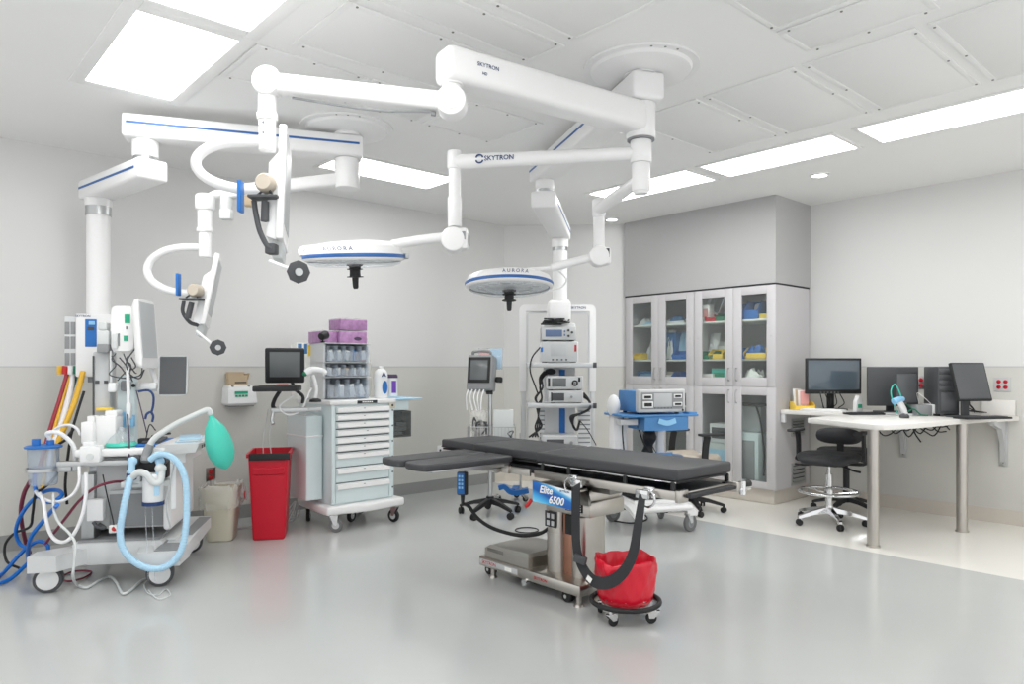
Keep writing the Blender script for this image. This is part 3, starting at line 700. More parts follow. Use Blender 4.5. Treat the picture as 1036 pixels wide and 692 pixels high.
# ---------------------------------------------------------------- stools and chair
def star_base(t, r, zt, mt, n=5, a0=0.3, wheel='rubber_black', cr=0.028, thin=0.016, hub='rubber_black'):
    b = MB()
    for k in range(n):
        a = a0 + 2*PI*k/n; c, s = math.cos(a), math.sin(a)
        b.loft([[(c*q - s*y, s*q + c*y, z+zz) for y, zz in ((-w_, 0), (w_, 0), (w_*0.7, h_), (-w_*0.7, h_))] for q, w_, z, h_ in ((0.02, 0.032, zt-0.045, 0.05), (r*0.5, 0.026, zt-0.055, 0.034), (r*0.93, 0.019, zt-0.085, 0.026), (r, 0.016, zt-0.088, 0.02))])
    b.cyl((0, 0, zt-0.055), (0, 0, zt+0.02), 0.045, r2=0.036, n=20)
    b.build('star_base', mt, t)
    for k in range(n):
        a = a0 + 2*PI*k/n; x, y = math.cos(a)*(r-0.012), math.sin(a)*(r-0.012); w_ = MB(); q = a + 0.7*(k+1)
        M = T(x, y, cr) @ rotz(q) @ rotx(PI/2)
        for s in (-1, 1): w_.lathe([(0, s*0.024), (cr*0.8, s*0.024), (cr, s*0.018), (cr, s*0.006), (cr*0.8, s*0.004), (0, s*0.004)], n=20, M=M)
        w_.cyl((x, y, cr), (x, y, zt-0.07), 0.009, n=10); w_.build('caster', wheel, t)
def stool(name, label, loc, rz, seat='black_soft', base='chrome', ring=True, seat_z=0.62, back=True, back_h=0.18, arms=True, group=None):
    t = thing(name, label, 'chair', loc, rz, group)
    star_base(t, 0.31, 0.15, base)
    m = MB(); m.cyl((0, 0, 0.15), (0, 0, seat_z-0.17), 0.03, n=20); m.cyl((0, 0, seat_z-0.2), (0, 0, seat_z-0.05), 0.016, n=16); m.build('gas_column', 'chrome' if ring else 'black', t)
    if ring:
        g = MB(); pts = [(0.25*math.cos(k*PI/16), 0.25*math.sin(k*PI/16), 0.29) for k in range(32)]; g.tube(pts, 0.014, n=10, closed=True, sub=1)
        for k in range(3): a = 2*PI*k/3+0.5; g.tube([(0.02*math.cos(a), 0.02*math.sin(a), 0.27), (0.25*math.cos(a), 0.25*math.sin(a), 0.29)], 0.009, n=8)
        g.cyl((0, 0, 0.25), (0, 0, 0.31), 0.04, n=16); g.build('foot_ring', 'chrome', t)
    s = MB(); n = 28; loops = []
    for q, z in ((0.80, -0.055), (0.96, -0.045), (1.0, -0.02), (0.99, 0.0), (0.9, 0.016), (0.6, 0.014), (0.2, 0.008)):
        loops.append([(math.copysign(abs(math.cos(2*PI*k/n))**0.75, math.cos(2*PI*k/n))*0.26*q, math.copysign(abs(math.sin(2*PI*k/n))**0.75, math.sin(2*PI*k/n))*0.245*q, seat_z+z-(0.03 if math.sin(2*PI*k/n) < -0.7 else 0)*q) for k in range(n)])
    s.loft(loops); s.build('seat', seat, t, ang=60)
    u = MB(); u.box((0, 0.02, seat_z-0.075), (0.2, 0.26, 0.035), 0.008); u.tube([(-0.06, 0, seat_z-0.085), (-0.2, -0.05, seat_z-0.1), (-0.28, -0.06, seat_z-0.1)], 0.01, n=8); u.tube([(0.06, 0.05, seat_z-0.085), (0.2, 0.0, seat_z-0.12), (0.27, -0.01, seat_z-0.13)], 0.01, n=8)
    u.build('tilt_mechanism', 'black', t)
    if back:
        b = MB(); loops = []
        for q, y in ((0.86, 0.0), (1.0, 0.015), (1.0, 0.04), (0.8, 0.06)):
            loops.append([(math.copysign(abs(math.cos(2*PI*k/24))**0.7, math.cos(2*PI*k/24))*0.2*q, 0.25+y+0.05*(1-abs(math.cos(2*PI*k/24)))*0.3, seat_z+0.05+back_h+math.copysign(abs(math.sin(2*PI*k/24))**0.7, math.sin(2*PI*k/24))*back_h*0.75*q) for k in range(24)])
        b.loft(loops); b.build('backrest', seat, t, ang=60)
        MB().tube([(0, 0.1, seat_z-0.08), (0, 0.3, seat_z-0.08), (0, 0.335, seat_z), (0, 0.325, seat_z+0.07+back_h)], 0.02, n=8, flat=(0.03, 0.008)).build('back_bar', 'black', t)
    if arms:
        for s_ in (-1, 1):
            a = MB(); x = s_*0.285
            a.tube([(s_*0.1, 0.05, seat_z-0.07), (x, 0.05, seat_z-0.065), (x, 0.05, seat_z-0.02), (x*0.99, 0.04, seat_z+0.1), (x, 0.02, seat_z+0.2)], 0.02, n=8, flat=(0.03, 0.012), sub=4)
            o = a.build('arm', 'black', t)
            q = MB(); q.box((x, -0.02, seat_z+0.212), (0.085, 0.25, 0.026), 0.012, seg=3); q.build('arm_pad', 'black_soft', o)
    return t
rzc = math.atan2(RY, RX)
stool('drafting_stool', 'black padded stool with chrome foot ring at the desk', (6.42, 2.89, 0), rzc-0.72, back_h=0.1)
stool('drafting_stool', 'dark stool mostly hidden behind the desk post, black star base', (7.09, 3.02, 0), rzc-0.2, base='rubber_black', ring=False, seat_z=0.6, arms=False, back=False)
stool('task_chair', 'tan seated chair with black T armrests behind the operating table', (*G(700, 517)[:2], 0), rzc+PI/2+0.35, seat='tan', base='rubber_black', ring=False, seat_z=0.56, back=False)
# ---------------------------------------------------------------- operating table (local x = towards its foot end, -y = towards the camera side)
tb = thing('operating_table', 'black padded operating table on a steel pedestal base', 'operating table', (3.3, 3.2, 0), -PI/2)
def pad(x0, x1, y0, y1, z0, z1, name='mattress', mt='pad_black', bev=0.012):
    m = MB(); m.b2((x0, y0, z0), (x1, y1, z1), bev, seg=3)
    return m.build(name, mt, tb)
for x0, x1, y0, y1, z0 in ((-1.0, -0.622, -0.225, 0.235, 0.834), (-0.618, 0.012, -0.24, 0.24, 0.832), (0.018, 1.06, -0.255, 0.255, 0.830)):
    pd = pad(x0, x1, y0, y1, z0, 0.89)
    m = MB(); m.tube([(x0+0.006, y0-0.001, z0+0.006), (x1-0.006, y0-0.001, z0+0.006)], 0.004, n=6); m.build('piping', 'black', pd)
# plates that carry the pads
m = MB()
m.b2((-0.99, -0.22, 0.818), (-0.64, 0.22, 0.831), 0.003); m.b2((-0.6, -0.23, 0.816), (0.0, 0.23, 0.829), 0.003); m.b2((0.03, -0.235, 0.814), (1.04, 0.235, 0.827), 0.003)
m.build('top_plate', 'black', tb)
m = MB()
m.b2((-0.55, -0.2, 0.742), (0.02, 0.2, 0.79), 0.006); m.b2((0.03, -0.21, 0.735), (1.02, 0.21, 0.752), 0.004); m.b2((0.45, -0.225, 0.748), (1.12, 0.225, 0.768), 0.004)
m.build('lower_plate', 'black_soft', tb)
for s in (-1, 1):
    y = s*0.262
    m = MB(); m.b2((0.02, y-0.008, 0.735), (1.06, y+0.008, 0.782), 0.003); m.build('side_rail', 'steel', tb)
    m = MB(); m.b2((-0.58, y-0.008, 0.735), (-0.02, y+0.008, 0.782), 0.003); m.build('side_rail', 'steel', tb)
    m = MB(); m.tube([(0.04, s*0.25, 0.822), (1.045, s*0.25, 0.822)], 0.005, n=8); m.build('edge_rod', 'chrome', tb)
    m = MB(); m.b2((-0.96, y*0.93-0.006, 0.786), (-0.62, y*0.93+0.006, 0.812), 0.003); m.build('side_rail', 'steel', tb)
    for x in (0.08, 0.3, 0.72, 1.03):
        MB().b2((x-0.011, y*0.96-0.009, 0.75), (x+0.011, y*0.96+0.009, 0.825), 0.003).build('post', 'black', tb)
    for x in (-0.5, -0.25):
        MB().b2((x-0.011, y*0.96-0.009, 0.75), (x+0.011, y*0.96+0.009, 0.82), 0.003).build('post', 'black', tb)
m = MB(); m.b2((1.06, -0.25, 0.745), (1.075, 0.3, 0.775), 0.004); m.b2((1.05, 0.2, 0.73), (1.13, 0.235, 0.785), 0.006); m.b2((1.06, -0.28, 0.725), (1.09, -0.2, 0.79), 0.006)
m.build('end_bar', 'steel', tb)
m = MB(); m.cyl((1.1, 0.29, 0.76), (1.1, 0.36, 0.76), 0.024, n=16); m.cyl((1.0, 0.27, 0.75), (1.07, 0.27, 0.75), 0.026, n=16); m.build('clamp_knob', 'black', tb)
m = MB(); m.b2((1.075, 0.22, 0.735), (1.14, 0.33, 0.755), 0.004); m.cyl((1.13, 0.25, 0.715), (1.13, 0.25, 0.79), 0.018, n=14); m.build('end_clamp', 'chrome', tb)
for x in (0.36, 0.9):                                                           # rail clamps with a loop
    m = MB(); m.box((x, -0.275, 0.76), (0.06, 0.02, 0.06), 0.005); m.cyl((x, -0.284, 0.765), (x, -0.3, 0.765), 0.014, n=12)
    c = m.build('rail_clamp', 'chrome', tb)
    q = MB(); q.tube([(x+0.05*math.cos(a*PI/6), -0.297, 0.73+0.045*math.sin(a*PI/6)) for a in range(12)], 0.006, n=8, closed=True, sub=2); q.build('ring', 'chrome', c)
# arm boards
for k, (x0, x1, y0) in enumerate(((-0.672, -0.435, -0.955), (-0.405, -0.172, -0.962))):
    m = MB(); n = 10
    pl = [(x1, -0.27), (x0, -0.27)] + [((x0+x1)/2 - (x1-x0)/2*math.cos(PI*j/n)*(1 if 1 else 0), y0+0.07-0.07*math.sin(PI*j/n)**0.6) for j in range(n+1)]
    m.prism(pl, 0.81, 0.852, 0.012, seg=3); ab = m.build('arm_pad', 'pad_black', tb)
    q = MB(); q.b2((x0+0.02, y0+0.08, 0.796), (x1-0.02, -0.28, 0.809), 0.003); q.b2(((x0+x1)/2-0.05, -0.62, 0.776), ((x0+x1)/2+0.05, -0.24, 0.797), 0.004)
    q.tube([((x0+x1)/2, -0.55, 0.785), ((x0+x1)/2, -0.35, 0.76), ((x0+x1)/2, -0.26, 0.752)], 0.014, n=10); q.build('board_bracket', 'alu', ab)
m = MB(); m.b2((-0.62, -0.29, 0.735), (-0.2, -0.262, 0.79), 0.004); m.cyl((-0.5, -0.32, 0.75), (-0.5, -0.28, 0.75), 0.02, n=14); m.cyl((-0.28, -0.32, 0.75), (-0.28, -0.28, 0.75), 0.02, n=14)
m.build('arm_socket', 'steel', tb)
# pedestal: rounded shroud, copper inner face, head block, quadrant
def rrect(cx, cy, w, d, r, n=5):
    out = []
    for sx, sy, a in ((1, 1, 0), (-1, 1, 90), (-1, -1, 180), (1, -1, 270)):
        for k in range(n+1):
            q = R(a+90*k/n); out.append((cx+sx*(w/2-r)+r*math.cos(q), cy+sy*(d/2-r)+r*math.sin(q)))
    return out
m = MB(); m.prism(rrect(0.03, 0.0, 0.135, 0.25, 0.05), 0.13, 0.6); m.prism(rrect(0.03, 0, 0.142, 0.258, 0.053), 0.13, 0.37)
m.build('column_shroud', 'steel', tb, ang=25)
m = MB(); m.prism(rrect(0.225, 0.0, 0.11, 0.24, 0.045), 0.13, 0.5); m.build('column_shroud', 'steel', tb, ang=25)
m = MB(); m.b2((0.09, -0.085, 0.13), (0.18, 0.085, 0.5), 0.004); m.build('column_core', 'copper', tb)
m = MB(); m.b2((0.12, -0.1, 0.38), (0.175, -0.08, 0.5), 0.004); m.build('core_cover', 'black', tb)
m = MB(); m.b2((0.005, -0.16, 0.52), (0.38, 0.16, 0.615), 0.012); m.b2((-0.09, -0.14, 0.6), (0.36, 0.14, 0.68), 0.01); m.build('head_block', 'steel', tb)
m = MB()
m.prism([(0.0, 0)]+[(0.12*math.cos(PI*k/14), 0.12*math.sin(PI*k/14)) for k in range(15)], -0.012, 0.012, M=T(0.275, -0.175, 0.6) @ rotx(PI/2)); m.cyl((0.275, -0.2, 0.625), (0.275, -0.15, 0.625), 0.03, n=18)
m.cyl((0.275, -0.14, 0.65), (0.275, 0.14, 0.65), 0.06, n=20); m.b2((0.1, -0.12, 0.67), (0.5, 0.12, 0.742), 0.01)
m.build('tilt_quadrant', 'steel_dark', tb)
m = MB(); m.b2((0.185, -0.166, 0.545), (0.325, -0.16, 0.6), 0.002); o = m.build('rating_plate', 'ink_black', tb)
q = MB()
for r_ in range(3):
    for c in range(4): q.box((0.205+c*0.033, -0.167, 0.557+r_*0.015), (0.022, 0.002, 0.007))
q.build('print', 'grey_light', o)
m = MB(); m.b2((-0.025, -0.1325, 0.41), (0.075, -0.128, 0.51), 0.002); o = m.build('warning_plate', 'ink_black', tb)
q = MB()
for r_ in range(2):
    for c in range(2): q.box((0.005+c*0.04, -0.1335, 0.435+r_*0.045), (0.024, 0.002, 0.03))
q.build('print', 'grey_light', o)
# side panel with the model lettering
m = MB(); m.prism([(0.05, 0.0), (0.405, -0.012), (0.405, 0.1), (0.05, 0.128)], -0.012, 0.0, 0.004, M=T(0, -0.302, 0.6) @ Matrix(((1, 0, 0, 0), (0, 0, 1, 0), (0, 1, 0, 0), (0, 0, 0, 1))))
lp = m.build('label_panel', 'steel', tb)
me_ = MB(); me_.quad([(-0.17, 0, -0.058), (0.17, 0, -0.066), (0.17, 0, 0.042), (-0.17, 0, 0.066)])
lo = me_.build('label', 'band_label', lp); lo.location = (0.226, -0.3155, 0.658)
lettering('Elite', 0.062, T(-0.055, -0.002, 0.022) @ TEXTF, 'paper', lo, shear=0.25, bold=0.0015)
lettering('6500', 0.062, T(0.03, -0.002, -0.03) @ TEXTF, 'paper', lo, shear=0.25, bold=0.0015)
lettering('SKYTRON', 0.017, T(0.1, -0.002, 0.034) @ TEXTF, 'ink', lo)
m = MB(); m.b2((0.08, -0.29, 0.68), (0.36, -0.16, 0.7), 0.003); m.build('panel_bracket', 'steel', tb)
m = MB(); m.tube([(0.02, -0.29, 0.6), (0.0, -0.3, 0.57), (-0.02, -0.3, 0.555)], 0.012, n=8); m.build('release_lever', 'ink_red', tb)
# base
m = MB(); m.b2((-0.57, -0.225, 0.065), (0.36, 0.225, 0.133), 0.01); m.build('base_plate', 'steel', tb)
m = MB(); m.loft([[(-0.53, -0.205, 0.133), (-0.1, -0.205, 0.133), (-0.1, 0.19, 0.133), (-0.53, 0.19, 0.133)], [(-0.53, -0.205, 0.19), (-0.1, -0.205, 0.2), (-0.1, 0.19, 0.2), (-0.53, 0.19, 0.19)], [(-0.49, -0.19, 0.215), (-0.11, -0.195, 0.226), (-0.11, 0.18, 0.226), (-0.49, 0.175, 0.215)]])
m.build('battery_cover', 'steel', tb, ang=20)
MB().b2((-0.5, -0.2085, 0.175), (-0.34, -0.2045, 0.198), 0.001).build('cover_inset', 'steel_dark', tb)
m = MB(); m.b2((-0.555, -0.228, 0.082), (-0.18, -0.2245, 0.118), 0.001); o = m.build('name_strip', 'grey_light', tb)
lettering('SKYTRON', 0.032, T(-0.46, -0.229, 0.1) @ TEXTF, 'ink_red', o)
MB().b2((-0.3, -0.2295, 0.088), (-0.235, -0.2275, 0.112)).build('print', 'paper', o)
lettering('SKYTRON', 0.026, T(0.03, -0.2262, 0.1) @ TEXTF, 'ink_red', tb)
for x, y in ((-0.46, -0.19), (0.32, -0.19), (-0.46, 0.19), (0.32, 0.19)):
    m = MB(); m.cyl((x, y, 0.012), (x, y, 0.066), 0.017, n=14); m.cyl((x, y, 0), (x, y, 0.014), 0.03, r2=0.024, n=16); m.build('levelling_foot', 'steel', tb)
for x, y in ((-0.53, -0.15), (0.22, -0.17), (-0.53, 0.15), (0.22, 0.17)):
    m = MB()
    for s in (-1, 1): m.lathe([(0, s*0.03), (0.03, s*0.03), (0.036, s*0.024), (0.036, s*0.01), (0, s*0.008)], M=T(x, y, 0.036) @ rotx(PI/2), n=20)
    w_ = m.build('castor', 'rubber_black', tb); MB().cyl((x, y-0.033, 0.036), (x, y+0.033, 0.036), 0.012, n=12).build('axle', 'chrome', w_)
m = MB(); m.cyl((-0.11, -0.236, 0.05), (-0.11, -0.2, 0.05), 0.022, n=16); m.build('brake_pedal', 'chrome', tb)
MB().b2((-0.45, -0.13, 0.045), (0.2, 0.13, 0.066)).build('underside', 'black', tb)
# ---- hand control hanging from the rail, with its lead to the column
hp = onX(468, 489, 3.02)
t = thing('hand_control', 'black hand control with a blue key panel hanging under the arm boards', 'remote control', hp, math.atan2(RY, RX)-0.2)
MB().box((0, 0, 0), (0.075, 0.035, 0.16), 0.01, seg=3).build('body', 'black', t)
MB().box((-0.008, -0.018, 0), (0.048, 0.003, 0.145), 0.001).build('key_panel', 'blue', t)
m = MB()
for r_ in range(4):
    for c in range(2): m.box((-0.018+c*0.02, -0.0205, 0.05-r_*0.026), (0.013, 0.003, 0.016), 0.001)
m.build('keys', 'blue_pale', t)
MB().box((0, 0.03, 0.085), (0.02, 0.03, 0.05), 0.004).build('hook', 'black', t)
MB().cyl((0, 0, -0.08), (0.0, 0, -0.15), 0.015, r2=0.01, n=10).build('cable_gland', 'black', t)
pts = [hp+Vector((0, 0, -0.14)), P(474, 512, 4.98), P(484, 525, 4.97), P(500, 535, 4.93), P(525, 541.5, 4.85), P(545, 540, 4.75), P(556, 534, 4.68), P(563, 529, 4.6), P(568, 524, 4.5)]
m = MB(); m.tube(pts, 0.013, n=10); bmesh.ops.transform(m.bm, matrix=WM(t).inverted(), verts=m.bm.verts[:]); m.build('cable', 'rubber_black', t)
# ---- strap hanging over the rail
pts = [onX(u, v, x) for u, v, x in ((583, 488, 2.985), (582.5, 500, 2.975), (582.5, 530, 2.97), (583, 550, 2.965), (586, 566, 2.96), (593, 580, 2.955), (601, 588, 2.95), (612, 590, 2.95), (624, 585, 2.95), (634, 574, 2.95), (641, 558, 2.955), (645, 535, 2.96), (648, 515, 2.97), (650, 500, 2.985))]
t = thing('safety_strap', 'black webbing strap with buckle hanging from the table rail in front of the red bag', 'strap', (pts[7].x, pts[7].y, pts[7].z))
pts = smooth(pts, 5); m = MB(); W_ = 0.034; rings = []
for i, p in enumerate(pts):
    d = (pts[min(i+1, len(pts)-1)]-pts[max(i-1, 0)]).normalized(); q = i/(len(pts)-1)
    nrm = Vector((-1, 0.1, 0.1)) if q < 0.55 else Vector((-1, 0.1-1.3*(q-0.55), 0.2))
    sd = d.cross(nrm).normalized(); th = sd.cross(d).normalized()*0.0022
    w2 = W_*(1-0.5*max(0.0, (q-0.62)/0.38)); rings.append([p+sd*w2+th, p-sd*w2+th, p-sd*w2-th, p+sd*w2-th])
m.loft(rings); m.build('webbing', 'black_soft', t, world=True)
m = MB(); B = axes(onX(587, 566, 2.95), (0.05, -1, -0.12), (1, 0, 0), (0, -0.3, 1)); m.box((0, 0, 0), (0.085, 0.02, 0.05), 0.006, M=B); m.box((0, -0.012, 0.0), (0.07, 0.006, 0.03), 0.003, M=B)
m.build('buckle', 'charcoal', t, world=True)
m = MB(); B = axes(onX(596, 586, 2.943), (0, -1, -0.55), (1, 0, 0), (0, -0.55, 1)); m.box((0, 0, 0), (0.035, 0.003, 0.03), M=B); m.build('care_tag', 'paper', t, world=True)
for q_ in (onX(583, 489, 2.99), onX(650, 500, 2.99)): MB().box(q_, (0.02, 0.08, 0.045), 0.004).build('hook_plate', 'chrome', t, world=True)
# ---- kick bucket with a red bag
t = thing('kick_bucket', 'wheeled bucket lined with a red bag under the table end', 'bucket', (3.165, 2.575, 0))
n = 72; rnd = random.Random(5); ph = [rnd.uniform(0, 6.28) for _ in range(8)]
def wob(a, z): return 1 + 0.012*math.sin(4*a+ph[0]+z*9) + 0.018*math.sin(9*a+ph[1]-z*24) + 0.016*math.sin(15*a+ph[2]+z*40) + 0.012*math.sin(23*a+ph[3]-z*60)
loops = []
for r_, z, wv in ((0.05, 0.085, 0), (0.13, 0.088, 0.3), (0.148, 0.11, 0.6), (0.154, 0.14, 0.9), (0.16, 0.17, 1.2), (0.163, 0.2, 1.2), (0.166, 0.23, 1.3), (0.168, 0.26, 1.3), (0.17, 0.29, 1.3), (0.173, 0.32, 1.3), (0.17, 0.338, 1.3), (0.162, 0.342, 1.2), (0.156, 0.325, 1.0), (0.148, 0.28, 1.1), (0.13, 0.22, 1.1), (0.11, 0.16, 1), (0.03, 0.13, 0.4)):
    loops.append([(r_*(1+(wob(2*PI*k/n, z)-1)*wv)*math.cos(2*PI*k/n), r_*(1+(wob(2*PI*k/n, z)-1)*wv)*math.sin(2*PI*k/n), z+(0.009*math.sin(3*2*PI*k/n+1.2)+0.006*math.sin(7*2*PI*k/n) if 0.26 < z else 0)) for k in range(n)])
m = MB(); m.loft(loops); m.build('bin_bag', 'red_bag', t, ang=70)
m = MB(); m.lathe([(0.06, 0.078), (0.128, 0.078), (0.15, 0.13), (0.148, 0.13), (0.125, 0.082), (0.06, 0.082), (0.06, 0.078)], n=36); m.build('pail', 'steel', t)
m = MB(); m.tube([(0.19*math.cos(k*PI/20), 0.19*math.sin(k*PI/20), 0.1) for k in range(40)], 0.014, n=10, closed=True, sub=1); m.build('bumper_ring', 'rubber_black', t)
m = MB(); m.lathe([(0.155, 0.088), (0.182, 0.088), (0.182, 0.094), (0.155, 0.094), (0.155, 0.088)], n=36); m.b2((-0.17, -0.02, 0.07), (0.17, 0.02, 0.078)); m.b2((-0.02, -0.17, 0.07), (0.02, 0.17, 0.078)); m.build('carrier', 'steel', t)
for k in range(4):
    a = 0.25+PI/2*k; caster(t, 0.155*math.cos(a), 0.155*math.sin(a), 0.03, 0.02, yaw=a+0.8+k, tyre='rubber_black', hub='rubber_black', zf=0.075)
m = MB(); c_ = G(533, 537); m.tube([c_+Vector((0.1*math.cos(k*PI/6), 0.1*math.sin(k*PI/6), 0.007)) for k in range(12)], 0.005, n=6, closed=True, sub=3)
solo(m, 'floor_cable', 'rubber_black', 'thin black cable lying in a ring on the floor behind the table base', 'cable', c_, world=True)
# ---- thin dark lead lying on the floor behind the base
m = MB(); m.tube([G(616, 527), G(640, 530), G(655, 525), G(640, 516), G(610, 518), G(600, 522)], 0.007, n=6)
bmesh.ops.translate(m.bm, vec=(0, 0, 0.008), verts=m.bm.verts[:])
solo(m, 'floor_cable', 'rubber_black', 'thin black cable lying on the floor behind the table pedestal', 'cable', G(630, 524), world=True)
# ---------------------------------------------------------------- red bin and beige bin
p = G(275, 543)
t = thing('waste_bin', 'tall red waste bin with a black rim strip beside the supply cart', 'bin', (2.50, 5.83, 0), -0.5)
def taper(m, w0, d0, w1, d1, z0, z1, tk=0.006, mi=0, r=0.02):
    def lp(w, d, z, i): return [(x, y, z) for x, y in rrect(0, 0, w-2*i, d-2*i, max(0.004, r-i), 4)]
    m.loft([lp(w0, d0, z0, 0.01), lp(w0, d0, z0+0.01, 0), lp(w1, d1, z1, 0), lp(w1, d1, z1, tk), lp(w0, d0, z0+0.02, tk), lp(w0*0.5, d0*0.5, z0+0.02, tk)], mi=mi)
m = MB(); taper(m, 0.25, 0.37, 0.31, 0.47, 0.0, 0.70); m.build('body', 'red', t, ang=30)
m = MB()
def rim(m, w, d, z0, z1, o, r=0.02):
    a = rrect(0, 0, w, d, r, 4); b = rrect(0, 0, w+2*o, d+2*o, r+o, 4)
    m.loft([[(x, y, z0) for x, y in a], [(x, y, z0) for x, y in b], [(x, y, z1) for x, y in b], [(x, y, z1) for x, y in a], [(x, y, z0) for x, y in a]], cap=False)
rim(m, 0.306, 0.466, 0.68, 0.71, 0.018); m.build('rim', 'red', t)
MB().b2((-0.145, -0.261, 0.66), (0.172, -0.252, 0.716), 0.003).build('rim_strip', 'black', t)
m = MB(); m.loft([[(-0.115, -0.215, 0.53), (0.12, -0.215, 0.53), (0.12, -0.2, 0.53), (-0.11, -0.2, 0.53)], [(-0.11, -0.236, 0.545), (0.12, -0.236, 0.545), (0.12, -0.2, 0.545), (-0.11, -0.2, 0.545)], [(-0.115, -0.243, 0.59), (0.125, -0.243, 0.59), (0.125, -0.2, 0.59), (-0.115, -0.2, 0.59)], [(-0.115, -0.235, 0.6), (0.125, -0.235, 0.6), (0.125, -0.2, 0.6), (-0.115, -0.2, 0.6)]]); m.build('grip', 'red', t)
m = MB(); B = T(-0.1505, -0.03, 0.5) @ roty(R(-2.6)) @ axes((0, 0, 0), (0, -1, 0), (1, 0, 0), (0, 0, 1)); m.box((0, -0.002, 0), (0.13, 0.003, 0.18), M=B); o = m.build('warning_sticker', 'orange', t)
m = MB()
for k in range(3): m.tube([(0.034*math.cos(a*PI/5+k*2.1)+0.02*math.cos(k*2.1), -0.0045, 0.03+0.034*math.sin(a*PI/5+k*2.1)*0.9+0.02*math.sin(k*2.1)) for a in range(7)], 0.004, n=6, M=B)
m.build('symbol', 'ink_black', o)
t = thing('waste_bin', 'small beige waste bin with a clear liner beside the red bin', 'bin', (2.15, 5.98, 0), -0.55)
m = MB(); taper(m, 0.2, 0.26, 0.27, 0.33, 0.0, 0.42, r=0.05); m.build('body', 'plastic_cream', t, ang=30)
m = MB(); n = 40; loops = []; rnd = random.Random(9)
base = rrect(0, 0, 0.27, 0.33, 0.06, 9)
for q, z, wv in ((1.0, 0.27, 0.03), (1.04, 0.29, 0.06), (1.08, 0.32, 0.07), (1.08, 0.37, 0.06), (1.09, 0.42, 0.05), (1.04, 0.45, 0.05), (0.96, 0.44, 0.05), (0.9, 0.38, 0.08), (0.8, 0.25, 0.1)):
    loops.append([(x*q*(1.02+rnd.uniform(-wv, wv)*1.1), y*q*(1.02+rnd.uniform(-wv, wv)*1.1), z+rnd.uniform(-wv, wv)*0.45) for x, y in base])
m.loft(loops, cap=False); m.build('liner', 'clear_bag', t, ang=80)
m = MB(); m.sph((0.16, 0.02, 0.36), 0.05, (0.7, 1, 1.1), n=10)
for v in m.bm.verts: v.co += Vector((rnd.uniform(-.012, .012), rnd.uniform(-.012, .012), rnd.uniform(-.012, .012)))
m.build('liner_knot', 'film', t)
MB().box((0.185, -0.04, 0.36), (0.006, 0.04, 0.06), 0.002, M=None).build('printed_panel', 'ink_red', t)
# wall dispenser and its carton
p = onY(239.5, 405, WY)
t = thing('wall_dispenser', 'white wall dispenser with a green label below a brown carton', 'dispenser', (p.x, WY, 1.06), 0)
m = MB(); m.loft([[(x, y, z) for x, y in pr] for z, pr in ((0.0, [(-0.12, -0.001), (-0.115, -0.13), (0.115, -0.13), (0.12, -0.001)]), (0.02, [(-0.14, -0.001), (-0.135, -0.15), (0.135, -0.15), (0.14, -0.001)]), (0.15, [(-0.135, -0.001), (-0.125, -0.13), (0.125, -0.13), (0.135, -0.001)]), (0.19, [(-0.115, -0.001), (-0.1, -0.08), (0.1, -0.08), (0.115, -0.001)]))]); m.build('housing', 'plastic_white', t, ang=20)
MB().b2((-0.115, -0.125, -0.012), (0.115, -0.02, -0.001), 0.004).build('outlet', 'grey_mid', t)
m = MB(); B = T(0, -0.1422, 0.1) @ rotx(R(-8.5)); m.box((-0.01, 0, 0.018), (0.12, 0.003, 0.026), M=B)
for k in range(4): m.box((-0.055+0.03*k, 0, -0.012), (0.024, 0.003, 0.02), M=B)
m.build('label', 'green_label', t)
m = MB(); m.sph((-0.075, -0.095, 0.176), 0.014, n=10); m.sph((0.075, -0.095, 0.176), 0.014, n=10); m.build('buttons', 'grey_mid', t)
t = thing('carton', 'open brown cardboard carton on the white wall dispenser', 'box', (p.x-0.02, WY-0.05, 1.2515), 0)
m = MB(); m.b2((-0.085, -0.035, 0), (0.085, 0.035, 0.004))
for s in (-1, 1): m.b2((s*0.085-0.003, -0.035, 0), (s*0.085+0.003, 0.035, 0.1)); m.box((s*0.095, -0.02, 0.075), (0.004, 0.05, 0.06), M=T(s*0.095, 0, 0.07) @ roty(s*0.25) @ T(-s*0.095, 0, -0.07))
m.b2((-0.085, 0.031, 0), (0.085, 0.035, 0.115)); m.b2((-0.085, -0.037, 0), (0.085, -0.033, 0.085)); m.build('board', 'beige', t)
MB().b2((-0.03, -0.0385, 0.012), (0.075, -0.0365, 0.024)).build('print', 'ink_black', t)
# ---------------------------------------------------------------- supply cart against the long wall
cx0, cx1, cy0, cy1, cz0, cz1 = 2.93, 3.545, 5.585, 6.20, 0.225, 1.125
sc_ = thing('supply_cart', 'white supply cart of nine drawers on casters along the wall', 'cart', ((cx0+cx1)/2, cy0, 0))
def C(name, mb, mt, par=None): return mb.build(name, mt, par or sc_, world=True)
m = MB(); m.b2((cx0, cy0+0.004, cz0), (cx1, cy1, cz1-0.04), 0.006); C('cabinet_body', m, 'enamel_cool')
for xa, xb in ((cx0-0.004, cx0+0.035), (cx1-0.045, cx1+0.004)): C('corner_post', MB().b2((xa, cy0-0.01, cz0+0.01), (xb, cy0+0.03, cz1-0.035), 0.008), 'enamel_cool')
m = MB(); m.b2((cx0-0.03, cy0-0.03, cz1-0.04), (cx1+0.02, cy1, cz1), 0.012); C('worktop', m, 'enamel')
m = MB(); m.b2((3.16, cy0-0.034, cz1-0.034), (3.36, cy0-0.0295, cz1-0.006), 0.002); o = C('name_plate', m, 'ink_black')
m = MB()
for k in range(6): m.box((3.215+k*0.018, cy0-0.035, cz1-0.02), (0.012, 0.003, 0.011))
C('print', m, 'paper', o)
zs = [1.075] + [1.075-0.0665*k for k in range(1, 7)] + [0.545, 0.41, 0.235]
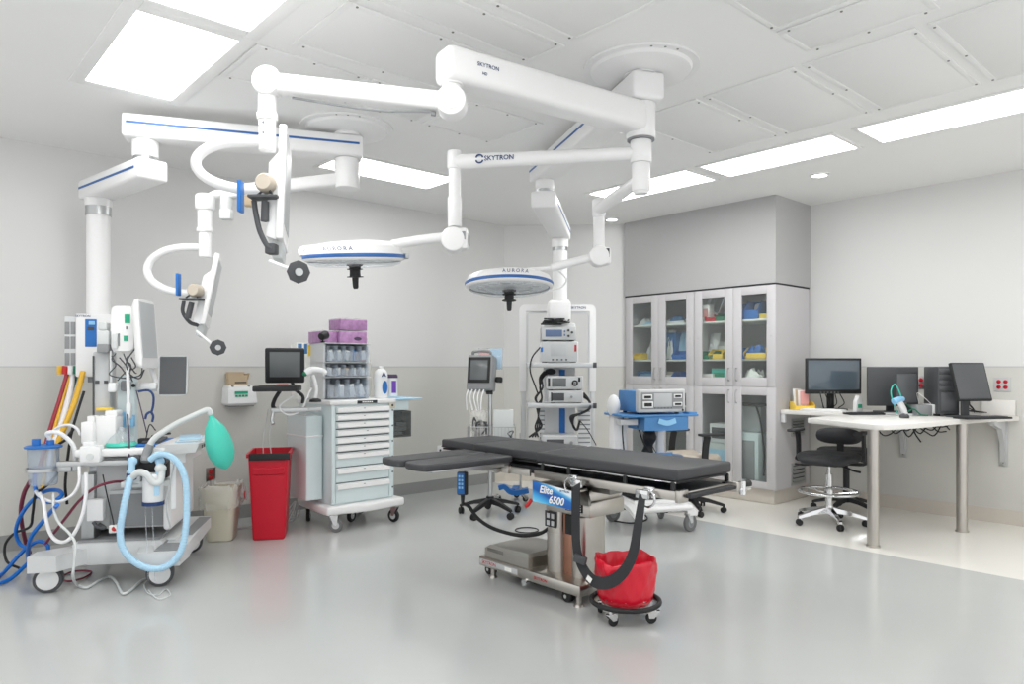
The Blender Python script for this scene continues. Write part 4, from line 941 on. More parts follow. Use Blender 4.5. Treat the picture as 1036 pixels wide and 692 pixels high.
for k in range(9):
    z1, z0 = zs[k], zs[k+1]; m = MB(); x0, x1 = cx0+0.04, cx1-0.05
    m.b2((x0, cy0-0.008, z0+0.004), (x1, cy0+0.02, z1-0.004), 0.003); d_ = C('drawer', m, 'enamel_cool')
    m = MB(); m.loft([[(x, y, z) for y, z in ((cy0-0.009, z1-0.008), (cy0-0.03, z1-0.016), (cy0-0.034, z1-0.05), (cy0-0.028, z1-0.056), (cy0-0.009, z1-0.058))] for x in (x0+0.004, x1-0.004)]); C('pull_lip', m, 'enamel', d_)
    m = MB(); m.box(((x0+x1)/2+0.03*(k == 3), cy0-0.0335, z1-0.024), (0.018, 0.003, 0.006)); C('lock_mark', m, 'grey_mid', d_)
    if k: m = MB(); m.b2((x0, cy0-0.006, z1-0.003), (x1, cy0, z1+0.003)); C('gap', m, 'dark_gap', d_)
m = MB()
for k in range(6): m.cyl((cx1-0.012, cy0-0.0125, 0.32+k*0.14), (cx1-0.012, cy0-0.009, 0.32+k*0.14), 0.008, n=8)
C('screws', m, 'charcoal')
m = MB(); n = 14                                                         # base skirt with a bowed front
fr = [(cx0-0.07+(cx1-cx0+0.16)*k/n, cy0-0.06-0.05*math.sin(PI*k/n)**2*(1 if k > 3 else 0.6)) for k in range(n+1)]
m.prism(fr+[(cx1+0.08, cy0+0.1), (cx1+0.03, cy1), (cx0-0.03, cy1), (cx0-0.07, cy0+0.12)], 0.15, cz0-0.002, 0.02, seg=3); C('base_skirt', m, 'enamel')
for x, y, yw in ((cx0+0.03, cy0-0.02, -0.7), (cx1-0.0, cy0-0.01, 1.9), (cx0+0.33, cy0+0.25, 0.5), (cx0+0.05, cy1-0.08, 1.0), (cx1-0.03, cy1-0.08, 2.0)):
    caster(sc_, x-sc_.location.x, y-sc_.location.y, 0.058, 0.03, yaw=yw, zf=0.15, tyre='rubber_grey' if yw < 0 else 'rubber_black')
m = MB(); m.b2((cx1-0.05, cy0-0.02, 1.035), (cx1+0.012, cy0-0.008, 1.09), 0.004); C('lock_tab', m, 'plastic_cream')
m = MB(); m.cyl((cx1-0.018, cy0-0.024, 1.065), (cx1-0.018, cy0-0.019, 1.065), 0.01, n=12); C('lock', m, 'black')
# waste box hung on its side
t = thing('waste_box', 'tall white waste box hung on the side of the supply cart', 'box', (2.835, 5.9, 0.27))
m = MB(); m.loft([[(x, y, z) for x, y in rrect(0, 0, 0.15, 0.38, 0.012, 3)] for z in (0.0, 0.56)]+[[(x, y, 0.72) for x, y in rrect(0, 0, 0.15, 0.38, 0.012, 3)]]); m.build('body', 'enamel_cool', t, ang=25)
m = MB(); m.prism([(-0.08, -0.195), (0.08, -0.195), (0.08, 0.195), (-0.08, 0.195)], 0.54, 0.552, 0.003); m.build('lid_joint', 'enamel', t)
m = MB(); m.b2((-0.06, -0.12, 0.7205), (0.06, 0.12, 0.728), 0.003); m.build('lid_slot', 'grey_light', t)
# open shelf unit on the worktop: three rows of clear bins
ox0, ox1, oy0, oy1 = 2.965, 3.36, 5.72, 6.05
og = thing('bin_organizer', 'three tier clear bin organizer standing on the supply cart', 'organizer', ((ox0+ox1)/2, oy0, cz1+0.001))
def O(name, mb, mt, par=None): return mb.build(name, mt, par or og, world=True)
tz = [cz1+0.004, 1.325, 1.455, 1.62]
m = MB()
for x in (ox0-0.03, ox1+0.004): m.b2((x, oy0+0.03, cz1+0.001), (x+0.026, oy1+0.03, 1.625), 0.003)
m.b2((ox0-0.03, oy1+0.026, cz1+0.001), (ox1+0.03, oy1+0.034, 1.625))
for z in (1.318, 1.448, 1.618): m.b2((ox0-0.03, oy0-0.01, z), (ox1+0.03, oy1+0.03, z+0.008), 0.002)
O('frame', m, 'enamel_shade')
fill = [['grey_mid', 'plastic_pale', 'paper', 'hose_blue'], ['paper', 'blue', 'beige', 'paper', 'plastic_white'], ['paper', 'plastic_pale', 'green', 'blue_mid', 'ink_red']]
rnd = random.Random(21)
for r_, row in enumerate(fill):
    n = len(row); w = (ox1-ox0)/n; z0, z1 = tz[r_]+0.006, (1.305, 1.435, 1.6)[r_]
    for k, mt in enumerate(row):
        xa, xb = ox0+k*w+0.004, ox0+(k+1)*w-0.004; tk = 0.003; m = MB()
        m.b2((xa, oy0-0.02, z0), (xb, oy1, z0+tk)); m.b2((xa, oy0-0.02, z0), (xa+tk, oy1, z1)); m.b2((xb-tk, oy0-0.02, z0), (xb, oy1, z1)); m.b2((xa, oy0-0.022, z0), (xb, oy0-0.018, z0+(z1-z0)*0.62))
        bn = O('clear_bin', m, 'clear_bin')
        q = packet_mesh(w*0.78, 0.12, (z1-z0)*0.6, 30+r_*7+k, 6); bmesh.ops.transform(q.bm, matrix=T((xa+xb)/2, oy0+0.09, z0+0.004), verts=q.bm.verts[:]); O('contents', q, mt, bn)
        q = MB()
        for j in range(3): q.box(((xa+xb)/2+rnd.uniform(-.01, .01), oy0+0.03+j*0.05, z0+(z1-z0)*0.42), (w*0.6, 0.006, (z1-z0)*0.62), M=T((xa+xb)/2, oy0+0.05, z0+0.05) @ roty(rnd.uniform(-.35, .35)) @ T(-(xa+xb)/2, -oy0-0.05, -z0-0.05))
        O('packet', q, rnd.choice(['paper', 'plastic_white', mt]), bn)
# purple boxes wrapped in film
def purple_box(label, x, y, z, w, d, h, hole):
    t = thing('wrapped_box', label, 'box', (x, y, z), 0.05, 'purple boxes on the organizer')
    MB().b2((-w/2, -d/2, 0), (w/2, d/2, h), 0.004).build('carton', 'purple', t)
    f_ = packet_mesh(w*1.02, d*1.02, 0.012, 77, 8)
    bmesh.ops.translate(f_.bm, vec=(0, 0, h+0.001), verts=f_.bm.verts[:]); f_.build('film', 'film', t)
    if hole: q = MB(); q.lathe([(0, 0), (0.04, 0)], M=T(w*0.16, -d/2-0.001, h*0.4) @ rotx(PI/2) @ Matrix.Diagonal((1, 0.42, 1, 1)), n=20); q.build('opening', 'violet_dark', t)
zt = 1.6275
b1 = onY(351, 340, 5.8)
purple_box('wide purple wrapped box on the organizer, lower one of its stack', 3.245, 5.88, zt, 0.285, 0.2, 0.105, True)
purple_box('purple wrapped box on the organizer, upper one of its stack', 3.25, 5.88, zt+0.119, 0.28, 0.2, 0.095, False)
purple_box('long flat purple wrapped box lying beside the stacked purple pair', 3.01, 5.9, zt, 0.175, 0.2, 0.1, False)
t = thing('supply_box', 'small patterned carton behind the black terminal screen', 'box', (2.875, 6.05, 1.13), 0)
MB().b2((-0.07, -0.06, 0), (0.07, 0.06, 0.5), 0.004).build('carton', 'paper', t); m = MB(); m.b2((-0.06, -0.0615, 0.4), (-0.02, -0.0605, 0.49)); m.b2((0.0, -0.0615, 0.4), (0.03, -0.0605, 0.49)); m.build('printed_panel', 'blue_mid', t)
MB().b2((0.035, -0.0625, 0.38), (0.065, -0.0605, 0.48)).build('printed_panel', 'yellow', t)
# bag, spray pack and tub of wipes on the worktop
m = MB(); rnd = random.Random(4)
loops = []
for q, z in ((0.6, 0.0), (1.0, 0.03), (1.05, 0.15), (0.9, 0.3), (0.7, 0.42), (0.45, 0.5), (0.3, 0.56)):
    loops.append([(0.055*q*math.cos(2*PI*k/16)*(1+rnd.uniform(-.2, .2)), 0.06*q*math.sin(2*PI*k/16)*(1+rnd.uniform(-.2, .2)), z) for k in range(16)])
m.loft(loops); solo(m, 'plastic_bag', 'clear_bag', 'clear plastic bag standing between the organizer and the bottle', 'bag', (3.47, 5.95, cz1+0.001))
t = thing('spray_bottle', 'white bottle with a blue oval label on the supply cart', 'bottle', (3.5, 5.72, cz1+0.001), 0.1)
m = MB(); m.loft([[(x*q, y*q, z) for x, y in rrect(0, 0, 0.13, 0.085, 0.035, 4)] for q, z in ((0.92, 0), (1, 0.01), (1, 0.2), (0.97, 0.22), (0.8, 0.25), (0.45, 0.27))]); m.build('body', 'plastic_white', t, ang=50)
m = MB(); m.cyl((0, 0, 0.265), (0, 0, 0.295), 0.02, n=14, bev=0.004); m.build('cap', 'plastic_white', t)
m = MB(); m.lathe([(0, 0.0), (0.038, 0.0), (0.038, 0.002)], M=T(0.012, -0.0435, 0.1) @ rotx(PI/2) @ Matrix.Diagonal((0.8, 1.6, 1, 1)), n=24); m.build('label', 'blue', t)
m = MB(); m.prism([(-0.03, 0), (0.0, 0.05), (0.03, 0), (0.012, 0.004), (0, 0.02), (-0.012, 0.004)], 0, 0.0015, M=T(0.0, -0.0435, 0.195) @ rotx(PI/2)); m.build('printed_mark', 'ink', t)
t = thing('wipes_tub', 'white tub of wipes with a violet label and dark lid', 'tub', (3.645, 5.77, cz1+0.014), 0)
MB().lathe([(0, 0), (0.056, 0), (0.058, 0.01), (0.058, 0.17), (0, 0.17)], n=32).build('body', 'plastic_white', t)
MB().lathe([(0, 0.17), (0.06, 0.17), (0.06, 0.19), (0.05, 0.205), (0, 0.205)], n=32).build('lid', 'violet_dark', t)
m = MB(); lp = [(0.0588*math.cos(-PI/2-0.28+0.08*k), 0.0588*math.sin(-PI/2-0.28+0.08*k)) for k in range(-3, 8)]
for a, b in zip(lp, lp[1:]): m.quad([(a[0], a[1], 0.03), (b[0], b[1], 0.03), (b[0], b[1], 0.145), (a[0], a[1], 0.145)])
m.build('label', 'violet', t)
t = thing('side_shelf', 'pale blue fold-out shelf on the cart side carrying the tub of wipes', 'shelf', (3.68, 5.8, 1.11))
MB().b2((-0.11, -0.2, 0), (0.2, 0.25, 0.012), 0.004).build('board', 'hose_blue', t)
MB().b2((-0.11, -0.15, -0.1), (0.08, 0.2, -0.001), 0.004).build('apron', 'enamel_cool', t)
t = thing('sharps_holder', 'clear case of dark supplies hung beside the cart drawers', 'holder', (3.68, 5.69, 0.76))
m = MB(); m.b2((-0.12, -0.05, 0), (0.1, 0.1, 0.006)); m.b2((-0.12, 0.09, 0), (0.1, 0.1, 0.24))
for x in (-0.12, 0.094): m.b2((x, -0.05, 0), (x+0.006, 0.1, 0.24))
m.b2((-0.12, -0.05, 0.234), (0.1, 0.1, 0.24)); m.build('frame', 'charcoal', t)
MB().b2((-0.114, -0.052, 0.006), (0.094, -0.048, 0.234)).build('front', 'glass_pane', t)
m = MB(); m.b2((-0.1, -0.02, 0.055), (0.07, 0.06, 0.1), 0.01); m.b2((-0.05, -0.03, 0.1), (0.06, 0.04, 0.14), 0.008); m.b2((-0.1, -0.03, 0.02), (0.02, 0.05, 0.05), 0.008); m.build('contents', 'charcoal', t)
# ---------------------------------------------------------------- black terminal on an arm at the cart's side
sp = P(283, 374, 5.75)
rt = Vector((RX, RY, 0)); rt = (rt*0.95+FWD*0.3).normalized()
tm = thing('terminal', 'black terminal with touch screen and keyboard on an arm beside the cart', 'computer', (sp.x, sp.y, 1.12), math.atan2(rt.y, rt.x))
zc = sp.z-1.12; M = T(0.04, 0, zc+0.03) @ rotx(R(10))
MB().box((0, 0.02, 0), (0.305, 0.045, 0.285), 0.014, M=M, seg=3).build('housing', 'black', tm)
MB().box((0, -0.0025, 0.012), (0.235, 0.004, 0.205), 0.002, M=M).build('display', 'screen_grey', tm)
m = MB(); m.prism([(-0.2, -0.22), (0.13, -0.22), (0.17, 0.0), (-0.14, 0.02)], -0.022, 0.022, 0.01, M=T(0, -0.03, 0.125)); kb = m.build('keyboard_base', 'black', tm)
m = MB()
for r_ in range(5):
    for c in range(10): m.box((-0.14+c*0.026+r_*0.008, -0.215+r_*0.03, 0.149), (0.021, 0.022, 0.005))
m.build('keys', 'charcoal', kb)
MB().box((0.02, -0.035, 0.152), (0.09, 0.012, 0.008)).build('red_strip', 'ink_red', kb)
m = MB(); m.tube([(0.08, 0.06, zc-0.06), (0.12, 0.14, zc-0.16), (0.18, 0.16, 0.05), (0.18, 0.15, -0.01)], 0.014, n=10); m.tube([(0.0, -0.06, 0.1), (-0.04, -0.02, 0.03), (-0.05, 0.0, -0.03), (0.0, 0.02, -0.06)], 0.016, n=10); m.build('support_arm', 'black', tm)
m = MB(); m.b2((-0.07, -0.04, -0.075), (0.22, 0.18, -0.035), 0.008); m.tube([(-0.05, -0.03, -0.06), (-0.06, -0.05, -0.12), (-0.05, -0.07, -0.16)], 0.014, n=10); m.b2((0.15, 0.12, -0.08), (0.33, 0.2, -0.04), 0.006); m.build('mounting_plate', 'alu', tm)
m = MB(); m.tube([(0.1, 0.0, 0.06), (0.0, -0.05, -0.02), (0.06, -0.04, -0.09), (0.16, -0.02, -0.06), (0.22, 0.02, 0.06), (0.25, 0.05, 0.12)], 0.007, n=8); m.build('cable', 'plastic_white', tm)
m = MB(); m.tube([(-0.09, 0.1, -0.05), (-0.13, 0.12, -0.35), (-0.1, 0.14, -0.7), (-0.06, 0.12, -0.92)], 0.004, n=6); m.tube([(-0.05, 0.1, -0.05), (-0.08, 0.12, -0.3), (-0.04, 0.14, -0.6), (-0.03, 0.12, -0.9)], 0.004, n=6); m.build('hanging_cord', 'grey_light', tm)
hs = P(319, 368, 5.85)
t = thing('barcode_scanner', 'white gooseneck hand scanner in front of the clear organizer', 'scanner', (hs.x, hs.y, cz1+0.001), math.atan2(RY, RX))
m = MB(); m.lathe([(0, 0), (0.05, 0), (0.046, 0.02), (0.02, 0.03), (0, 0.03)], n=24); m.build('foot', 'black', t)
m = MB(); m.tube([(0.0, 0.0, 0.03), (0.01, 0.0, 0.1), (0.0, 0.0, 0.16), (-0.02, 0, 0.22)], 0.014, n=10); m.build('neck', 'plastic_white', t)
m = MB(); m.tube([(-0.07, -0.03, 0.235), (-0.02, -0.01, 0.265), (0.06, 0.0, 0.255), (0.09, 0.0, 0.235)], lambda q: 0.03-0.012*q, n=14); m.build('head', 'plastic_white', t)
m = MB(); m.sph((-0.075, -0.033, 0.232), 0.022, n=12); m.build('window', 'green', t)
t = thing('desk_lamp', 'small black lamp head on a thin arm at the corner of the organizer', 'lamp', (2.955, 5.79, 1.6275), 0)
m = MB(); m.cyl((0, 0, 0), (0, 0, 0.012), 0.02, n=14); m.tube([(0, 0, 0.01), (-0.01, -0.02, 0.05)], 0.006, n=8); m.build('arm', 'black', t)
m = MB(); m.cyl((-0.045, -0.05, 0.05), (0.02, -0.02, 0.07), 0.033, r2=0.04, n=18, bev=0.006); m.build('lamp_head', 'black', t)
# cables on the floor between bins and cart
m = MB(); rnd = random.Random(2)
for k in range(3): m.tube([(2.25+0.1*k, 6.25-0.05*k, 0.01), (2.6, 6.2-0.04*k, 0.012), (2.75, 6.05, 0.05+0.05*k), (2.8, 6.0, 0.22), (2.82+0.03*k, 6.1, 0.1), (2.86, 6.2, 0.012), (2.7, 6.3, 0.01)], 0.006, n=6)
solo(m, 'floor_cable', 'grey_light', 'grey cables on the floor between the red bin and the supply cart', 'cables', (2.6, 6.2, 0.01), world=True)
# ---------------------------------------------------------------- rolling monitor stand behind the arm boards
c = G(496, 521)
vt = thing('monitor_stand', 'rolling pole stand with black five star base and wire basket', 'stand', (c.x, c.y, 0), rzc)
star_base(vt, 0.3, 0.16, 'black', a0=0.42, cr=0.032)
MB().cyl((0, 0, 0.15), (0, 0, 1.15), 0.019, n=16).build('pole', 'alu', vt)
m = MB(); bx0, bx1, by0, by1, bz0, bz1 = -0.21, 0.24, -0.14, 0.16, 0.70, 0.85
for z in (bz0, bz1):
    m.tube([(bx0, by0, z), (bx1, by0, z), (bx1, by1, z), (bx0, by1, z)], 0.005, n=6, closed=True, sub=1)
for k in range(15):
    x = bx0+(bx1-bx0)*k/14
    for y in (by0, by1): m.cyl((x, y, bz0), (x, y, bz1), 0.0025, n=6)
    m.cyl((x, by0, bz0), (x, by1, bz0), 0.0025, n=6)
for k in range(8):
    y = by0+(by1-by0)*k/7
    for x in (bx0, bx1): m.cyl((x, y, bz0), (x, y, bz1), 0.0025, n=6)
m.build('basket', 'alu', vt)
m = MB(); m.cyl((0, 0, 0.68), (0, 0, 0.75), 0.03, n=14); m.build('basket_collar', 'alu', vt)
vm = thing('patient_monitor', 'grey patient monitor with handle and dark screen on the rolling stand', 'monitor', (c.x-0.02, c.y+0.02, 1.1505), rzc-0.28)
vm.scale = (1.1, 1.1, 1.1)
M = T(-0.06, -0.03, 0.19) @ rotx(R(-9))
MB().box((0, 0.06, 0), (0.225, 0.15, 0.31), 0.018, M=M, seg=3).build('housing', 'grey_mid', vm)
MB().box((0, -0.017, 0.02), (0.2, 0.012, 0.225), 0.004, M=M).build('bezel', 'black', vm); MB().box((0.0, -0.0245, 0.02), (0.155, 0.004, 0.17), 0.001, M=M).build('display', 'screen_grey', vm)
m = MB(); m.tube([(-0.08, 0.04, 0.15), (-0.075, 0.03, 0.185), (0.0, 0.03, 0.195), (0.075, 0.03, 0.185), (0.08, 0.04, 0.15)], 0.013, n=10, M=M); m.build('handle', 'grey_mid', vm)
MB().cyl((0.02, 0.0, 0.0), (0.02, 0.0, 0.05), 0.03, n=16).build('mount', 'black', vm); MB().box((0.15, 0.09, -0.05), (0.06, 0.05, 0.05), 0.012, M=M).build('connector', 'black', vm)
m = MB()
for k in range(5): x = -0.09+0.035*k; m.tube([(x, -0.01, -0.15), (x-0.01, -0.03, -0.22), (x+0.02*math.sin(k), -0.02, -0.33)], 0.006, n=6, M=M)
m.build('lead', 'plastic_white', vm)
m = MB(); m.b2((-0.07, 0.135, 0.05), (0.16, 0.15, 0.24), 0.004, M=M); ho = m.build('chart_holder', 'clear_plastic', vm)
MB().b2((-0.06, 0.139, 0.06), (0.03, 0.145, 0.23), M=M).build('paper_sheet', 'pink', ho); MB().b2((0.04, 0.139, 0.06), (0.15, 0.145, 0.235), M=M).build('paper_sheet', 'hose_blue', ho)
m = packet_mesh(0.16, 0.3, 0.1, 41, 8); bmesh.ops.transform(m.bm, matrix=rotx(R(80)) @ T(0, 0.15, 0), verts=m.bm.verts[:])
zm = min(v.co.z for v in m.bm.verts); bmesh.ops.translate(m.bm, vec=(0, 0, -zm), verts=m.bm.verts[:])
bp = Vector((c.x, c.y, 0)) + RIGHT*-0.11 + FWD*-0.02
solo(m, 'plastic_bag', 'clear_bag', 'clear bag of leads standing in the wire basket', 'bag', (bp.x, bp.y, 0.705), rzc)
m = MB(); rnd = random.Random(8)
for k in range(5): m.tube([(rnd.uniform(-.07, .07), rnd.uniform(-.03, .03), rnd.uniform(0.0, .2)) for _ in range(6)], 0.008, n=6)
bmesh.ops.translate(m.bm, vec=(0, 0, 0.03), verts=m.bm.verts[:]); solo(m, 'lead_coil', 'charcoal', 'dark coil of leads in the wire basket bag', 'cables', (bp.x, bp.y-0.02, 0.705), rzc)
bp2 = Vector((c.x, c.y, 0)) + RIGHT*0.12
t = thing('supply_box', 'plain white box standing in the wire basket', 'box', (bp2.x, bp2.y, 0.7055), rzc)
m = MB(); m.b2((-0.09, -0.03, 0), (0.1, 0.08, 0.3), 0.006); m.build('carton', 'plastic_pale', t); m = MB(); m.tube([(0.09, -0.06, 0.05), (0.06, -0.065, 0.02), (0.1, -0.07, 0.1), (0.05, -0.07, 0.08), (0.09, -0.06, 0.03)], 0.006, n=6); m.build('lead', 'charcoal', t)
# ---------------------------------------------------------------- low stand with blue wheeled base
c2 = G(518, 507)
t = thing('drip_stand', 'pole stand with a blue wheeled base behind the table', 'stand', (c2.x, c2.y, 0), rzc)
m = MB()
m.tube([(-0.14, -0.05, 0.15), (-0.08, -0.05, 0.16), (-0.02, -0.05, 0.11), (0.06, -0.04, 0.1), (0.17, -0.03, 0.12)], 0.03, n=10, flat=(0.035, 0.025)); m.tube([(0.0, -0.04, 0.11), (0.03, 0.1, 0.1), (0.05, 0.2, 0.11)], 0.03, n=10, flat=(0.035, 0.025))
m.build('base', 'blue', t)
for x, y in ((-0.14, -0.05), (0.14, -0.03), (0.05, 0.2)): caster(t, x, y, 0.032, 0.022, yaw=x*5, tyre='rubber_black', hub='rubber_grey', zf=0.075)
MB().cyl((0.09, -0.03, 0.1), (0.09, -0.03, 0.72), 0.011, n=12).build('pole', 'alu', t)
# ---------------------------------------------------------------- electrosurgery cart
ec = thing('equipment_cart', 'white cart with blue trays and large grey casters behind the table', 'cart', (5.14, 3.90, 0), -0.46)
def E_(name, mb, mt, par=None): return mb.build(name, mt, par or ec)
m = MB()
for s in (-1, 1): m.loft([[(s*0.25+a, y, z+b) for a, b in ((-0.045, -0.03), (0.045, -0.03), (0.05, 0.01), (0.0, 0.04), (-0.05, 0.01))] for y, z in ((-0.3, 0.17), (-0.2, 0.21), (0.0, 0.24), (0.2, 0.21), (0.3, 0.18))])
m.box((0, -0.05, 0.25), (0.52, 0.34, 0.05), 0.02); m.b2((-0.26, -0.31, 0.18), (0.26, -0.2, 0.24), 0.03, seg=3); E_('base', m, 'enamel')
for x, y, a in ((-0.24, -0.27, 0.9), (0.24, -0.27, 0.4), (-0.24, 0.27, 0.2), (0.24, 0.27, 1.4)): caster(ec, x, y, 0.075, 0.032, yaw=a, fork='grey_light', hub='grey_mid', zf=0.165)
m = MB(); m.b2((-0.25, -0.2, 0.275), (0.25, 0.16, 0.3), 0.008); m.b2((-0.25, -0.19, 0.3), (-0.235, 0.16, 0.36), 0.004); E_('lower_tray', m, 'black')
m = MB(); m.box((-0.05, -0.1, 0.33), (0.14, 0.1, 0.05), 0.02); E_('pedal', m, 'yellow'); m = MB(); m.box((0.1, -0.1, 0.33), (0.16, 0.1, 0.05), 0.02); E_('pedal', m, 'blue')
m = MB(); m.b2((-0.33, 0.05, 0.27), (-0.2, 0.17, 1.0), 0.02); m.b2((0.12, 0.1, 0.27), (0.19, 0.17, 1.0), 0.01); E_('upright', m, 'enamel')
m = MB(); m.tube([(0.0, 0.05, 0.3), (0.0, 0.06, 0.6), (0.02, 0.05, 0.8), (0.03, 0.04, 0.98)], lambda q: 0.05+0.012*math.sin(q*22), n=12, sub=8); E_('cord_bundle', m, 'black')
m = MB(); m.prism([(-0.27, -0.22), (0.22, -0.22), (0.3, -0.02), (0.2, 0.16), (-0.27, 0.16)], 0.60, 0.63, 0.008); m.b2((-0.27, -0.225, 0.63), (0.1, -0.21, 0.68), 0.004); m.b2((-0.275, -0.22, 0.63), (-0.262, 0.1, 0.69), 0.004); E_('mid_shelf', m, 'blue_mid')
m = MB(); m.prism([(-0.36, -0.2), (-0.3, -0.25), (0.34, -0.24), (0.38, -0.12), (0.3, 0.2), (-0.36, 0.2)], 0.985, 1.005, 0.006); m.b2((0.26, -0.22, 1.0), (0.34, -0.1, 1.02), 0.006); E_('top_tray', m, 'blue_mid')
m = MB(); n = 12; m.loft([[(x, -0.24-0.03*math.sin(PI*k/n), z) for k, x in enumerate([-0.17+0.41*j/n for j in range(n+1)])]+[(0.24, 0.1, z), (-0.17, 0.1, z)] for z in (0.87, 0.9, 0.97, 0.984)]); dr = E_('drawer', m, 'blue_mid')
m = MB(); m.tube([(-0.06, -0.275, 0.955), (0.02, -0.28, 0.935), (0.1, -0.275, 0.955)], 0.02, n=8, flat=(0.006, 0.022)); E_('drawer_pull', m, 'blue_pale', dr)
m = MB(); m.sph((-0.33, 0.05, 1.07), 0.1, (0.55, 0.8, 1.0), n=16); E_('cable_holder', m, 'plastic_white')
m = MB(); m.box((-0.28, -0.12, 0.94), (0.16, 0.1, 0.05), 0.006); E_('bracket', m, 'grey_light')
m = MB(); m.tube([(-0.33, -0.15, 0.99), (-0.34, -0.16, 0.85), (-0.31, -0.14, 0.6), (-0.3, -0.1, 0.42)], 0.006, n=6); m.tube([(-0.17, -0.1, 0.9), (-0.12, -0.12, 0.75), (-0.03, -0.1, 0.64)], 0.007, n=6); m.tube([(-0.12, -0.1, 0.86), (-0.05, -0.12, 0.74), (0.02, -0.1, 0.64)], 0.004, n=6); E_('cable', m, 'black')
eu = thing('surgical_generator', 'blue and white surgical generator with central screen on the blue cart', 'device', (5.14, 3.9, 1.0215), -0.46)
eu.scale = (0.88, 1, 1)
MB().b2((-0.25, -0.19, 0), (0.25, 0.2, 0.185), 0.012).build('housing', 'blue_mid', eu)
m = MB(); m.b2((-0.255, -0.225, 0.0), (0.255, -0.16, 0.2), 0.018, seg=3); m.build('front_frame', 'grey_light', eu)
MB().b2((-0.225, -0.2285, 0.03), (0.225, -0.22, 0.175), 0.004).build('front_panel', 'grey_mid', eu); MB().b2((-0.09, -0.232, 0.05), (0.1, -0.228, 0.165), 0.001).build('display', 'screen_light', eu)
for x, z, w_, h_ in ((-0.16, 0.135, 0.1, 0.042), (-0.155, 0.07, 0.11, 0.055), (0.165, 0.14, 0.085, 0.034), (0.165, 0.072, 0.095, 0.034)):
    o = MB().box((x, -0.231, z), (w_, 0.008, h_), 0.003).build('socket_frame', 'plastic_white', eu); MB().box((x, -0.236, z), (w_*0.72, 0.004, h_*0.55), 0.001).build('socket', 'black', o)
m = MB()
for k in range(6): m.cyl((-0.08+k*0.035, -0.23, 0.04), (-0.08+k*0.035, -0.2335, 0.04), 0.005, n=8)
m.build('buttons', 'charcoal', eu)
m = MB(); m.cyl((0.22, -0.226, 0.02), (0.22, -0.231, 0.02), 0.01, n=12); m.build('power_switch', 'black', eu)
m = MB(); [m.b2((x-0.015, y-0.015, -0.0145), (x+0.015, y+0.015, 0.0)) for x in (-0.2, 0.2) for y in (-0.15, 0.15)]; m.build('feet', 'black', eu)
# ---------------------------------------------------------------- ceiling mounts
A1, A2 = Vector((3.35, 2.61, 0)), P(351, 128, 5.23); A2.z = 0
def mount(a, label, stages):
    t = thing('boom_mount', label, 'ceiling mount', (a.x, a.y, CEIL))
    MB().lathe([(0.335, -0.0005), (0.335, -0.014), (0.295, -0.016), (0.285, -0.034), (0.25, -0.046), (0.1, -0.05), (0, -0.05)], n=56).build('flange', 'enamel', t, ang=20)
    m = MB()
    for r, z1, z0 in stages: m.cyl((0, 0, z0-CEIL), (0, 0, z1-CEIL), r, n=32, bev=0.004)
    m.build('spindle', 'enamel', t)
    m = MB()
    for k in range(3): a_ = -2.3+k*0.25; m.cyl((0.315*math.cos(a_), 0.315*math.sin(a_), -0.017), (0.315*math.cos(a_), 0.315*math.sin(a_), -0.0135), 0.007, n=8)
    m.build('screws', 'steel_dark', t)
    return t
mount(A1, 'round ceiling mount carrying the surgical lamps, nearest the camera', [(0.1, CEIL-0.048, 3.108)])
mount(A2, 'round ceiling mount above the striped arm of the gas column', [(0.1, CEIL-0.048, 3.092)])
def beam(m, a, b, w, h, z0, over0=0.0, over1=0.0, bev=0.02, mi=0, taper_=1.0):   # a level beam between two plan points, z0 its underside
    a, b = Vector((a.x, a.y, 0)), Vector((b.x, b.y, 0)); d = (b-a).normalized(); L = (b-a).length
    M = axes((a.x, a.y, z0), d, UP.cross(d), UP)
    vs0 = len(m.bm.verts)
    lp = lambda x, k: [(x, -w/2*k, 0), (x, w/2*k, 0), (x, w/2*k, h), (x, -w/2*k, h)]
    q = MB(); q.loft([lp(-over0, 1), lp(L+over1, taper_)], M=M)
    bmesh.ops.recalc_face_normals(q.bm, faces=q.bm.faces[:])
    if bev: bmesh.ops.bevel(q.bm, geom=q.bm.edges[:], offset=bev, segments=3, affect='EDGES', profile=0.5, clamp_overlap=True)
    me = bpy.data.meshes.new('tmp'); q.bm.to_mesh(me); q.bm.free(); m.bm.from_mesh(me); bpy.data.meshes.remove(me)
    return M, L
# ---------------------------------------------------------------- equipment boom with a shelf column (from the near mount)
E1 = P(551, 183, 5.9); E2 = P(566.5, 243, 7.22)
eb = thing('equipment_boom', 'white boom with blue striped arm carrying the device shelves', 'boom', (A1.x, A1.y, 3.03))
m = MB(); M, L = beam(m, A1, E1, 0.2, 0.155, 2.95, 0.11, 0.12); ar = m.build('upper_arm', 'enamel', eb, world=True)
m = MB(); m.b2((0.12, 0.0985, 0.085), (L+0.1, 0.1025, 0.1), M=M); m.b2((0.12, -0.1025, 0.085), (L+0.1, -0.0985, 0.1), M=M); m.build('blue_stripe', 'blue_stripe', ar, world=True)
m = MB(); m.cyl((E1.x, E1.y, 2.875), (E1.x, E1.y, 2.955), 0.077, n=28, bev=0.004); m.cyl((E1.x, E1.y, 2.845), (E1.x, E1.y, 2.876), 0.07, n=28, mi=1); m.build('pivot', ['enamel', 'alu'], eb, world=True)
m = MB(); M, L = beam(m, E1, E2, 0.2, 0.14, 2.705, 0.11, 0.1); ar = m.build('lower_arm', 'enamel', eb, world=True)
m = MB(); m.b2((0.05, -0.1025, 0.07), (L+0.08, -0.0985, 0.084), M=M); m.build('blue_stripe', 'blue_stripe', ar, world=True)
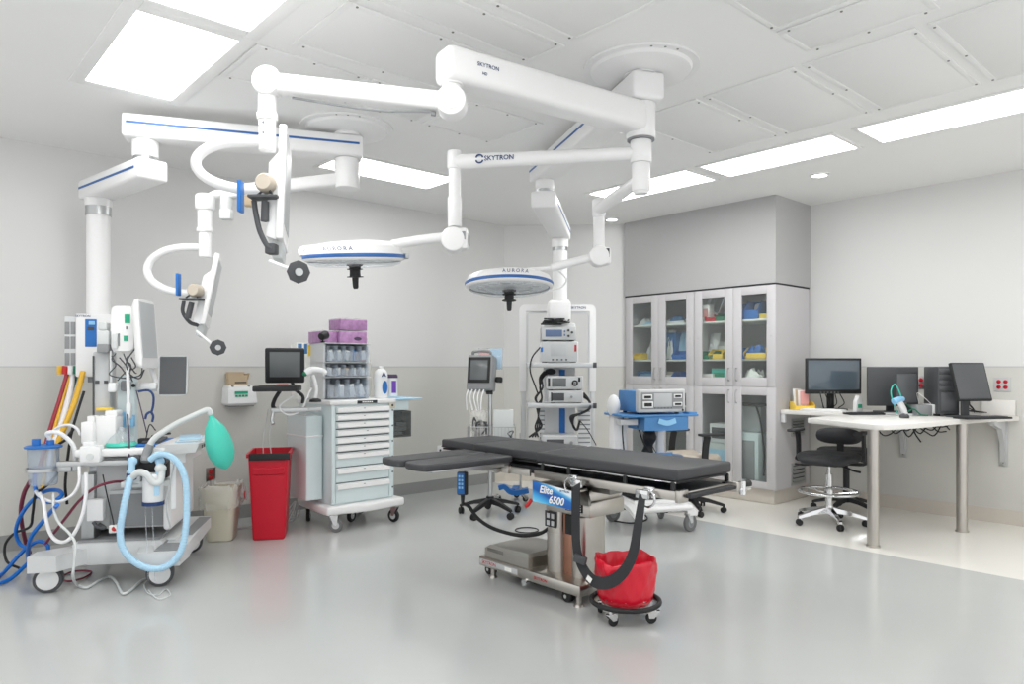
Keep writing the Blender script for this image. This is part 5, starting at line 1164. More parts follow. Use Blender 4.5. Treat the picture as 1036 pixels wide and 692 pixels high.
m = MB(); m.cyl((E2.x, E2.y, 2.62), (E2.x, E2.y, 2.71), 0.085, n=28); m.cyl((E2.x, E2.y, 2.585), (E2.x, E2.y, 2.625), 0.078, n=28, mi=1); m.cyl((E2.x, E2.y, 2.0), (E2.x, E2.y, 2.59), 0.075, n=32); m.build('column', ['enamel', 'alu'], eb, world=True)
# shelf tower, local to E2: x to the right in the picture, y away
TW = axes((E2.x, E2.y, 0), RIGHT, FWD, UP); s_ = 0.00985
def tx(u): return (u-566.5)*s_
def tz_(v): return H-(v-371)*s_
WMI = WM(eb).inverted()
def B_(name, mb, mt, par=None):
    bmesh.ops.transform(mb.bm, matrix=WMI @ TW, verts=mb.bm.verts[:]); return mb.build(name, mt, par or eb)
m = MB(); m.b2((-0.125, -0.1, tz_(326)), (0.105, 0.1, tz_(304)), 0.03, seg=3); m.cyl((0, 0, tz_(305)), (0, 0, tz_(302)), 0.09, n=28); B_('cowl', m, 'enamel')
m = MB(); y0, y1 = 0.16, 0.22; zb = 0.46
def upost(m, xa, xb, za, zb_, t0, y0, y1):
    n = 6; r = 0.06; out = [(xa, zb_)]; inn = [(xa+t0, zb_)]
    for k in range(n+1): a = PI-PI/2*k/n; out.append((xa+r+r*math.cos(a), za-r+r*math.sin(a)))
    for k in range(n+1): a = PI/2-PI/2*k/n; out.append((xb-r+r*math.cos(a), za-r+r*math.sin(a)))
    out.append((xb, zb_)); inn2 = [(xb-t0, zb_), (xb-t0, za-t0), (xa+t0, za-t0), (xa+t0, zb_)]
    M = Matrix(((1, 0, 0, 0), (0, 0, -1, 0), (0, 1, 0, 0), (0, 0, 0, 1)))
    lo = [m.bm.verts.new((x, y0, z)) for x, z in out]; hi = [m.bm.verts.new((x, y1, z)) for x, z in out]
    K = len(out); il = [(xa+t0, zb_)]+[(xa+t0, za-t0)]*(n+1)+[(xb-t0, za-t0)]*(n+1)+[(xb-t0, zb_)]
    li = [m.bm.verts.new((x, y0, z)) for x, z in il]; hi2 = [m.bm.verts.new((x, y1, z)) for x, z in il]
    for k in range(K-1):
        for q in ((lo[k], lo[k+1], li[k+1], li[k]), (hi[k], hi2[k], hi2[k+1], hi[k+1]), (lo[k], hi[k], hi[k+1], lo[k+1]), (li[k], li[k+1], hi2[k+1], hi2[k])): m.bm.faces.new(q)
    m.bm.faces.new((lo[0], li[0], hi2[0], hi[0])); m.bm.faces.new((lo[-1], hi[-1], hi2[-1], li[-1]))
    bmesh.ops.remove_doubles(m.bm, verts=m.bm.verts[:], dist=1e-5)
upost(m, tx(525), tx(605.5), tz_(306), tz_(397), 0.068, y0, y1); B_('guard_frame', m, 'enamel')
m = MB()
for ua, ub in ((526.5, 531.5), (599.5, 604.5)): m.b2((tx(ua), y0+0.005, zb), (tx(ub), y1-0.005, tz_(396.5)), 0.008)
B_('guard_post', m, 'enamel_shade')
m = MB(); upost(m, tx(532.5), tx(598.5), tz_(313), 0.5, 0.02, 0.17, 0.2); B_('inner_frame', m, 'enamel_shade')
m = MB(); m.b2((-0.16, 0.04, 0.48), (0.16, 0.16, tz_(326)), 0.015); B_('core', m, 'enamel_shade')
m = MB(); m.b2((-0.005, 0.034, 0.5), (0.055, 0.042, tz_(374)), 0.002); B_('blue_panel', m, 'blue')
for ua, ub in ((545, 557), (585, 599)):
    m = MB(); m.b2((tx(ua), 0.05, 0.55), (tx(ub), 0.06, tz_(414))); B_('louvre_plate', m, 'plastic_white')
    q = MB()
    for k in range(8): z = tz_(417)-k*0.045; q.b2((tx(ua)+0.01, 0.043, z-0.006), (tx(ub)-0.01, 0.052, z+0.006))
    B_('louvres', q, 'grey_mid')
for v in (367, 407, 456):
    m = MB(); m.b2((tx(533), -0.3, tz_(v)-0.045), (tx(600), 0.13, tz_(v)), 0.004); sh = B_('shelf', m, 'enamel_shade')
    m = MB(); m.b2((tx(533), -0.306, tz_(v)-0.048), (tx(600), -0.298, tz_(v)-0.004), 0.002); B_('rail', m, 'alu', sh)
    m = MB(); m.b2((tx(597), -0.315, tz_(v)-0.05), (tx(600.5), -0.29, tz_(v)+0.002), 0.003); B_('rail_end', m, 'charcoal', sh)
lettering('SKYTRON', 0.035, TW @ T(tx(587), 0.158, tz_(309.5)) @ TEXTF, 'ink', eb, world=True)
m = MB(); rnd = random.Random(6)
for k in range(4):
    pts = [(tx(556)-0.02*k, -0.05, tz_(376)), (tx(548)-0.01*k, -0.2, tz_(382)), (tx(545)+0.03*math.sin(k), -0.22, tz_(392)), (tx(543)+0.04*math.cos(k*2), -0.22, tz_(402)), (tx(542+k), -0.24, tz_(410)), (tx(543), -0.33, tz_(420)), (tx(540+2*k), -0.33, tz_(430)), (tx(543)-0.03*k, -0.33, tz_(440))]; m.tube(pts, 0.009, n=6)
m.tube([(tx(545), -0.28, tz_(352)), (tx(537), -0.32, tz_(362)), (tx(535), -0.33, tz_(375)), (tx(540), -0.31, tz_(390)), (tx(543), -0.28, tz_(398))], 0.007, n=6)
B_('cable', m, 'black')
m = MB()
for k in range(4): a = k*0.35; m.tube([(tx(590)-0.02*k, -0.1, tz_(398)), (tx(594), -0.22, tz_(405)), (tx(593), -0.33, tz_(412)), (tx(584), -0.33, tz_(417)), (tx(578)-0.01*k, -0.32, tz_(420)), (tx(577), -0.31, tz_(428)), (tx(581), -0.31, tz_(433)), (tx(584), -0.31, tz_(424))], 0.012, n=6)
m.tube([(tx(584), -0.315, tz_(424)), (tx(592), -0.32, tz_(434)), (tx(600), -0.31, tz_(448))], 0.005, n=6)
B_('cable', m, 'black')
m = MB(); m.sph((tx(556), -0.1, tz_(376)), 0.045, (1.3, 1, 0.7), n=12); B_('plug', m, 'black')
# the devices on its shelves
def device(name, label, ua, ub, vt, vb, d, mt, z0=None, build=None):
    w = (ub-ua)*s_; z = tz_(vb) if z0 is None else z0; o = TW @ Vector((tx((ua+ub)/2), -0.29, z+0.001))
    t = thing(name, label, 'device', o, rzc, 'devices on the boom shelves'); h = (vb-vt)*s_-0.002
    MB().b2((-w/2, 0, 0.006), (w/2, d, h), 0.008).build('housing', mt, t); MB().b2((-w/2+0.006, -0.006, 0.01), (w/2-0.006, 0.001, h-0.004), 0.003).build('front_panel', 'grey_light', t)
    m = MB(); [m.b2((x-0.02, y-0.02, -0.0005), (x+0.02, y+0.02, 0.007)) for x in (-w/2+0.04, w/2-0.04) for y in (0.04, d-0.05)]; m.build('feet', 'black', t)
    return t, w, h
def dpart(t, name, x0, z0, x1, z1, mt, w, h, dy=-0.009): return MB().b2((-w/2+x0*w, dy, x0*0+z0*h), (-w/2+x1*w, -0.005, z1*h), 0.001).build(name, mt, t)
def knob(t, x, z, r, mt, w, h): MB().cyl((-w/2+x*w, -0.018, z*h), (-w/2+x*w, -0.004, z*h), r, n=18, bev=0.002).build('knob', mt, t)
d, w, h = device('light_source', 'boxy white device with square grey screen on the upper boom shelf', 545.5, 582.5, 346, 367, 0.31, 'plastic_white')
dpart(d, 'display', 0.27, 0.3, 0.7, 0.86, 'screen_light', w, h); dpart(d, 'tab', 0.0, 0.5, 0.06, 0.72, 'blue', w, h); dpart(d, 'red_socket', 0.9, 0.52, 0.955, 0.84, 'ink_red', w, h)
for k in range(4): dpart(d, 'button', 0.3+0.12*k, 0.1, 0.35+0.12*k, 0.17, 'charcoal', w, h)
d2, w, h = device('insufflator', 'flat grey device with blue display, topmost on the boom shelves', 546, 580.5, 331, 345, 0.31, 'alu', z0=tz_(346)+0.004)
dpart(d2, 'display', 0.12, 0.3, 0.6, 0.8, 'screen_blue', w, h)
for x, z in ((0.78, 0.75), (0.78, 0.35), (0.88, 0.6)): knob(d2, x, z, 0.012, 'charcoal', w, h)
for k in range(2): dpart(d2, 'button', 0.65, 0.35+0.25*k, 0.69, 0.5+0.25*k, 'screen_blue', w, h)
m = MB(); rnd = random.Random(12)
for k in range(6): m.tube([(rnd.uniform(-.15, .14), rnd.uniform(0.08, .2), 0.012+0.01*k) for _ in range(5)], 0.009, n=6)
o = TW @ Vector((tx(562), -0.26, tz_(330)+0.008)); solo(m, 'cable_coil', 'black', 'black coiled cable lying on the topmost boom device', 'cable', o, rzc)
d3, w, h = device('pump_unit', 'white pump with round black port on the middle boom shelf', 551.5, 587.5, 379, 393, 0.32, 'plastic_white', z0=tz_(394.5)+0.004)
dpart(d3, 'display', 0.14, 0.25, 0.53, 0.85, 'screen_grey', w, h); dpart(d3, 'button_strip', 0.03, 0.25, 0.09, 0.85, 'black', w, h); knob(d3, 0.77, 0.5, 0.03, 'black', w, h); knob(d3, 0.77, 0.5, 0.018, 'plastic_white', w, h); dpart(d3, 'slot', 0.86, 0.6, 0.92, 0.9, 'black', w, h)
d4, w, h = device('camera_unit', 'plain white device with small dark screen just below the pump', 553.5, 587.5, 394.5, 407, 0.32, 'plastic_white')
dpart(d4, 'display', 0.1, 0.2, 0.45, 0.8, 'charcoal', w, h); dpart(d4, 'bezel', 0.06, 0.15, 0.1, 0.85, 'black', w, h); knob(d4, 0.66, 0.5, 0.012, 'grey_mid', w, h)
d5, w, h = device('video_recorder', 'lowest boom device, pale with a long dark display', 547, 582, 439, 456, 0.32, 'plastic_white')
dpart(d5, 'display', 0.12, 0.35, 0.62, 0.8, 'charcoal', w, h); knob(d5, 0.82, 0.6, 0.016, 'grey_mid', w, h)
# ---------------------------------------------------------------- surgical lamps
def arc_text(text, size, r, z, a0, da, M, m, parent, tilt):
    n = len(text); bm = bmesh.new()
    for i, ch in enumerate(text):
        cu = bpy.data.curves.new('c', 'FONT'); cu.body = ch; cu.size = size; cu.align_x = 'CENTER'; cu.align_y = 'CENTER'; cu.extrude = 0.0005; cu.resolution_u = 2
        ob = bpy.data.objects.new('c', cu); COL.objects.link(ob); dg = bpy.context.evaluated_depsgraph_get(); dg.update()
        me = bpy.data.meshes.new_from_object(ob.evaluated_get(dg)); bpy.data.objects.remove(ob)
        a = a0+(i-(n-1)/2)*da
        me.transform(M @ rotz(a) @ T(0, -r, z) @ rotx(-tilt) @ TEXTF); bm.from_mesh(me); bpy.data.meshes.remove(me)
    me = bpy.data.meshes.new('lettering'); bm.to_mesh(me); bm.free(); me.materials.append(MATS[m])
    o = bpy.data.objects.new('lettering', me); COL.objects.link(o); o.parent = parent; return o
def lamp_head(t, c, rad, tilt, az):
    M = WM(t).inverted() @ T(c) @ rotz(rzc+az) @ rotx(tilt); k = rad/0.318
    hd = MB().lathe([(r*k, z) for r, z in ((0, 0.085), (0.1, 0.083), (0.19, 0.074), (0.255, 0.062), (0.294, 0.045), (0.312, 0.01), (0.317, -0.006), (0.318, -0.02), (0.31, -0.03), (0.292, -0.036))], n=64, M=M).build('lamp_head', 'enamel', t, ang=50)
    MB().lathe([(r*k, z) for r, z in ((0.317, 0.004), (0.3205, 0.0), (0.3215, -0.014), (0.3185, -0.018), (0.31, -0.01), (0.317, 0.004))], n=64, M=M).build('blue_rim', 'blue_stripe', hd)
    MB().lathe([(0.295*k, -0.034), (0.285*k, -0.05), (0.24*k, -0.064), (0.08, -0.068), (0, -0.068)], n=48, M=M).build('lens', 'clear_plastic', hd)
    MB().lathe([(0.285*k, -0.03), (0, -0.03)], n=48, M=M).build('reflector', 'plastic_white', hd)
    m = MB()
    for j in range(14): a = 2*PI*j/14; m.cyl((0.2*k*math.cos(a), 0.2*k*math.sin(a), -0.036), (0.2*k*math.cos(a), 0.2*k*math.sin(a), -0.03), 0.035, n=12, M=M)
    m.build('lamp_cells', 'lens_white', hd)
    m = MB(); m.lathe([(0, -0.05), (0.05, -0.05), (0.05, -0.06), (0.035, -0.062), (0.035, -0.075), (0.048, -0.077), (0.048, -0.082), (0.032, -0.084), (0.034, -0.122), (0.05, -0.124), (0.05, -0.129), (0.02, -0.131), (0.017, -0.19), (0.012, -0.2), (0, -0.2)], n=24, M=M); m.build('handle', 'black', t)
    arc_text('AURORA', 0.034, 0.3145*k, 0.03, 0.05, 0.1/k, M, 'ink', hd, R(-26))
    return M
mat('lens_white', (226, 228, 230), 0.2, var=0.0)
sl = thing('surgical_lamp', 'larger round surgical lamp with its arm lettered in blue, over the table', 'surgical lamp', (A1.x, A1.y, 2.66), 0, 'twin surgical lamps')
S1 = P(460, 164.3, 4.37); S1.z = 2.665
def SL(name, mb, mt, par=None, t=None): return mb.build(name, mt, par or t or sl, world=True)
m = MB(); m.cyl((A1.x, A1.y, 2.605), (A1.x, A1.y, 2.735), 0.062, n=32, bev=0.004); SL('hub', m, 'enamel')
m = MB(); m.cyl((A1.x, A1.y, 2.663), S1, 0.038, r2=0.047, n=24); ar = SL('arm', m, 'enamel')
d = (S1-A1); d.z = 0; d.normalize(); xr = -d
nx = Vector((d.y, -d.x, 0)); nx = nx if nx.dot(FWD) < 0 else -nx
q = S1+xr*0.285+nx*0.0475
lettering('SKYTRON', 0.04, axes(q, xr, nx.cross(xr) if (nx.cross(xr)).z > 0 else -(nx.cross(xr)), nx), 'ink', ar, world=True, bold=0.0006)
m = MB(); B = axes(S1+xr*0.165+nx*0.0475, xr, UP, nx)
for s in (-1, 1): m.tube([(0.02*s*math.cos(a*PI/6), 0.008*s+0.016*s*math.sin(a*PI/6), 0) for a in range(7)], 0.005, n=6, M=B)
SL('emblem', m, 'ink', ar)
m = MB(); m.cyl((S1.x, S1.y, 2.62), (S1.x, S1.y, 2.735), 0.045, n=24, bev=0.01); m.cyl((S1.x, S1.y, 2.43), (S1.x, S1.y, 2.63), 0.037, n=24); m.cyl((S1.x, S1.y, 2.27), (S1.x, S1.y, 2.45), 0.043, n=24, bev=0.004); SL('drop_tube', m, 'enamel')
J = P(459, 243, 4.37); m = MB(); m.cyl(J-FWD*0.06, J+FWD*0.06, 0.076, n=32, bev=0.02); m.box((0, 0, 0), (0.11, 0.1, 0.13), 0.02, M=facing(J+RIGHT*0.035+UP*0.005, RIGHT)); kn = SL('knuckle', m, 'enamel')
m = MB(); m.box((0.0, -0.052, 0.02), (0.03, 0.006, 0.05), 0.002, M=facing(J+RIGHT*0.06, RIGHT)); m.box((0.004, 0, 0.0), (0.006, 0.06, 0.06), 0.002, M=facing(J+RIGHT*0.091, RIGHT)); SL('inspection_window', m, 'grey_mid', kn)
m = MB(); m.tube([P(450, 240, 4.37), P(425, 243, 4.38), P(397, 247.5, 4.4)], 0.031, n=16); SL('spring_arm', m, 'enamel')
m = MB(); m.tube([P(399, 247.5, 4.4), P(370, 245.5, 4.41), P(340, 247, 4.42), P(320, 250, 4.42), P(308, 251.5, 4.41), P(304.5, 254, 4.405), P(306, 258.5, 4.4)], 0.019, n=12); SL('yoke', m, 'enamel')
lamp_head(sl, P(358.5, 259, 4.4), 0.308, R(6.5), -0.16)
m = MB(); c = P(408.5, 259, 4.4); m.cyl(c-RIGHT*0.02, c+RIGHT*0.03, 0.018, n=14); m.box(c+RIGHT*0.01, (0.03, 0.05, 0.03), 0.004); m.cyl(P(306, 258, 4.4), P(313, 258.5, 4.4), 0.018, n=14); SL('pivot_fitting', m, 'alu')
s2 = thing('surgical_lamp', 'smaller round surgical lamp tipped towards the camera, beside the shelf boom column', 'surgical lamp', (A1.x, A1.y, 2.5), 0, 'twin surgical lamps')
S2 = P(606, 212, 5.0); S2.z = 2.515
m = MB(); m.cyl((A1.x, A1.y, 2.44), (A1.x, A1.y, 2.604), 0.053, n=32, bev=0.006); m.lathe([(0, 0), (0.048, 0), (0.04, -0.015), (0, -0.02)], c=(A1.x, A1.y, 2.44), n=24); SL('hub', m, 'enamel', t=s2)
m = MB(); m.cyl((A1.x, A1.y, 2.515), S2, 0.036, r2=0.044, n=24); ar = SL('arm', m, 'enamel', t=s2)
m = MB(); m.cyl((S2.x, S2.y, 2.46), (S2.x, S2.y, 2.585), 0.047, n=24, bev=0.01); m.cyl((S2.x, S2.y, 2.25), (S2.x, S2.y, 2.47), 0.04, n=24, bev=0.003); SL('drop_tube', m, 'enamel', t=s2)
J = P(606, 259.5, 5.0); m = MB(); m.cyl(J-FWD*0.06, J+FWD*0.06, 0.072, n=32, bev=0.02); m.box((0, 0, 0), (0.1, 0.1, 0.12), 0.02, M=facing(J+RIGHT*0.03, RIGHT)); kn = SL('knuckle', m, 'enamel', t=s2)
m = MB(); m.box((0.004, -0.052, 0.02), (0.025, 0.006, 0.06), 0.002, M=facing(J+RIGHT*0.05, RIGHT)); SL('inspection_window', m, 'charcoal', kn)
m = MB(); m.tube([P(600, 260, 5.0), P(580, 265, 5.01), P(558, 271, 5.02)], 0.029, n=16); SL('spring_arm', m, 'enamel', t=s2)
hc = P(515, 286.5, 5.07)
m = MB(); m.tube([P(560, 270.5, 5.02), P(568, 276, 5.03), P(573, 283, 5.04), P(569, 290, 5.05), P(557, 294, 5.06)], 0.007, n=8); SL('yoke', m, 'enamel', t=s2)
m = MB(); m.tube([P(559, 271, 5.02), P(540, 272.5, 5.12), P(520, 275, 5.22), P(495, 280, 5.28), P(478, 288, 5.2), P(473, 291, 5.08)], 0.017, n=10); SL('yoke_arm', m, 'enamel', t=s2)
lamp_head(s2, hc, 0.312, R(-4), 0.1)
# ---------------------------------------------------------------- screen boom of the near mount
M1 = P(457, 68, 3.45); J1 = P(457, 104.5, 3.45); J2 = P(272, 84, 3.52)
sb = thing('screen_boom', 'white boom with two jointed beams and a curved tube holding the nearer screen', 'boom', (A1.x, A1.y, 2.85), 0, 'screen booms')
m = MB(); m.cyl((A1.x, A1.y, 2.745), (A1.x, A1.y, 2.948), 0.085, n=36, bev=0.005); SL('hub', m, 'enamel', t=sb)
m = MB(); m.cyl((A1.x, A1.y, 2.736), (A1.x, A1.y, 2.7445), 0.08, n=36); SL('hub_ring', m, 'grey_mid', t=sb)
m = MB(); M, L = beam(m, A1, M1, 0.17, 0.17, 2.775, -0.02, 0.06, bev=0.035, taper_=0.9); ar = SL('upper_beam', m, 'enamel', t=sb)
sd = -1 if (M.to_3x3() @ Vector((0, -1, 0))).dot(FWD) < 0 else 1
xv = M.to_3x3() @ Vector((1, 0, 0)); yv = M.to_3x3() @ Vector((0, sd, 0))
lettering('SKYTRON', 0.028, axes(M @ Vector((L-0.16, sd*0.0795, 0.1)), -xv, UP, yv), 'ink', ar, world=True)
lettering('HD', 0.02, axes(M @ Vector((L-0.14, sd*0.0795, 0.06)), -xv, UP, yv), 'ink', ar, world=True)
m = MB(); m.cyl((J1.x, J1.y, 2.77), (J1.x, J1.y, 2.815), 0.056, n=24, bev=0.006); m.cyl((J1.x, J1.y, 2.68), (J1.x, J1.y, 2.78), 0.046, n=24); SL('neck', m, 'enamel', t=sb)
m = MB(); m.cyl(J1-FWD*0.06, J1+FWD*0.06, 0.075, n=32, bev=0.018); m.cyl(J1-FWD*0.064, J1-FWD*0.058, 0.045, n=24); SL('joint', m, 'enamel', t=sb)
d = (J2-J1).normalized(); yv = d.cross(UP).normalized(); zv = yv.cross(d)
m = MB(); m.box((0, 0, 0), ((J2-J1).length, 0.085, 0.09), 0.02, M=axes((J1+J2)/2, d, yv, zv), seg=3); SL('lower_beam', m, 'enamel', t=sb)
m = MB(); m.tube([J1-UP*0.055-FWD*0.01+d*0.1, J1+d*0.4-UP*0.075, J2-d*0.12-UP*0.06], 0.006, n=6); m.cyl(J1+d*0.08-UP*0.06, J1+d*0.1-UP*0.06, 0.012, n=8); SL('cable', m, 'grey_mid', t=sb)
m = MB(); m.cyl(J2-FWD*0.055, J2+FWD*0.055, 0.072, n=32, bev=0.018); m.cyl(J2-FWD*0.06, J2-FWD*0.053, 0.05, n=24); SL('joint', m, 'enamel', t=sb)
K = P(270.5, 118, 3.52)
m = MB(); m.cyl((K.x, K.y, J2.z-0.02), (K.x, K.y, K.z), 0.043, n=24); m.cyl((K.x, K.y, K.z-0.02), (K.x, K.y, K.z+0.02), 0.05, n=24, bev=0.008); m.cyl((K.x, K.y, K.z-0.17), (K.x, K.y, K.z), 0.041, n=24, bev=0.005); o = SL('drop_tube', m, 'enamel', t=sb)
for v in (123.5, 134): c = P(266.5, v, 3.52-0.041); SL('screw', MB().cyl(c-FWD*0.003, c+FWD*0.01, 0.006, n=8), 'grey_mid', o)
C1 = [(270, 144), (252, 143.3), (232, 144), (215, 148), (203, 155), (198, 164), (202, 174), (214, 183), (232, 189), (250, 192), (268, 193)]
m = MB(); m.tube([P(u, v, 3.52) for u, v in C1], 0.0255, n=16); SL('curved_tube', m, 'enamel', t=sb)
def screen_head(t, u, v, Z, sc, lean, pw, cam, back, disc, name):
    # a panel seen edge-on: its width runs along the view ray, its face looks to the right
    ray = (P(u, 371, 1.0)-Vector((0, 0, H))).normalized(); ray.z = 0; ray.normalize()
    rt = Vector((ray.y, -ray.x, 0)); up = (UP*math.cos(lean)+rt*math.sin(lean)); nrm = (rt*math.cos(lean)-UP*math.sin(lean))
    nrm = (nrm*math.cos(0.05)-ray*math.sin(0.05)).normalized(); w_ = nrm.cross(up).normalized(); up = w_.cross(nrm)
    return axes(P(u, v, Z)+ray*pw/2, w_, -nrm, up), ray, rt
def surgical_screen(label, u, v, Z, h, lean, pw, loc, k=1.0):
    t = thing('surgical_screen', label, 'screen', loc, 0, 'screens on the ceiling booms')
    M, ray, rt = screen_head(t, u, v, Z, 1, lean, pw, None, None, None, '')
    m = MB(); m.box((0, 0.017, 0.03*k), (pw, 0.035*k, h), 0.008, M=M, seg=3); hs = m.build('housing', 'enamel', t, world=True)
    m = MB(); m.box((0, -0.0015, 0.05*k), (pw-0.06, 0.003, h-0.12), 0.0, M=M); m.build('display', 'screen_light', hs, world=True)
    m = MB(); m.loft([[(x, 0.033*k, z) for x, z in ((-pw*0.4, h*0.3), (pw*0.45, h*0.32), (pw*0.45, -h*0.45), (-pw*0.45, -h*0.45))], [(x, 0.078*k, z) for x, z in ((-pw*0.36, h*0.2), (pw*0.42, h*0.22), (pw*0.42, -h*0.42), (-pw*0.42, -h*0.42))]], M=M); m.build('back_cover', 'plastic_white', t, world=True, ang=20)
    m = MB(); m.box((0, 0.03*k, -h*0.5+0.01*k), (pw*0.6, 0.05*k, 0.12*k), 0.012, M=M); m.build('lower_bracket', 'plastic_pale', t, world=True)
    return t, M
t, M = surgical_screen('nearer boom screen seen edge-on with a dark cable behind it', 290.5, 190, 3.42, 0.55, R(2), 0.46, P(289, 195, 3.65))
def rest_of_head(t, pts, r, Z, seed):
    kn, plate, g0, g1, disc, tab = pts
    m = MB(); m.lathe([(0, -0.05*r), (0.035*r, -0.05*r), (0.045*r, -0.03*r), (0.045*r, 0.03*r), (0.035*r, 0.05*r), (0, 0.05*r)], n=24, M=T(P(*kn, Z)) @ Matrix.Rotation(rzc, 4, 'Z') @ rotx(PI/2)); m.build('tension_knob', 'tan', t, world=True)
    c = P(*plate, Z); m = MB(); m.box((0, 0, 0), (0.14*r, 0.09*r, 0.014*r), 0.004, M=facing(c, RIGHT)); m.tube([P(plate[0]-8*r*3.5/Z, plate[1]-2, Z), P(plate[0]+2, plate[1]-9*3.5/Z, Z-0.03), P(plate[0]+8*3.5/Z, plate[1]-2, Z)], 0.006*r, n=8); m.build('swivel_plate', 'charcoal', t, world=True)
    m = MB(); m.cyl(P(*g0, Z), P(*g1, Z), 0.018*r, r2=0.02*r, n=16); m.build('grip', 'charcoal', t, world=True)
    m = MB(); a, b = disc
    m.tube([P(*a, Z-0.05), P((a[0]+b[0])/2, (a[1]+b[1])/2, Z-0.08), P(*b, Z-0.1)], 0.009*r, n=8); m.build('handle_rod', 'plastic_white', t, world=True)
    cc = P(b[0]+3, b[1]+1, Z-0.1); nn = (RIGHT*0.45-FWD*0.85+UP*-0.1).normalized()
    m = MB(); m.cyl(cc-nn*0.006, cc+nn*0.006, 0.054*r, n=8, bev=0.004); hd = m.build('sterile_handle', 'charcoal', t, world=True)
    m = MB(); m.cyl(cc+nn*0.004, cc+nn*0.02, 0.018*r, n=14); m.build('hub', 'grey_light', hd, world=True)
    c = P(*tab, Z); m = MB(); m.box((0, 0, 0), (0.018*r, 0.05, 0.15*r), 0.003, M=facing(c, RIGHT)); m.build('blue_clip', 'blue', t, world=True)
rest_of_head(t, ((269.5, 186), (268, 200), (268.5, 204), (268, 224), ((273, 264), (299, 274)), (243.5, 199)), 1.0, 3.42, 1)
m = MB(); m.tube([P(257, 203, 3.42), P(259, 217, 3.42), P(263, 234, 3.42), P(270, 248, 3.42), P(275, 252, 3.42)], 0.013, n=10); m.build('cable', 'charcoal', t, world=True)
m = MB(); m.box((0, 0, 0), (0.05, 0.06, 0.05), 0.006, M=facing(P(275, 252, 3.44), RIGHT)); m.build('connector', 'charcoal', t, world=True)
m = MB(); m.box((0, 0, 0), (0.06, 0.06, 0.08), 0.008, M=facing(P(253, 201, 3.66), RIGHT)); m.build('clamp_block', 'beige', t, world=True)
m = MB(); c = P(279, 193, 3.5); m.tube([P(268, 192, 3.52), P(276, 193, 3.54), P(284, 193, 3.56)], 0.028, n=12); m.build('mount_arm', 'plastic_white', t, world=True)
# ---------------------------------------------------------------- gas column boom and second screen boom, from the far mount
B1 = P(147, 144, 4.82); B2 = P(99.5, 202, 5.3)
gb = thing('gas_boom', 'white boom with long blue striped arm and column of gas outlets', 'boom', (A2.x, A2.y, 3.0))
m = MB(); M, L = beam(m, A2, B1, 0.2, 0.155, 2.935, 0.11, 0.13); ar = m.build('upper_arm', 'enamel', gb, world=True)
m = MB(); [m.b2((-0.08, s*0.1005-0.002, 0.085), (L+0.1, s*0.1005+0.002, 0.1), M=M) for s in (-1, 1)]; m.build('blue_stripe', 'blue_stripe', ar, world=True)
m = MB(); m.cyl((B1.x, B1.y, 2.825), (B1.x, B1.y, 2.937), 0.083, n=28, bev=0.004); m.cyl((B1.x, B1.y, 2.79), (B1.x, B1.y, 2.826), 0.075, n=28, mi=1); m.build('pivot', ['enamel', 'alu'], gb, world=True)
m = MB(); M, L = beam(m, B1, B2, 0.2, 0.14, 2.655, 0.12, 0.11); ar = m.build('lower_arm', 'enamel', gb, world=True)
m = MB(); [m.b2((-0.06, s*0.1005-0.002, 0.07), (L+0.09, s*0.1005+0.002, 0.085), M=M) for s in (-1, 1)]; m.build('blue_stripe', 'blue_stripe', ar, world=True)
m = MB(); m.cyl((B2.x, B2.y, 2.6), (B2.x, B2.y, 2.66), 0.09, n=28); m.cyl((B2.x, B2.y, 2.535), (B2.x, B2.y, 2.6), 0.086, n=28, mi=1); m.cyl((B2.x, B2.y, 1.79), (B2.x, B2.y, 2.54), 0.078, n=32); m.build('column', ['enamel', 'alu'], gb, world=True)
GT = axes((B2.x, B2.y, 0), RIGHT, FWD, UP) @ rotz(0.25)
WMI = WM(gb).inverted()
def G_(name, mb, mt, par=None):
    bmesh.ops.transform(mb.bm, matrix=WMI @ GT, verts=mb.bm.verts[:]); return mb.build(name, mt, par or gb)
m = MB(); m.b2((-0.12, -0.11, 1.34), (0.13, 0.11, 1.80), 0.012); hd = G_('outlet_head', m, 'enamel')
m = MB(); m.b2((-0.2, -0.08, 1.41), (-0.122, 0.09, 1.78), 0.006); sp_ = G_('side_module', m, 'enamel_shade')
m = MB()
for z in (1.47, 1.59, 1.695):
    for x in (-0.18, -0.142): m.b2((x-0.016, -0.083, z-0.045), (x+0.016, -0.079, z+0.045), 0.002)
G_('outlets', m, 'grey_mid', sp_)
m = MB(); m.b2((-0.055, -0.114, 1.56), (0.02, -0.109, 1.76), 0.003); bp_ = G_('blue_panel', m, 'blue', hd)
m = MB(); m.b2((-0.04, -0.118, 1.68), (0.005, -0.113, 1.705), 0.003); G_('latch', m, 'charcoal', bp_)
m = MB(); m.b2((-0.03, -0.1175, 1.72), (0.01, -0.1135, 1.745)); G_('print', m, 'blue_pale', bp_)
lettering('SKYTRON', 0.022, GT @ T(-0.07, -0.1115, 1.78) @ TEXTF, 'ink', hd, world=True)
m = MB()
for k in range(4): m.cyl((-0.1+0.065*k, -0.05, 1.30), (-0.1+0.065*k, -0.05, 1.345), 0.02, n=12)
G_('hose_ports', m, 'grey_mid')
for k, mt in enumerate(('hose_yellow', 'ink_red', 'hose_white', 'hose_green', 'hose_yellow')): G_('hose_coupling', MB().cyl((-0.235+0.035*k, -0.07, 1.36), (-0.23+0.035*k, -0.07, 1.42), 0.016, r2=0.019, n=12), mt)
s3 = thing('screen_boom', 'white boom arm and curved tube holding the farther screen', 'boom', (A2.x, A2.y, 2.8), 0, 'screen booms')
Q1 = P(229, 205, 5.0); Q2 = P(207.5, 206, 4.95)
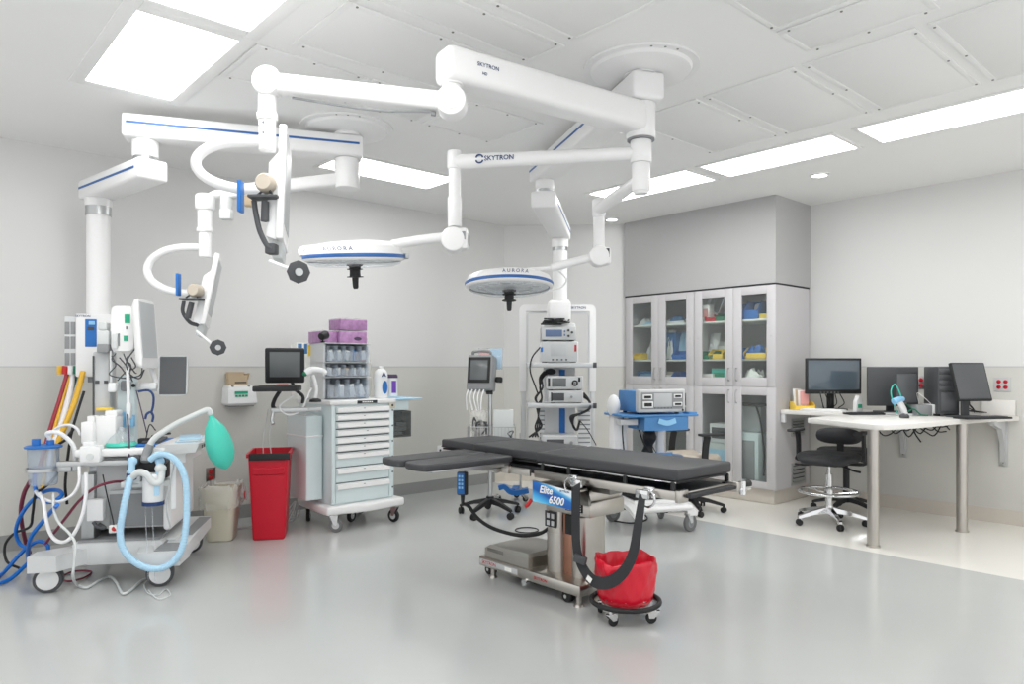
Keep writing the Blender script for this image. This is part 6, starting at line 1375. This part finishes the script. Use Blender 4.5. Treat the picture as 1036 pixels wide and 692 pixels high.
m = MB(); m.cyl((A2.x, A2.y, 2.715), (A2.x, A2.y, 2.932), 0.088, n=32, bev=0.006); SL('hub', m, 'enamel', t=s3)
a_ = Vector((A2.x, A2.y, 2.79)); b_ = Vector((Q1.x, Q1.y, Q1.z+0.07)); d = (b_-a_).normalized(); yv = d.cross(UP).normalized()
m = MB(); m.box((0, 0, 0), ((b_-a_).length, 0.085, 0.09), 0.02, M=axes((a_+b_)/2, d, yv, yv.cross(d)), seg=3); SL('arm', m, 'enamel', t=s3)
m = MB(); m.cyl((Q1.x, Q1.y, Q1.z-0.11), (Q1.x, Q1.y, Q1.z+0.1), 0.042, n=24, bev=0.006); m.box((0.01, -0.02, -0.09), (0.08, 0.07, 0.07), 0.01, M=facing(Q1, RIGHT)); SL('knuckle', m, 'plastic_pale', t=s3)
m = MB(); m.tube([Q1+UP*0.06, (Q1+Q2)/2+UP*0.06, Q2+UP*0.02], 0.03, n=12); SL('link', m, 'enamel', t=s3)
m = MB(); m.cyl((Q2.x, Q2.y, Q2.z-0.05), (Q2.x, Q2.y, Q2.z+0.065), 0.066, n=28, bev=0.02); m.cyl((Q2.x, Q2.y, Q2.z-0.19), (Q2.x, Q2.y, Q2.z-0.04), 0.05, n=24); m.cyl((Q2.x, Q2.y, Q2.z-0.2), (Q2.x, Q2.y, Q2.z-0.17), 0.056, n=24, bev=0.006); m.cyl((Q2.x, Q2.y, Q2.z-0.37), (Q2.x, Q2.y, Q2.z-0.19), 0.043, n=24, bev=0.005); SL('drop_tube', m, 'enamel', t=s3)
C2 = [(206, 250.5), (192, 250), (177, 251), (164, 255), (153, 263), (149, 273), (153, 283), (164, 291), (178, 295.5), (193, 297)]
m = MB(); m.tube([P(u, v, 4.95) for u, v in C2], 0.0265, n=16); SL('curved_tube', m, 'enamel', t=s3)
t, M = surgical_screen('farther boom screen leaning over, against the bare long wall', 216, 297, 4.9, 0.5, R(11), 0.46, P(216, 298, 5.12))
rest_of_head(t, ((198, 294), (194, 303), (194, 306), (190, 322), ((199, 335), (217.5, 350.5)), (180.5, 288)), 1.0, 4.85, 2)
m = MB(); m.tube([P(186, 305, 4.95), P(185, 316, 4.94), P(192, 326, 4.93), P(200, 329, 4.93)], 0.013, n=8); m.build('cable', 'charcoal', t, world=True)
m = MB(); m.tube([P(194, 297, 4.95), P(203, 298, 4.98), P(210, 298, 5.0)], 0.03, n=12); m.build('mount_arm', 'plastic_white', t, world=True)
# ---------------------------------------------------------------- anaesthesia machine (local x = along its front, y = away)
AO = Vector((0.827, 5.284, 0)); AA = R(-30)
am = thing('anaesthesia_machine', 'white anaesthesia machine on large casters at the side of the room', 'anaesthesia machine', AO, AA)
AX_, AY_ = Vector((math.cos(AA), math.sin(AA), 0)), Vector((-math.sin(AA), math.cos(AA), 0))
def L_(u, v, yl):                                # the machine's own (x, y, z) of what is seen at (u, v) on its plane y = yl
    d = P(u, v, 1.0)-Vector((0, 0, H)); tt = (yl+AO.dot(AY_))/d.dot(AY_); p = Vector((0, 0, H))+d*tt
    q = p-AO; return Vector((q.dot(AX_), yl, q.z))
def LW(u, v, yl): q = L_(u, v, yl); return AO+AX_*q.x+AY_*q.y+UP*q.z
def bx(ua, va, ub, vb, yf, d, bev=0.006, m=None):
    a, b = L_(ua, va, yf), L_(ub, vb, yf); m = m or MB()
    return m.b2((min(a.x, b.x), yf, min(a.z, b.z)), (max(a.x, b.x), yf+d, max(a.z, b.z)), bev)
def A_(name, mb, mt, par=None): return mb.build(name, mt, par or am)
m = MB(); m.b2((0.1, 0.08, 0.13), (0.64, 0.2, 0.275), 0.012)
m.loft([[(-0.085, -0.09, z), (0.075, -0.09, z), (0.22, 0.12, z), (0.12, 0.2, z), (-0.085, 0.05, z)] for z in (0.145, 0.245)])
m.loft([[(0.54, -0.11, z), (0.79, -0.11, z), (0.8, 0.12, z), (0.5, 0.14, z)] for z in (0.15, 0.24)])
m.loft([[(0.66, 0.12, z), (0.8, 0.1, z), (0.77, 0.96, z), (0.58, 0.96, z)] for z in (0.16, 0.25)]); m.loft([[(-0.07, 0.8, z), (0.1, 0.7, z), (0.2, 0.85, z), (0.06, 0.96, z), (-0.07, 0.94, z)] for z in (0.16, 0.25)])
m.b2((0.1, 0.2, 0.17), (0.7, 0.9, 0.26), 0.01)
bmesh.ops.recalc_face_normals(m.bm, faces=m.bm.faces[:])
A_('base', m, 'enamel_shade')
m = MB(); m.b2((0.13, 0.1, 0.272), (0.62, 0.75, 0.29), 0.004); m.loft([[(0.63, -0.08, 0.2405), (0.77, -0.08, 0.2405), (0.78, 0.9, 0.2505), (0.66, 0.9, 0.2505)], [(0.63, -0.08, 0.246), (0.77, -0.08, 0.246), (0.78, 0.9, 0.256), (0.66, 0.9, 0.256)]]); A_('foot_deck', m, 'grey_mid')
for x, y in ((0, 0), (0.65, 0), (0.65, 0.85), (0, 0.85)):
    m = MB(); Q = T(x, y, 0.083) @ rotz(0.15) @ rotx(PI/2)
    m.lathe([(0.06, -0.032), (0.078, -0.032), (0.083, -0.024), (0.083, 0.024), (0.078, 0.032), (0.06, 0.032), (0.06, -0.032)], n=36, M=Q); cs = A_('caster', m, 'charcoal')
    m = MB(); m.lathe([(0, -0.034), (0.056, -0.036), (0.063, -0.033), (0.063, 0.033), (0.056, 0.036), (0, 0.034)], n=36, M=Q); m.b2((x-0.03, y-0.015, 0.12), (x+0.03, y+0.06, 0.158), 0.01); A_('wheel_cover', m, 'plastic_white', cs)
# uprights and cabinet
m = MB(); bx(82, 480, 95, 545, 0.13, 0.12, m=m); m.b2((0.14, 0.27, 0.29), (0.2, 0.7, 0.9), 0.004); A_('upright', m, 'alu')
m = MB(); m.b2((0.215, 0.17, 0.345), (0.635, 0.72, 0.815), 0.008); A_('cabinet', m, 'grey_light')
m = MB(); m.b2((0.3, 0.152, 0.36), (0.63, 0.169, 0.6), 0.004); dr = A_('drawer', m, 'grey_mid'); m = MB(); m.b2((0.3, 0.148, 0.575), (0.63, 0.153, 0.6), 0.002); A_('pull_lip', m, 'grey_light', dr)
m = MB(); m.b2((0.638, 0.1, 0.335), (0.69, 0.75, 0.82), 0.02, seg=3); A_('side_panel', m, 'enamel')
m = MB(); m.b2((0.12, 0.06, 0.832), (0.66, 0.66, 0.882), 0.016, seg=3); A_('worktop', m, 'enamel')
m = MB(); m.loft([[(0.6, 0.1, 0.83), (0.83, 0.14, 0.84), (0.83, 0.72, 0.84), (0.6, 0.76, 0.83)], [(0.6, 0.08, 0.9), (0.86, 0.12, 0.9), (0.86, 0.74, 0.9), (0.6, 0.78, 0.9)]]); m.prism([(0.64, 0.15), (0.76, 0.18), (0.76, 0.66), (0.64, 0.7)], 0.77, 0.832); sw = A_('side_wing', m, 'enamel')
m = MB(); m.b2((0.8585, 0.2, 0.862), (0.8615, 0.23, 0.885)); m.b2((0.8585, 0.26, 0.862), (0.8615, 0.29, 0.885)); A_('sockets', m, 'charcoal', sw)
m = MB(); m.b2((0.02, 0.06, 0.775), (0.46, 0.1, 0.81), 0.004); m.b2((0.02, 0.09, 0.74), (0.13, 0.13, 0.8), 0.004); A_('rail', m, 'alu')
m = MB(); bx(80, 452, 101, 468, 0.02, 0.09, 0.01, m); bx(83, 447, 95, 453, 0.03, 0.06, 0.01, m); A_('suction_regulator', m, 'plastic_white')
m = MB(); a = L_(91, 462, 0.018); m.cyl((a.x, 0.012, a.z), (a.x, 0.02, a.z), 0.022, n=18); A_('gauge', m, 'plastic_pale')
# vaporizer bank and back slab
m = MB(); bx(93.5, 356, 111, 470, 0.42, 0.14, 0.01, m); sl_ = A_('back_panel', m, 'grey_light')
m = MB(); bx(96, 385, 100, 388, 0.41, 0.02, 0.002, m); bx(105, 385, 109, 388, 0.41, 0.02, 0.002, m); bx(93.5, 360, 95, 470, 0.41, 0.03, 0.0, m); A_('latches', m, 'charcoal', sl_)
m = MB(); bx(97, 412.5, 113, 415.5, 0.36, 0.05, 0.003, m); A_('yellow_bar', m, 'yellow', sl_)
m = MB(); bx(81.5, 427, 94.5, 449, 0.16, 0.12, 0.01, m); bx(88, 421, 95, 428, 0.18, 0.1, 0.006, m); A_('vaporizer', m, 'enamel')
m = MB(); bx(96, 421, 117, 451, 0.2, 0.16, 0.014, m); bx(106, 415.5, 118, 421.5, 0.22, 0.12, 0.006, m); A_('vaporizer', m, 'enamel')
m = MB(); bx(98, 334, 110, 352, 0.38, 0.1, 0.01, m); bx(99, 326, 108, 334, 0.4, 0.08, 0.008, m); A_('gas_sampler', m, 'plastic_pale'); m = MB(); bx(97.5, 348, 109.5, 357, 0.36, 0.1, 0.008, m); A_('sampler_base', m, 'grey_mid')
m = MB(); bx(108.5, 387, 117, 397, 0.33, 0.08, 0.012, m); a = L_(112.5, 388, 0.36); b = L_(112, 355, 0.38); m.tube([a, (a+b)/2+Vector((0.0, 0, 0)), b], 0.007, n=8); A_('hanging_bulb', m, 'plastic_white')
m = MB(); bx(118, 380, 137, 447, 0.46, 0.08, 0.014, m); A_('pump_back', m, 'enamel_cool')
m = MB(); bx(119.5, 417, 125.5, 433, 0.4, 0.05, 0.006, m); bx(131, 420, 135, 432, 0.4, 0.05, 0.006, m); A_('label_block', m, 'blue_pale')
m = MB(); bx(121, 385, 130, 396, 0.4, 0.07, 0.015, m); A_('flow_meter', m, 'grey_mid'); m = MB(); a = L_(135, 390, 0.38); m.sph(a, 0.014, n=10); A_('dial', m, 'black')
# upper modules and screens
m = MB(); a, b = L_(112, 356, 0.34), L_(135.5, 309.5, 0.34); w_, h_ = b.x-a.x, b.z-a.z
m.loft([[(x*s+(a.x+b.x)/2, y, z*s+(a.z+b.z)/2) for x, z in rrect(0, 0, w_, h_, 0.035, 5)] for y, s in ((0.34, 0.96), (0.352, 1.0), (0.5, 1.0), (0.51, 0.96))]); gm = A_('gas_module', m, 'enamel')
for ua, va, ub, vb, mt in ((126, 318, 131.5, 327, 'green_label'), (125, 339.5, 129.5, 345, 'green_label'), (114, 338, 118, 344, 'ink_red'), (119.5, 337, 121, 350, 'grey_mid'), (127.5, 330, 128.6, 333, 'ink_black')):
    m = MB(); bx(ua, va, ub, vb, 0.336, 0.005, 0.0, m); A_('print', m, mt, gm)
m = MB(); bx(113, 337, 118.5, 353, 0.318, 0.025, 0.008, m); A_('red_button_block', m, 'plastic_pale', gm)
a = L_(146, 336, 0.36); W3 = WM(am).inverted()
def vscreen(name, u, v, yl, right, w, h, dp, mt, face, tilt=0.0, chin=0.0, bez=0.02):
    M = W3 @ facing(LW(u, v, yl), right, tilt); m = MB()
    m.loft([[(x, y, z) for x, z in rrect(0, 0, w*s, h*s, 0.03, 4)] for y, s in ((0.0, 0.985), (0.008, 1.0), (dp*0.6, 0.97), (dp, 0.85))], M=M); o = A_(name, m, mt)
    m = MB(); m.box((0, -0.0012, chin/2), (w-2*bez, 0.003, h-2*bez-chin), M=M); A_('display', m, face, o); return o, M
vscreen('vital_signs_screen', 150.5, 338, 0.36, (RIGHT*-0.13+FWD*0.99), 0.31, 0.47, 0.05, 'enamel', 'screen_light', tilt=R(4), chin=0.05, bez=0.022)
o, M = vscreen('side_screen', 175, 380, 0.42, (RIGHT*0.98+FWD*0.12), 0.2, 0.29, 0.035, 'grey_light', 'screen_dark', tilt=R(4), bez=0.012)
m = MB(); m.tube([L_(170, 390, 0.5), L_(160, 393, 0.52), L_(148, 391, 0.5), L_(138, 390, 0.48)], 0.022, n=10); m.tube([L_(160, 393, 0.5), L_(155, 378, 0.5), L_(151, 366, 0.5)], 0.016, n=10); bx(142, 387, 158, 394, 0.42, 0.12, 0.01, m); A_('screen_arm', m, 'plastic_white')
m = MB(); rnd = random.Random(17)
for k in range(7):
    u0, v0 = 113+4*k, 357+rnd.uniform(0, 6)
    m.tube([L_(u0, v0, 0.36), L_(u0+rnd.uniform(-4, 6), v0+rnd.uniform(4, 10), 0.3), L_(u0+rnd.uniform(-6, 8), v0+rnd.uniform(10, 22), 0.32), L_(124+rnd.uniform(-6, 14), 380+rnd.uniform(-4, 8), 0.34)], 0.0045, n=6)
m.tube([L_(137, 352, 0.3), L_(128, 366, 0.28), L_(131, 378, 0.3), L_(141, 383, 0.3), L_(146, 374, 0.3)], 0.005, n=6)
A_('cable', m, 'charcoal')
m = MB(); m.tube([L_(140, 396, 0.3), L_(150, 395, 0.28), L_(155, 400, 0.27), L_(155, 410, 0.27), L_(153, 418, 0.27)], 0.008, n=8); m.tube([L_(147, 424, 0.27), L_(148.5, 419, 0.27), L_(152.5, 417, 0.27), L_(155, 421, 0.27), L_(154, 427, 0.27)], 0.008, n=8); A_('stethoscope', m, 'ink')
m = MB(); m.tube([L_(138, 395, 0.34), L_(143, 415, 0.3), L_(149, 440, 0.25)], 0.004, n=6); m.tube([L_(130, 396, 0.33), L_(129, 420, 0.28), L_(131, 450, 0.1), L_(129, 480, 0.0)], 0.005, n=6); A_('cable', m, 'violet_dark')
m = MB(); m.tube([L_(129, 372, 0.3), L_(130, 400, 0.3), L_(129.5, 430, 0.3)], 0.012, n=8); bx(127, 408, 132, 424, 0.28, 0.05, 0.01, m); A_('sample_line', m, 'plastic_white')
# breathing block
m = MB(); bx(129, 463, 169, 484, 0.03, 0.1, 0.012, m); A_('valve_block', m, 'black')
m = MB(); bx(127, 476, 142, 492, 0.0, 0.08, 0.01, m); bx(122, 488, 172, 492, 0.0, 0.12, 0.004, m); A_('block_bracket', m, 'plastic_pale')
for u in (135.5, 163):
    m = MB(); a = L_(u, 466, 0.0); m.cyl((a.x, -0.02, a.z), (a.x, 0.06, a.z), 0.034, n=24, bev=0.004); v_ = A_('valve', m, 'charcoal')
    m = MB(); m.sph((a.x, -0.03, a.z), 0.03, (1, 0.6, 1), n=16); m.cyl((a.x, -0.04, a.z), (a.x, -0.05, a.z-0.09), 0.019, r2=0.022, n=14); A_('valve_port', m, 'hose_blue', v_)
m = MB(); a, b = L_(155, 479, -0.02), L_(155, 510, -0.02)
m.cyl(a, b, 0.062, n=28, bev=0.006); ab = A_('absorber_canister', m, 'plastic_white'); m = MB(); m.cyl(b+Vector((0, 0, 0.02)), b+Vector((0, 0, -0.004)), 0.066, n=28); A_('canister_ring', m, 'ink', ab)
m = MB(); a = L_(155, 500, -0.085); m.box((a.x+0.02, -0.0835, a.z+0.02), (0.03, 0.004, 0.06)); A_('print', m, 'hose_blue', ab)
m = MB(); m.tube([L_(132, 484, -0.06), L_(140, 478, -0.08), L_(148, 480, -0.09), L_(155, 488, -0.09), L_(162, 487, -0.08), L_(164, 474, -0.05)], 0.022, n=12); m.sph(L_(162.5, 474, -0.06), 0.036, (1, 0.6, 0.9), n=14); A_('elbow_tube', m, 'plastic_pale')
m = MB(); a = L_(133, 482, -0.05); m.cyl(a+Vector((0, 0, 0.02)), a-Vector((0, 0, 0.02)), 0.03, n=16); A_('blue_collar', m, 'ink')
# corrugated hose loop, gas bag and its arm
pts = [LW(132, 482, -0.06), LW(129, 495, -0.1), LW(124, 520, -0.13), LW(121.5, 540, -0.14), LW(125, 556, -0.15), LW(137, 569, -0.16), LW(154, 575.5, -0.16), LW(170, 572, -0.15), LW(182, 559, -0.14), LW(187.5, 538, -0.12), LW(189, 512, -0.1), LW(188, 488, -0.09), LW(182, 471, -0.08), LW(172, 461.5, -0.07), LW(161, 459.5, -0.06), LW(152, 465, -0.04)]
m = MB(); n_ = len(pts)*14
m.tube(pts, lambda q: 0.0205+0.0011*math.sin(q*700), n=12, sub=40)
solo(m, 'breathing_hose', 'hose_blue', 'pale blue corrugated breathing hose hanging in a big loop in front of the machine', 'hose', pts[6], world=True, ang=70)
bt = LW(213, 419, 0.1); 
m = MB(); m.tube([LW(147, 466, 0.0), LW(149, 457, 0.02), LW(155, 445, 0.03), LW(166, 436.5, 0.05), LW(180, 428, 0.07), LW(195, 421, 0.09), LW(206, 416, 0.1), LW(211, 415, 0.1), LW(213.5, 419.5, 0.1)], 0.02, n=12); A_2 = m.build('bag_arm', 'plastic_pale', am, world=True)
m = MB(); m.tube([LW(146.5, 467, -0.002), LW(148, 460, 0.018), LW(152, 450, 0.03)], 0.027, n=12); m.build('arm_cuff', 'grey_mid', A_2, world=True)
ca, cb = LW(213.2, 420, 0.1), LW(229, 475, 0.1); axv = (cb-ca); Lb = axv.length; q = axv.to_track_quat('Z', 'Y').to_matrix().to_4x4()
m = MB(); prof = [(0.016, 0.0), (0.018, 0.02), (0.035, 0.045), (0.062, 0.09), (0.082, 0.16), (0.087, 0.22), (0.083, 0.28), (0.065, 0.33), (0.035, 0.365), (0.012, 0.38), (0, 0.385)]
m.lathe([(r_*1.0, z*Lb/0.385) for r_, z in prof], n=32, M=q); solo(m, 'breathing_bag', 'teal', 'plump green breathing bag hanging from the machine arm', 'breathing bag', ca, ang=80)
# things lying on the machine
DTA = 0.883
def on_top(u, v, yl): q = L_(u, v, yl); return AO+AX_*q.x+AY_*yl
p = AO+AX_*0.56+AY_*0.4
t = thing('drape_tray', 'blue tray with a dark folder and papers on the machine worktop', 'tray', (p.x, p.y, DTA), AA)
MB().b2((-0.1, -0.26, 0), (0.035, 0.18, 0.018), 0.006).build('tray', 'blue', t)
MB().b2((-0.09, -0.22, 0.018), (0.02, 0.1, 0.036), 0.004, M=rotz(0.1)).build('folder', 'charcoal', t)
MB().tube([(-0.06, 0.02, 0.045), (0.0, 0.1, 0.055), (0.01, 0.16, 0.05), (-0.05, 0.15, 0.045), (-0.08, 0.08, 0.043)], 0.008, n=6, closed=True).build('cable', 'black', t)
p = AO+AX_*0.74+AY_*0.45
t = thing('paper_stack', 'pale blue papers on the wing of the anaesthesia machine', 'papers', (p.x, p.y, 0.9005), AA+0.1)
for k in range(3): MB().b2((-0.08, -0.22, 0.006*k), (0.06, 0.2, 0.006*k+0.0055), 0.001, M=rotz(0.06*k)).build('sheet', ['hose_blue', 'paper', 'hose_blue'][k], t)
p = AO+AX_*0.36+AY_*0.2
t = thing('face_mask', 'clear face mask with a green cushion lying on the machine worktop', 'mask', (p.x, p.y, DTA), AA)
MB().lathe([(0.085, 0.0), (0.1, 0.012), (0.085, 0.03), (0.07, 0.012), (0.085, 0.0)], n=28).build('cushion', 'teal', t); MB().lathe([(0.085, 0.026), (0.07, 0.06), (0.04, 0.09), (0.02, 0.1), (0.02, 0.13), (0.016, 0.13), (0.016, 0.1)], n=28).build('shell', 'clear_plastic', t)
p = AO+AX_*0.5+AY_*0.24
t = thing('gas_analyser', 'small black box among cables on the machine worktop', 'device', (p.x, p.y, DTA), AA); MB().b2((-0.045, -0.03, 0), (0.045, 0.03, 0.05), 0.006).build('body', 'black', t); MB().tube([(0, 0, 0.05), (0.02, 0.01, 0.14), (0.06, 0.0, 0.1)], 0.004, n=6).build('cable', 'black', t)
# hanging white side box and leads below
m = MB(); bx(87.5, 506, 104, 527, 0.09, 0.06, 0.006, m); A_('junction_box', m, 'plastic_white'); m = MB(); m.tube([L_(94, 528, 0.1), L_(99, 533, 0.1), L_(106, 534, 0.11), L_(100, 530, 0.12)], 0.012, n=8); A_('plug', m, 'charcoal')
m = MB(); m.box(L_(115, 535, 0.06)+Vector((0, 0, 0)), (0.05, 0.03, 0.05), 0.004); bt_ = A_('brake_tag', m, 'paper'); m = MB(); m.cyl(L_(115.5, 535, 0.043), L_(115.5, 535, 0.05), 0.016, n=10); A_('red_mark', m, 'ink_red', bt_)
m = MB(); m.tube([L_(104, 480, 0.1), L_(108, 500, 0.09), L_(114, 525, 0.08), L_(115, 531, 0.06)], 0.004, n=6); A_('cable', m, 'black')
m = MB(); bx(173, 470, 178, 515, -0.03, 0.01, 0.004, m); A_('flow_tube', m, 'plastic_white')
m = MB(); m.tube([L_(176, 470, -0.03), L_(172, 490, -0.04), L_(168, 512, -0.03), L_(172, 533, 0.0)], 0.005, n=6); A_('cable', m, 'grey_light')
m = MB(); [m.cyl(L_(u, 512, -0.02), L_(u+3, 588, -0.12), 0.0025, n=6) for u in (147, 154)]; A_('sample_line', m, 'clear_plastic')
# suction canister on the rail
c = LW(44, 470, 0.1)
t = thing('suction_canister', 'clear suction canister with a blue lid at the machine end', 'canister', (c.x, c.y, 0.66), AA)
MB().lathe([(0, 0), (0.075, 0), (0.08, 0.01), (0.09, 0.235), (0.087, 0.235), (0.077, 0.012), (0, 0.006)], n=32).build('jar', 'clear_bin', t)
MB().lathe([(0, 0.236), (0.105, 0.236), (0.107, 0.246), (0.09, 0.254), (0, 0.256)], n=32).build('lid', 'blue', t)
m = MB(); m.cyl((-0.035, -0.02, 0.254), (-0.035, -0.02, 0.295), 0.025, n=16); m.cyl((0.04, 0.0, 0.254), (0.04, 0.0, 0.285), 0.022, n=16); m.build('lid_port', 'blue', t)
m = MB(); m.tube([(0.04, 0, 0.29), (0.03, -0.02, 0.33), (0.1, -0.02, 0.33), (0.17, 0.0, 0.25), (0.18, 0.02, 0.14)], 0.014, n=8); m.build('elbow_hose', 'plastic_white', t)
m = MB(); m.b2((0.09, -0.03, 0.08), (0.17, 0.01, 0.13), 0.005); m.lathe([(0.094, 0.09), (0.098, 0.09), (0.098, 0.11), (0.094, 0.11), (0.094, 0.09)], n=28); m.build('bracket', 'alu', t)
# ---------------------------------------------------------------- hoses
def hose(label, pts, r, mt, name='hose', cat='hose', group=None):
    m = MB(); m.tube(pts, r, n=8, sub=7)
    zmin = min(v.co.z for v in m.bm.verts)
    if zmin < 0.001: bmesh.ops.translate(m.bm, vec=(0, 0, 0.002-zmin), verts=m.bm.verts[:])
    return solo(m, name, mt, label, cat, pts[0], world=True, ang=80)
def zz(pts): return [P(*q) for q in pts]
HG = None
hose('dark red hose running down from the gas column, outermost of its bundle', zz([(69, 374, 5.2), (66, 385, 5.18), (60, 405, 5.1), (52, 430, 4.98), (45, 455, 4.9), (39, 478, 4.86)]), 0.014, 'hose_red')
hose('amber hose between the dark red and white hoses of the gas column', zz([(71, 375, 5.22), (69, 385, 5.2), (63, 405, 5.12), (56, 430, 5.0), (48, 456, 4.93), (45, 480, 4.9), (43, 495, 4.86)]), 0.013, 'hose_yellow')
hose('thick white hose in the middle of the gas column bundle', zz([(73.5, 374, 5.22), (72, 390, 5.2), (67, 412, 5.1), (60, 435, 5.0), (54, 450, 4.94), (50, 470, 4.9), (52, 490, 4.88)]), 0.019, 'hose_white')
hose('green hose crossing behind the thick white hose of the gas column', zz([(78, 374, 5.26), (76, 384, 5.27), (70, 402, 5.22), (62, 425, 5.14), (54, 446, 5.1), (50, 452, 5.08)]), 0.013, 'hose_green')
hose('bright yellow hose leaving the gas column nearest to its blue panel', zz([(84, 376, 5.18), (81, 388, 5.14), (75, 408, 5.06), (67, 428, 5.0), (58, 450, 4.95), (50, 475, 4.93)]), 0.019, 'hose_yellow')
hose('black lead crossing the yellow hose from upright to canister', zz([(85, 396, 5.05), (78, 418, 4.98), (72, 440, 4.92), (69, 460, 4.9), (66, 490, 4.92), (68, 510, 4.95)]), 0.009, 'rubber_black', 'cable', 'cable')
hose('black lead slanting from the upright down past the blue canister lid', zz([(76, 432, 4.88), (66, 445, 4.8), (58, 452, 4.75), (59, 470, 4.72), (56, 482, 4.7), (44, 494, 4.7), (36, 500, 4.72), (33, 520, 4.78), (30, 533, 4.85), (14, 540, 4.95), (5, 552, 5.0), (7, 568, 4.95), (20, 575, 4.9)]), 0.009, 'rubber_black', 'cable', 'cable')
hose('white hose arching over from the vaporizer to the blue canister lid', zz([(82, 441, 4.7), (78, 434, 4.72), (70, 430, 4.74), (60, 432, 4.75), (52, 438, 4.76), (48, 448, 4.74)]), 0.0095, 'hose_white')
hose('maroon hose looping down to the floor beside the blue coils', zz([(31, 486, 4.86), (24, 500, 4.9), (21, 520, 4.95), (25, 545, 5.05), (30, 560, 5.1)]), 0.014, 'hose_maroon')
hose('maroon hose sagging from the machine underside across its upright', zz([(128, 487, 4.72), (112, 488, 4.62), (95, 494, 4.55), (80, 507, 4.58), (68, 522, 4.62), (58, 535, 4.7), (46, 550, 4.78)]), 0.009, 'hose_maroon')
hose('blue hose coiled below the suction canister and down to the floor', zz([(36, 472, 4.78), (35, 488, 4.72), (38, 500, 4.66), (48, 508, 4.6), (58, 505, 4.6), (63, 500, 4.64), (58, 496, 4.7), (46, 497, 4.74), (34, 505, 4.78), (22, 520, 4.85), (16, 537, 4.92), (20, 550, 4.95), (30, 556, 4.95)]), 0.013, 'hose_cyan')
hose('blue hose lying in loops on the floor by the wall', [G(58, 512, 0.55), P(44, 528, 4.68), P(30, 548, 4.75), G(30, 570, 0.02), P(46, 562, 5.0), P(48, 553, 5.0), P(38, 549, 5.0), P(22, 560, 4.95), G(5, 579, 0.015), G(-10, 592, 0.015), G(10, 587, 0.015), P(34, 566, 4.85), P(47, 563, 4.85)], 0.0135, 'hose_cyan')
hose('white tube looping low from the machine rail beside its upright', zz([(87, 478, 4.5), (87, 500, 4.48), (83, 522, 4.46), (75, 540, 4.44), (66, 548, 4.42), (57, 547, 4.42), (50, 538, 4.44), (46, 522, 4.46), (44, 508, 4.5), (40, 499, 4.54)]), 0.0115, 'hose_white')
hose('white tube in a short sag under the suction canister', zz([(80, 472, 4.55), (80, 488, 4.52), (74, 500, 4.5), (62, 507, 4.5), (50, 507, 4.52), (40, 502, 4.56), (36, 497, 4.6)]), 0.01, 'hose_white')
hose('clear grey tube trailing over the base and along the floor', zz([(54, 500, 4.52), (55, 518, 4.45), (60, 530, 4.38), (70, 540, 4.34), (76, 551, 4.3), (75, 570, 4.28), (74, 584, 4.3)])+[G(78, 592, 0.02), G(88, 595, 0.01), G(100, 588, 0.01), G(111, 584, 0.01), G(118, 590, 0.01), G(124, 601, 0.01), G(133, 597, 0.01), G(143, 588, 0.01), G(152, 585, 0.01)], 0.0085, 'plastic_pale', 'tube', 'tube')
hose('thin clear line curled on the floor around the right front caster', [G(150, 586, 0.01), G(146, 592, 0.01), G(150, 600, 0.01), G(160, 602, 0.01), G(168, 596, 0.01), G(172, 602, 0.01), G(160, 606, 0.01), G(150, 597, 0.01)], 0.0035, 'plastic_pale', 'tube', 'tube')
hose('maroon cord lying on the floor behind the left caster', [G(62, 583, 0.01), G(75, 578, 0.01), G(92, 578, 0.01), G(86, 584, 0.01), G(70, 588, 0.01), G(62, 586, 0.01)], 0.007, 'hose_maroon', 'cable', 'cable')
m = MB(); m.tube([onY(213, 487, WY-0.03), onY(209, 492, WY-0.05), onY(204, 497, WY-0.06), onY(202, 505, WY-0.05)], 0.01, n=8); m.tube([onY(216, 487, WY-0.03), onY(212, 493, WY-0.05), onY(208, 500, WY-0.06), onY(207, 508, WY-0.05)], 0.01, n=8)
m.build('power_cord', 'rubber_black', beige_socket, world=True)
# ---------------------------------------------------------------- camera, world, colour
cam = bpy.data.cameras.new('camera'); co = bpy.data.objects.new('camera', cam); COL.objects.link(co)
cam.sensor_width = 36.0; cam.sensor_fit = 'HORIZONTAL'; cam.lens = F/1036.0*36.0; cam.clip_start = 0.05
cam.shift_y = (371.0-346.0)/1036.0
co.location = (0, 0, H); co.rotation_euler = (PI/2, 0, math.atan2(FY, FX) - PI/2)
scn.camera = co
w = bpy.data.worlds.new('world'); scn.world = w; w.use_nodes = True
w.node_tree.nodes['Background'].inputs[0].default_value = (1, 1, 1, 1); w.node_tree.nodes['Background'].inputs[1].default_value = 1.0  # plain white world, added as soft fill through the room's open side
vs = scn.view_settings
vs.view_transform = 'Standard'; vs.look = 'None'; vs.gamma = 1.0; vs.use_curve_mapping = False; vs.exposure = 0.32
scn.cycles.max_bounces = 10; scn.cycles.diffuse_bounces = 6; scn.cycles.transparent_max_bounces = 12
scn.cycles.sample_clamp_indirect = 8.0; scn.cycles.use_denoising = True
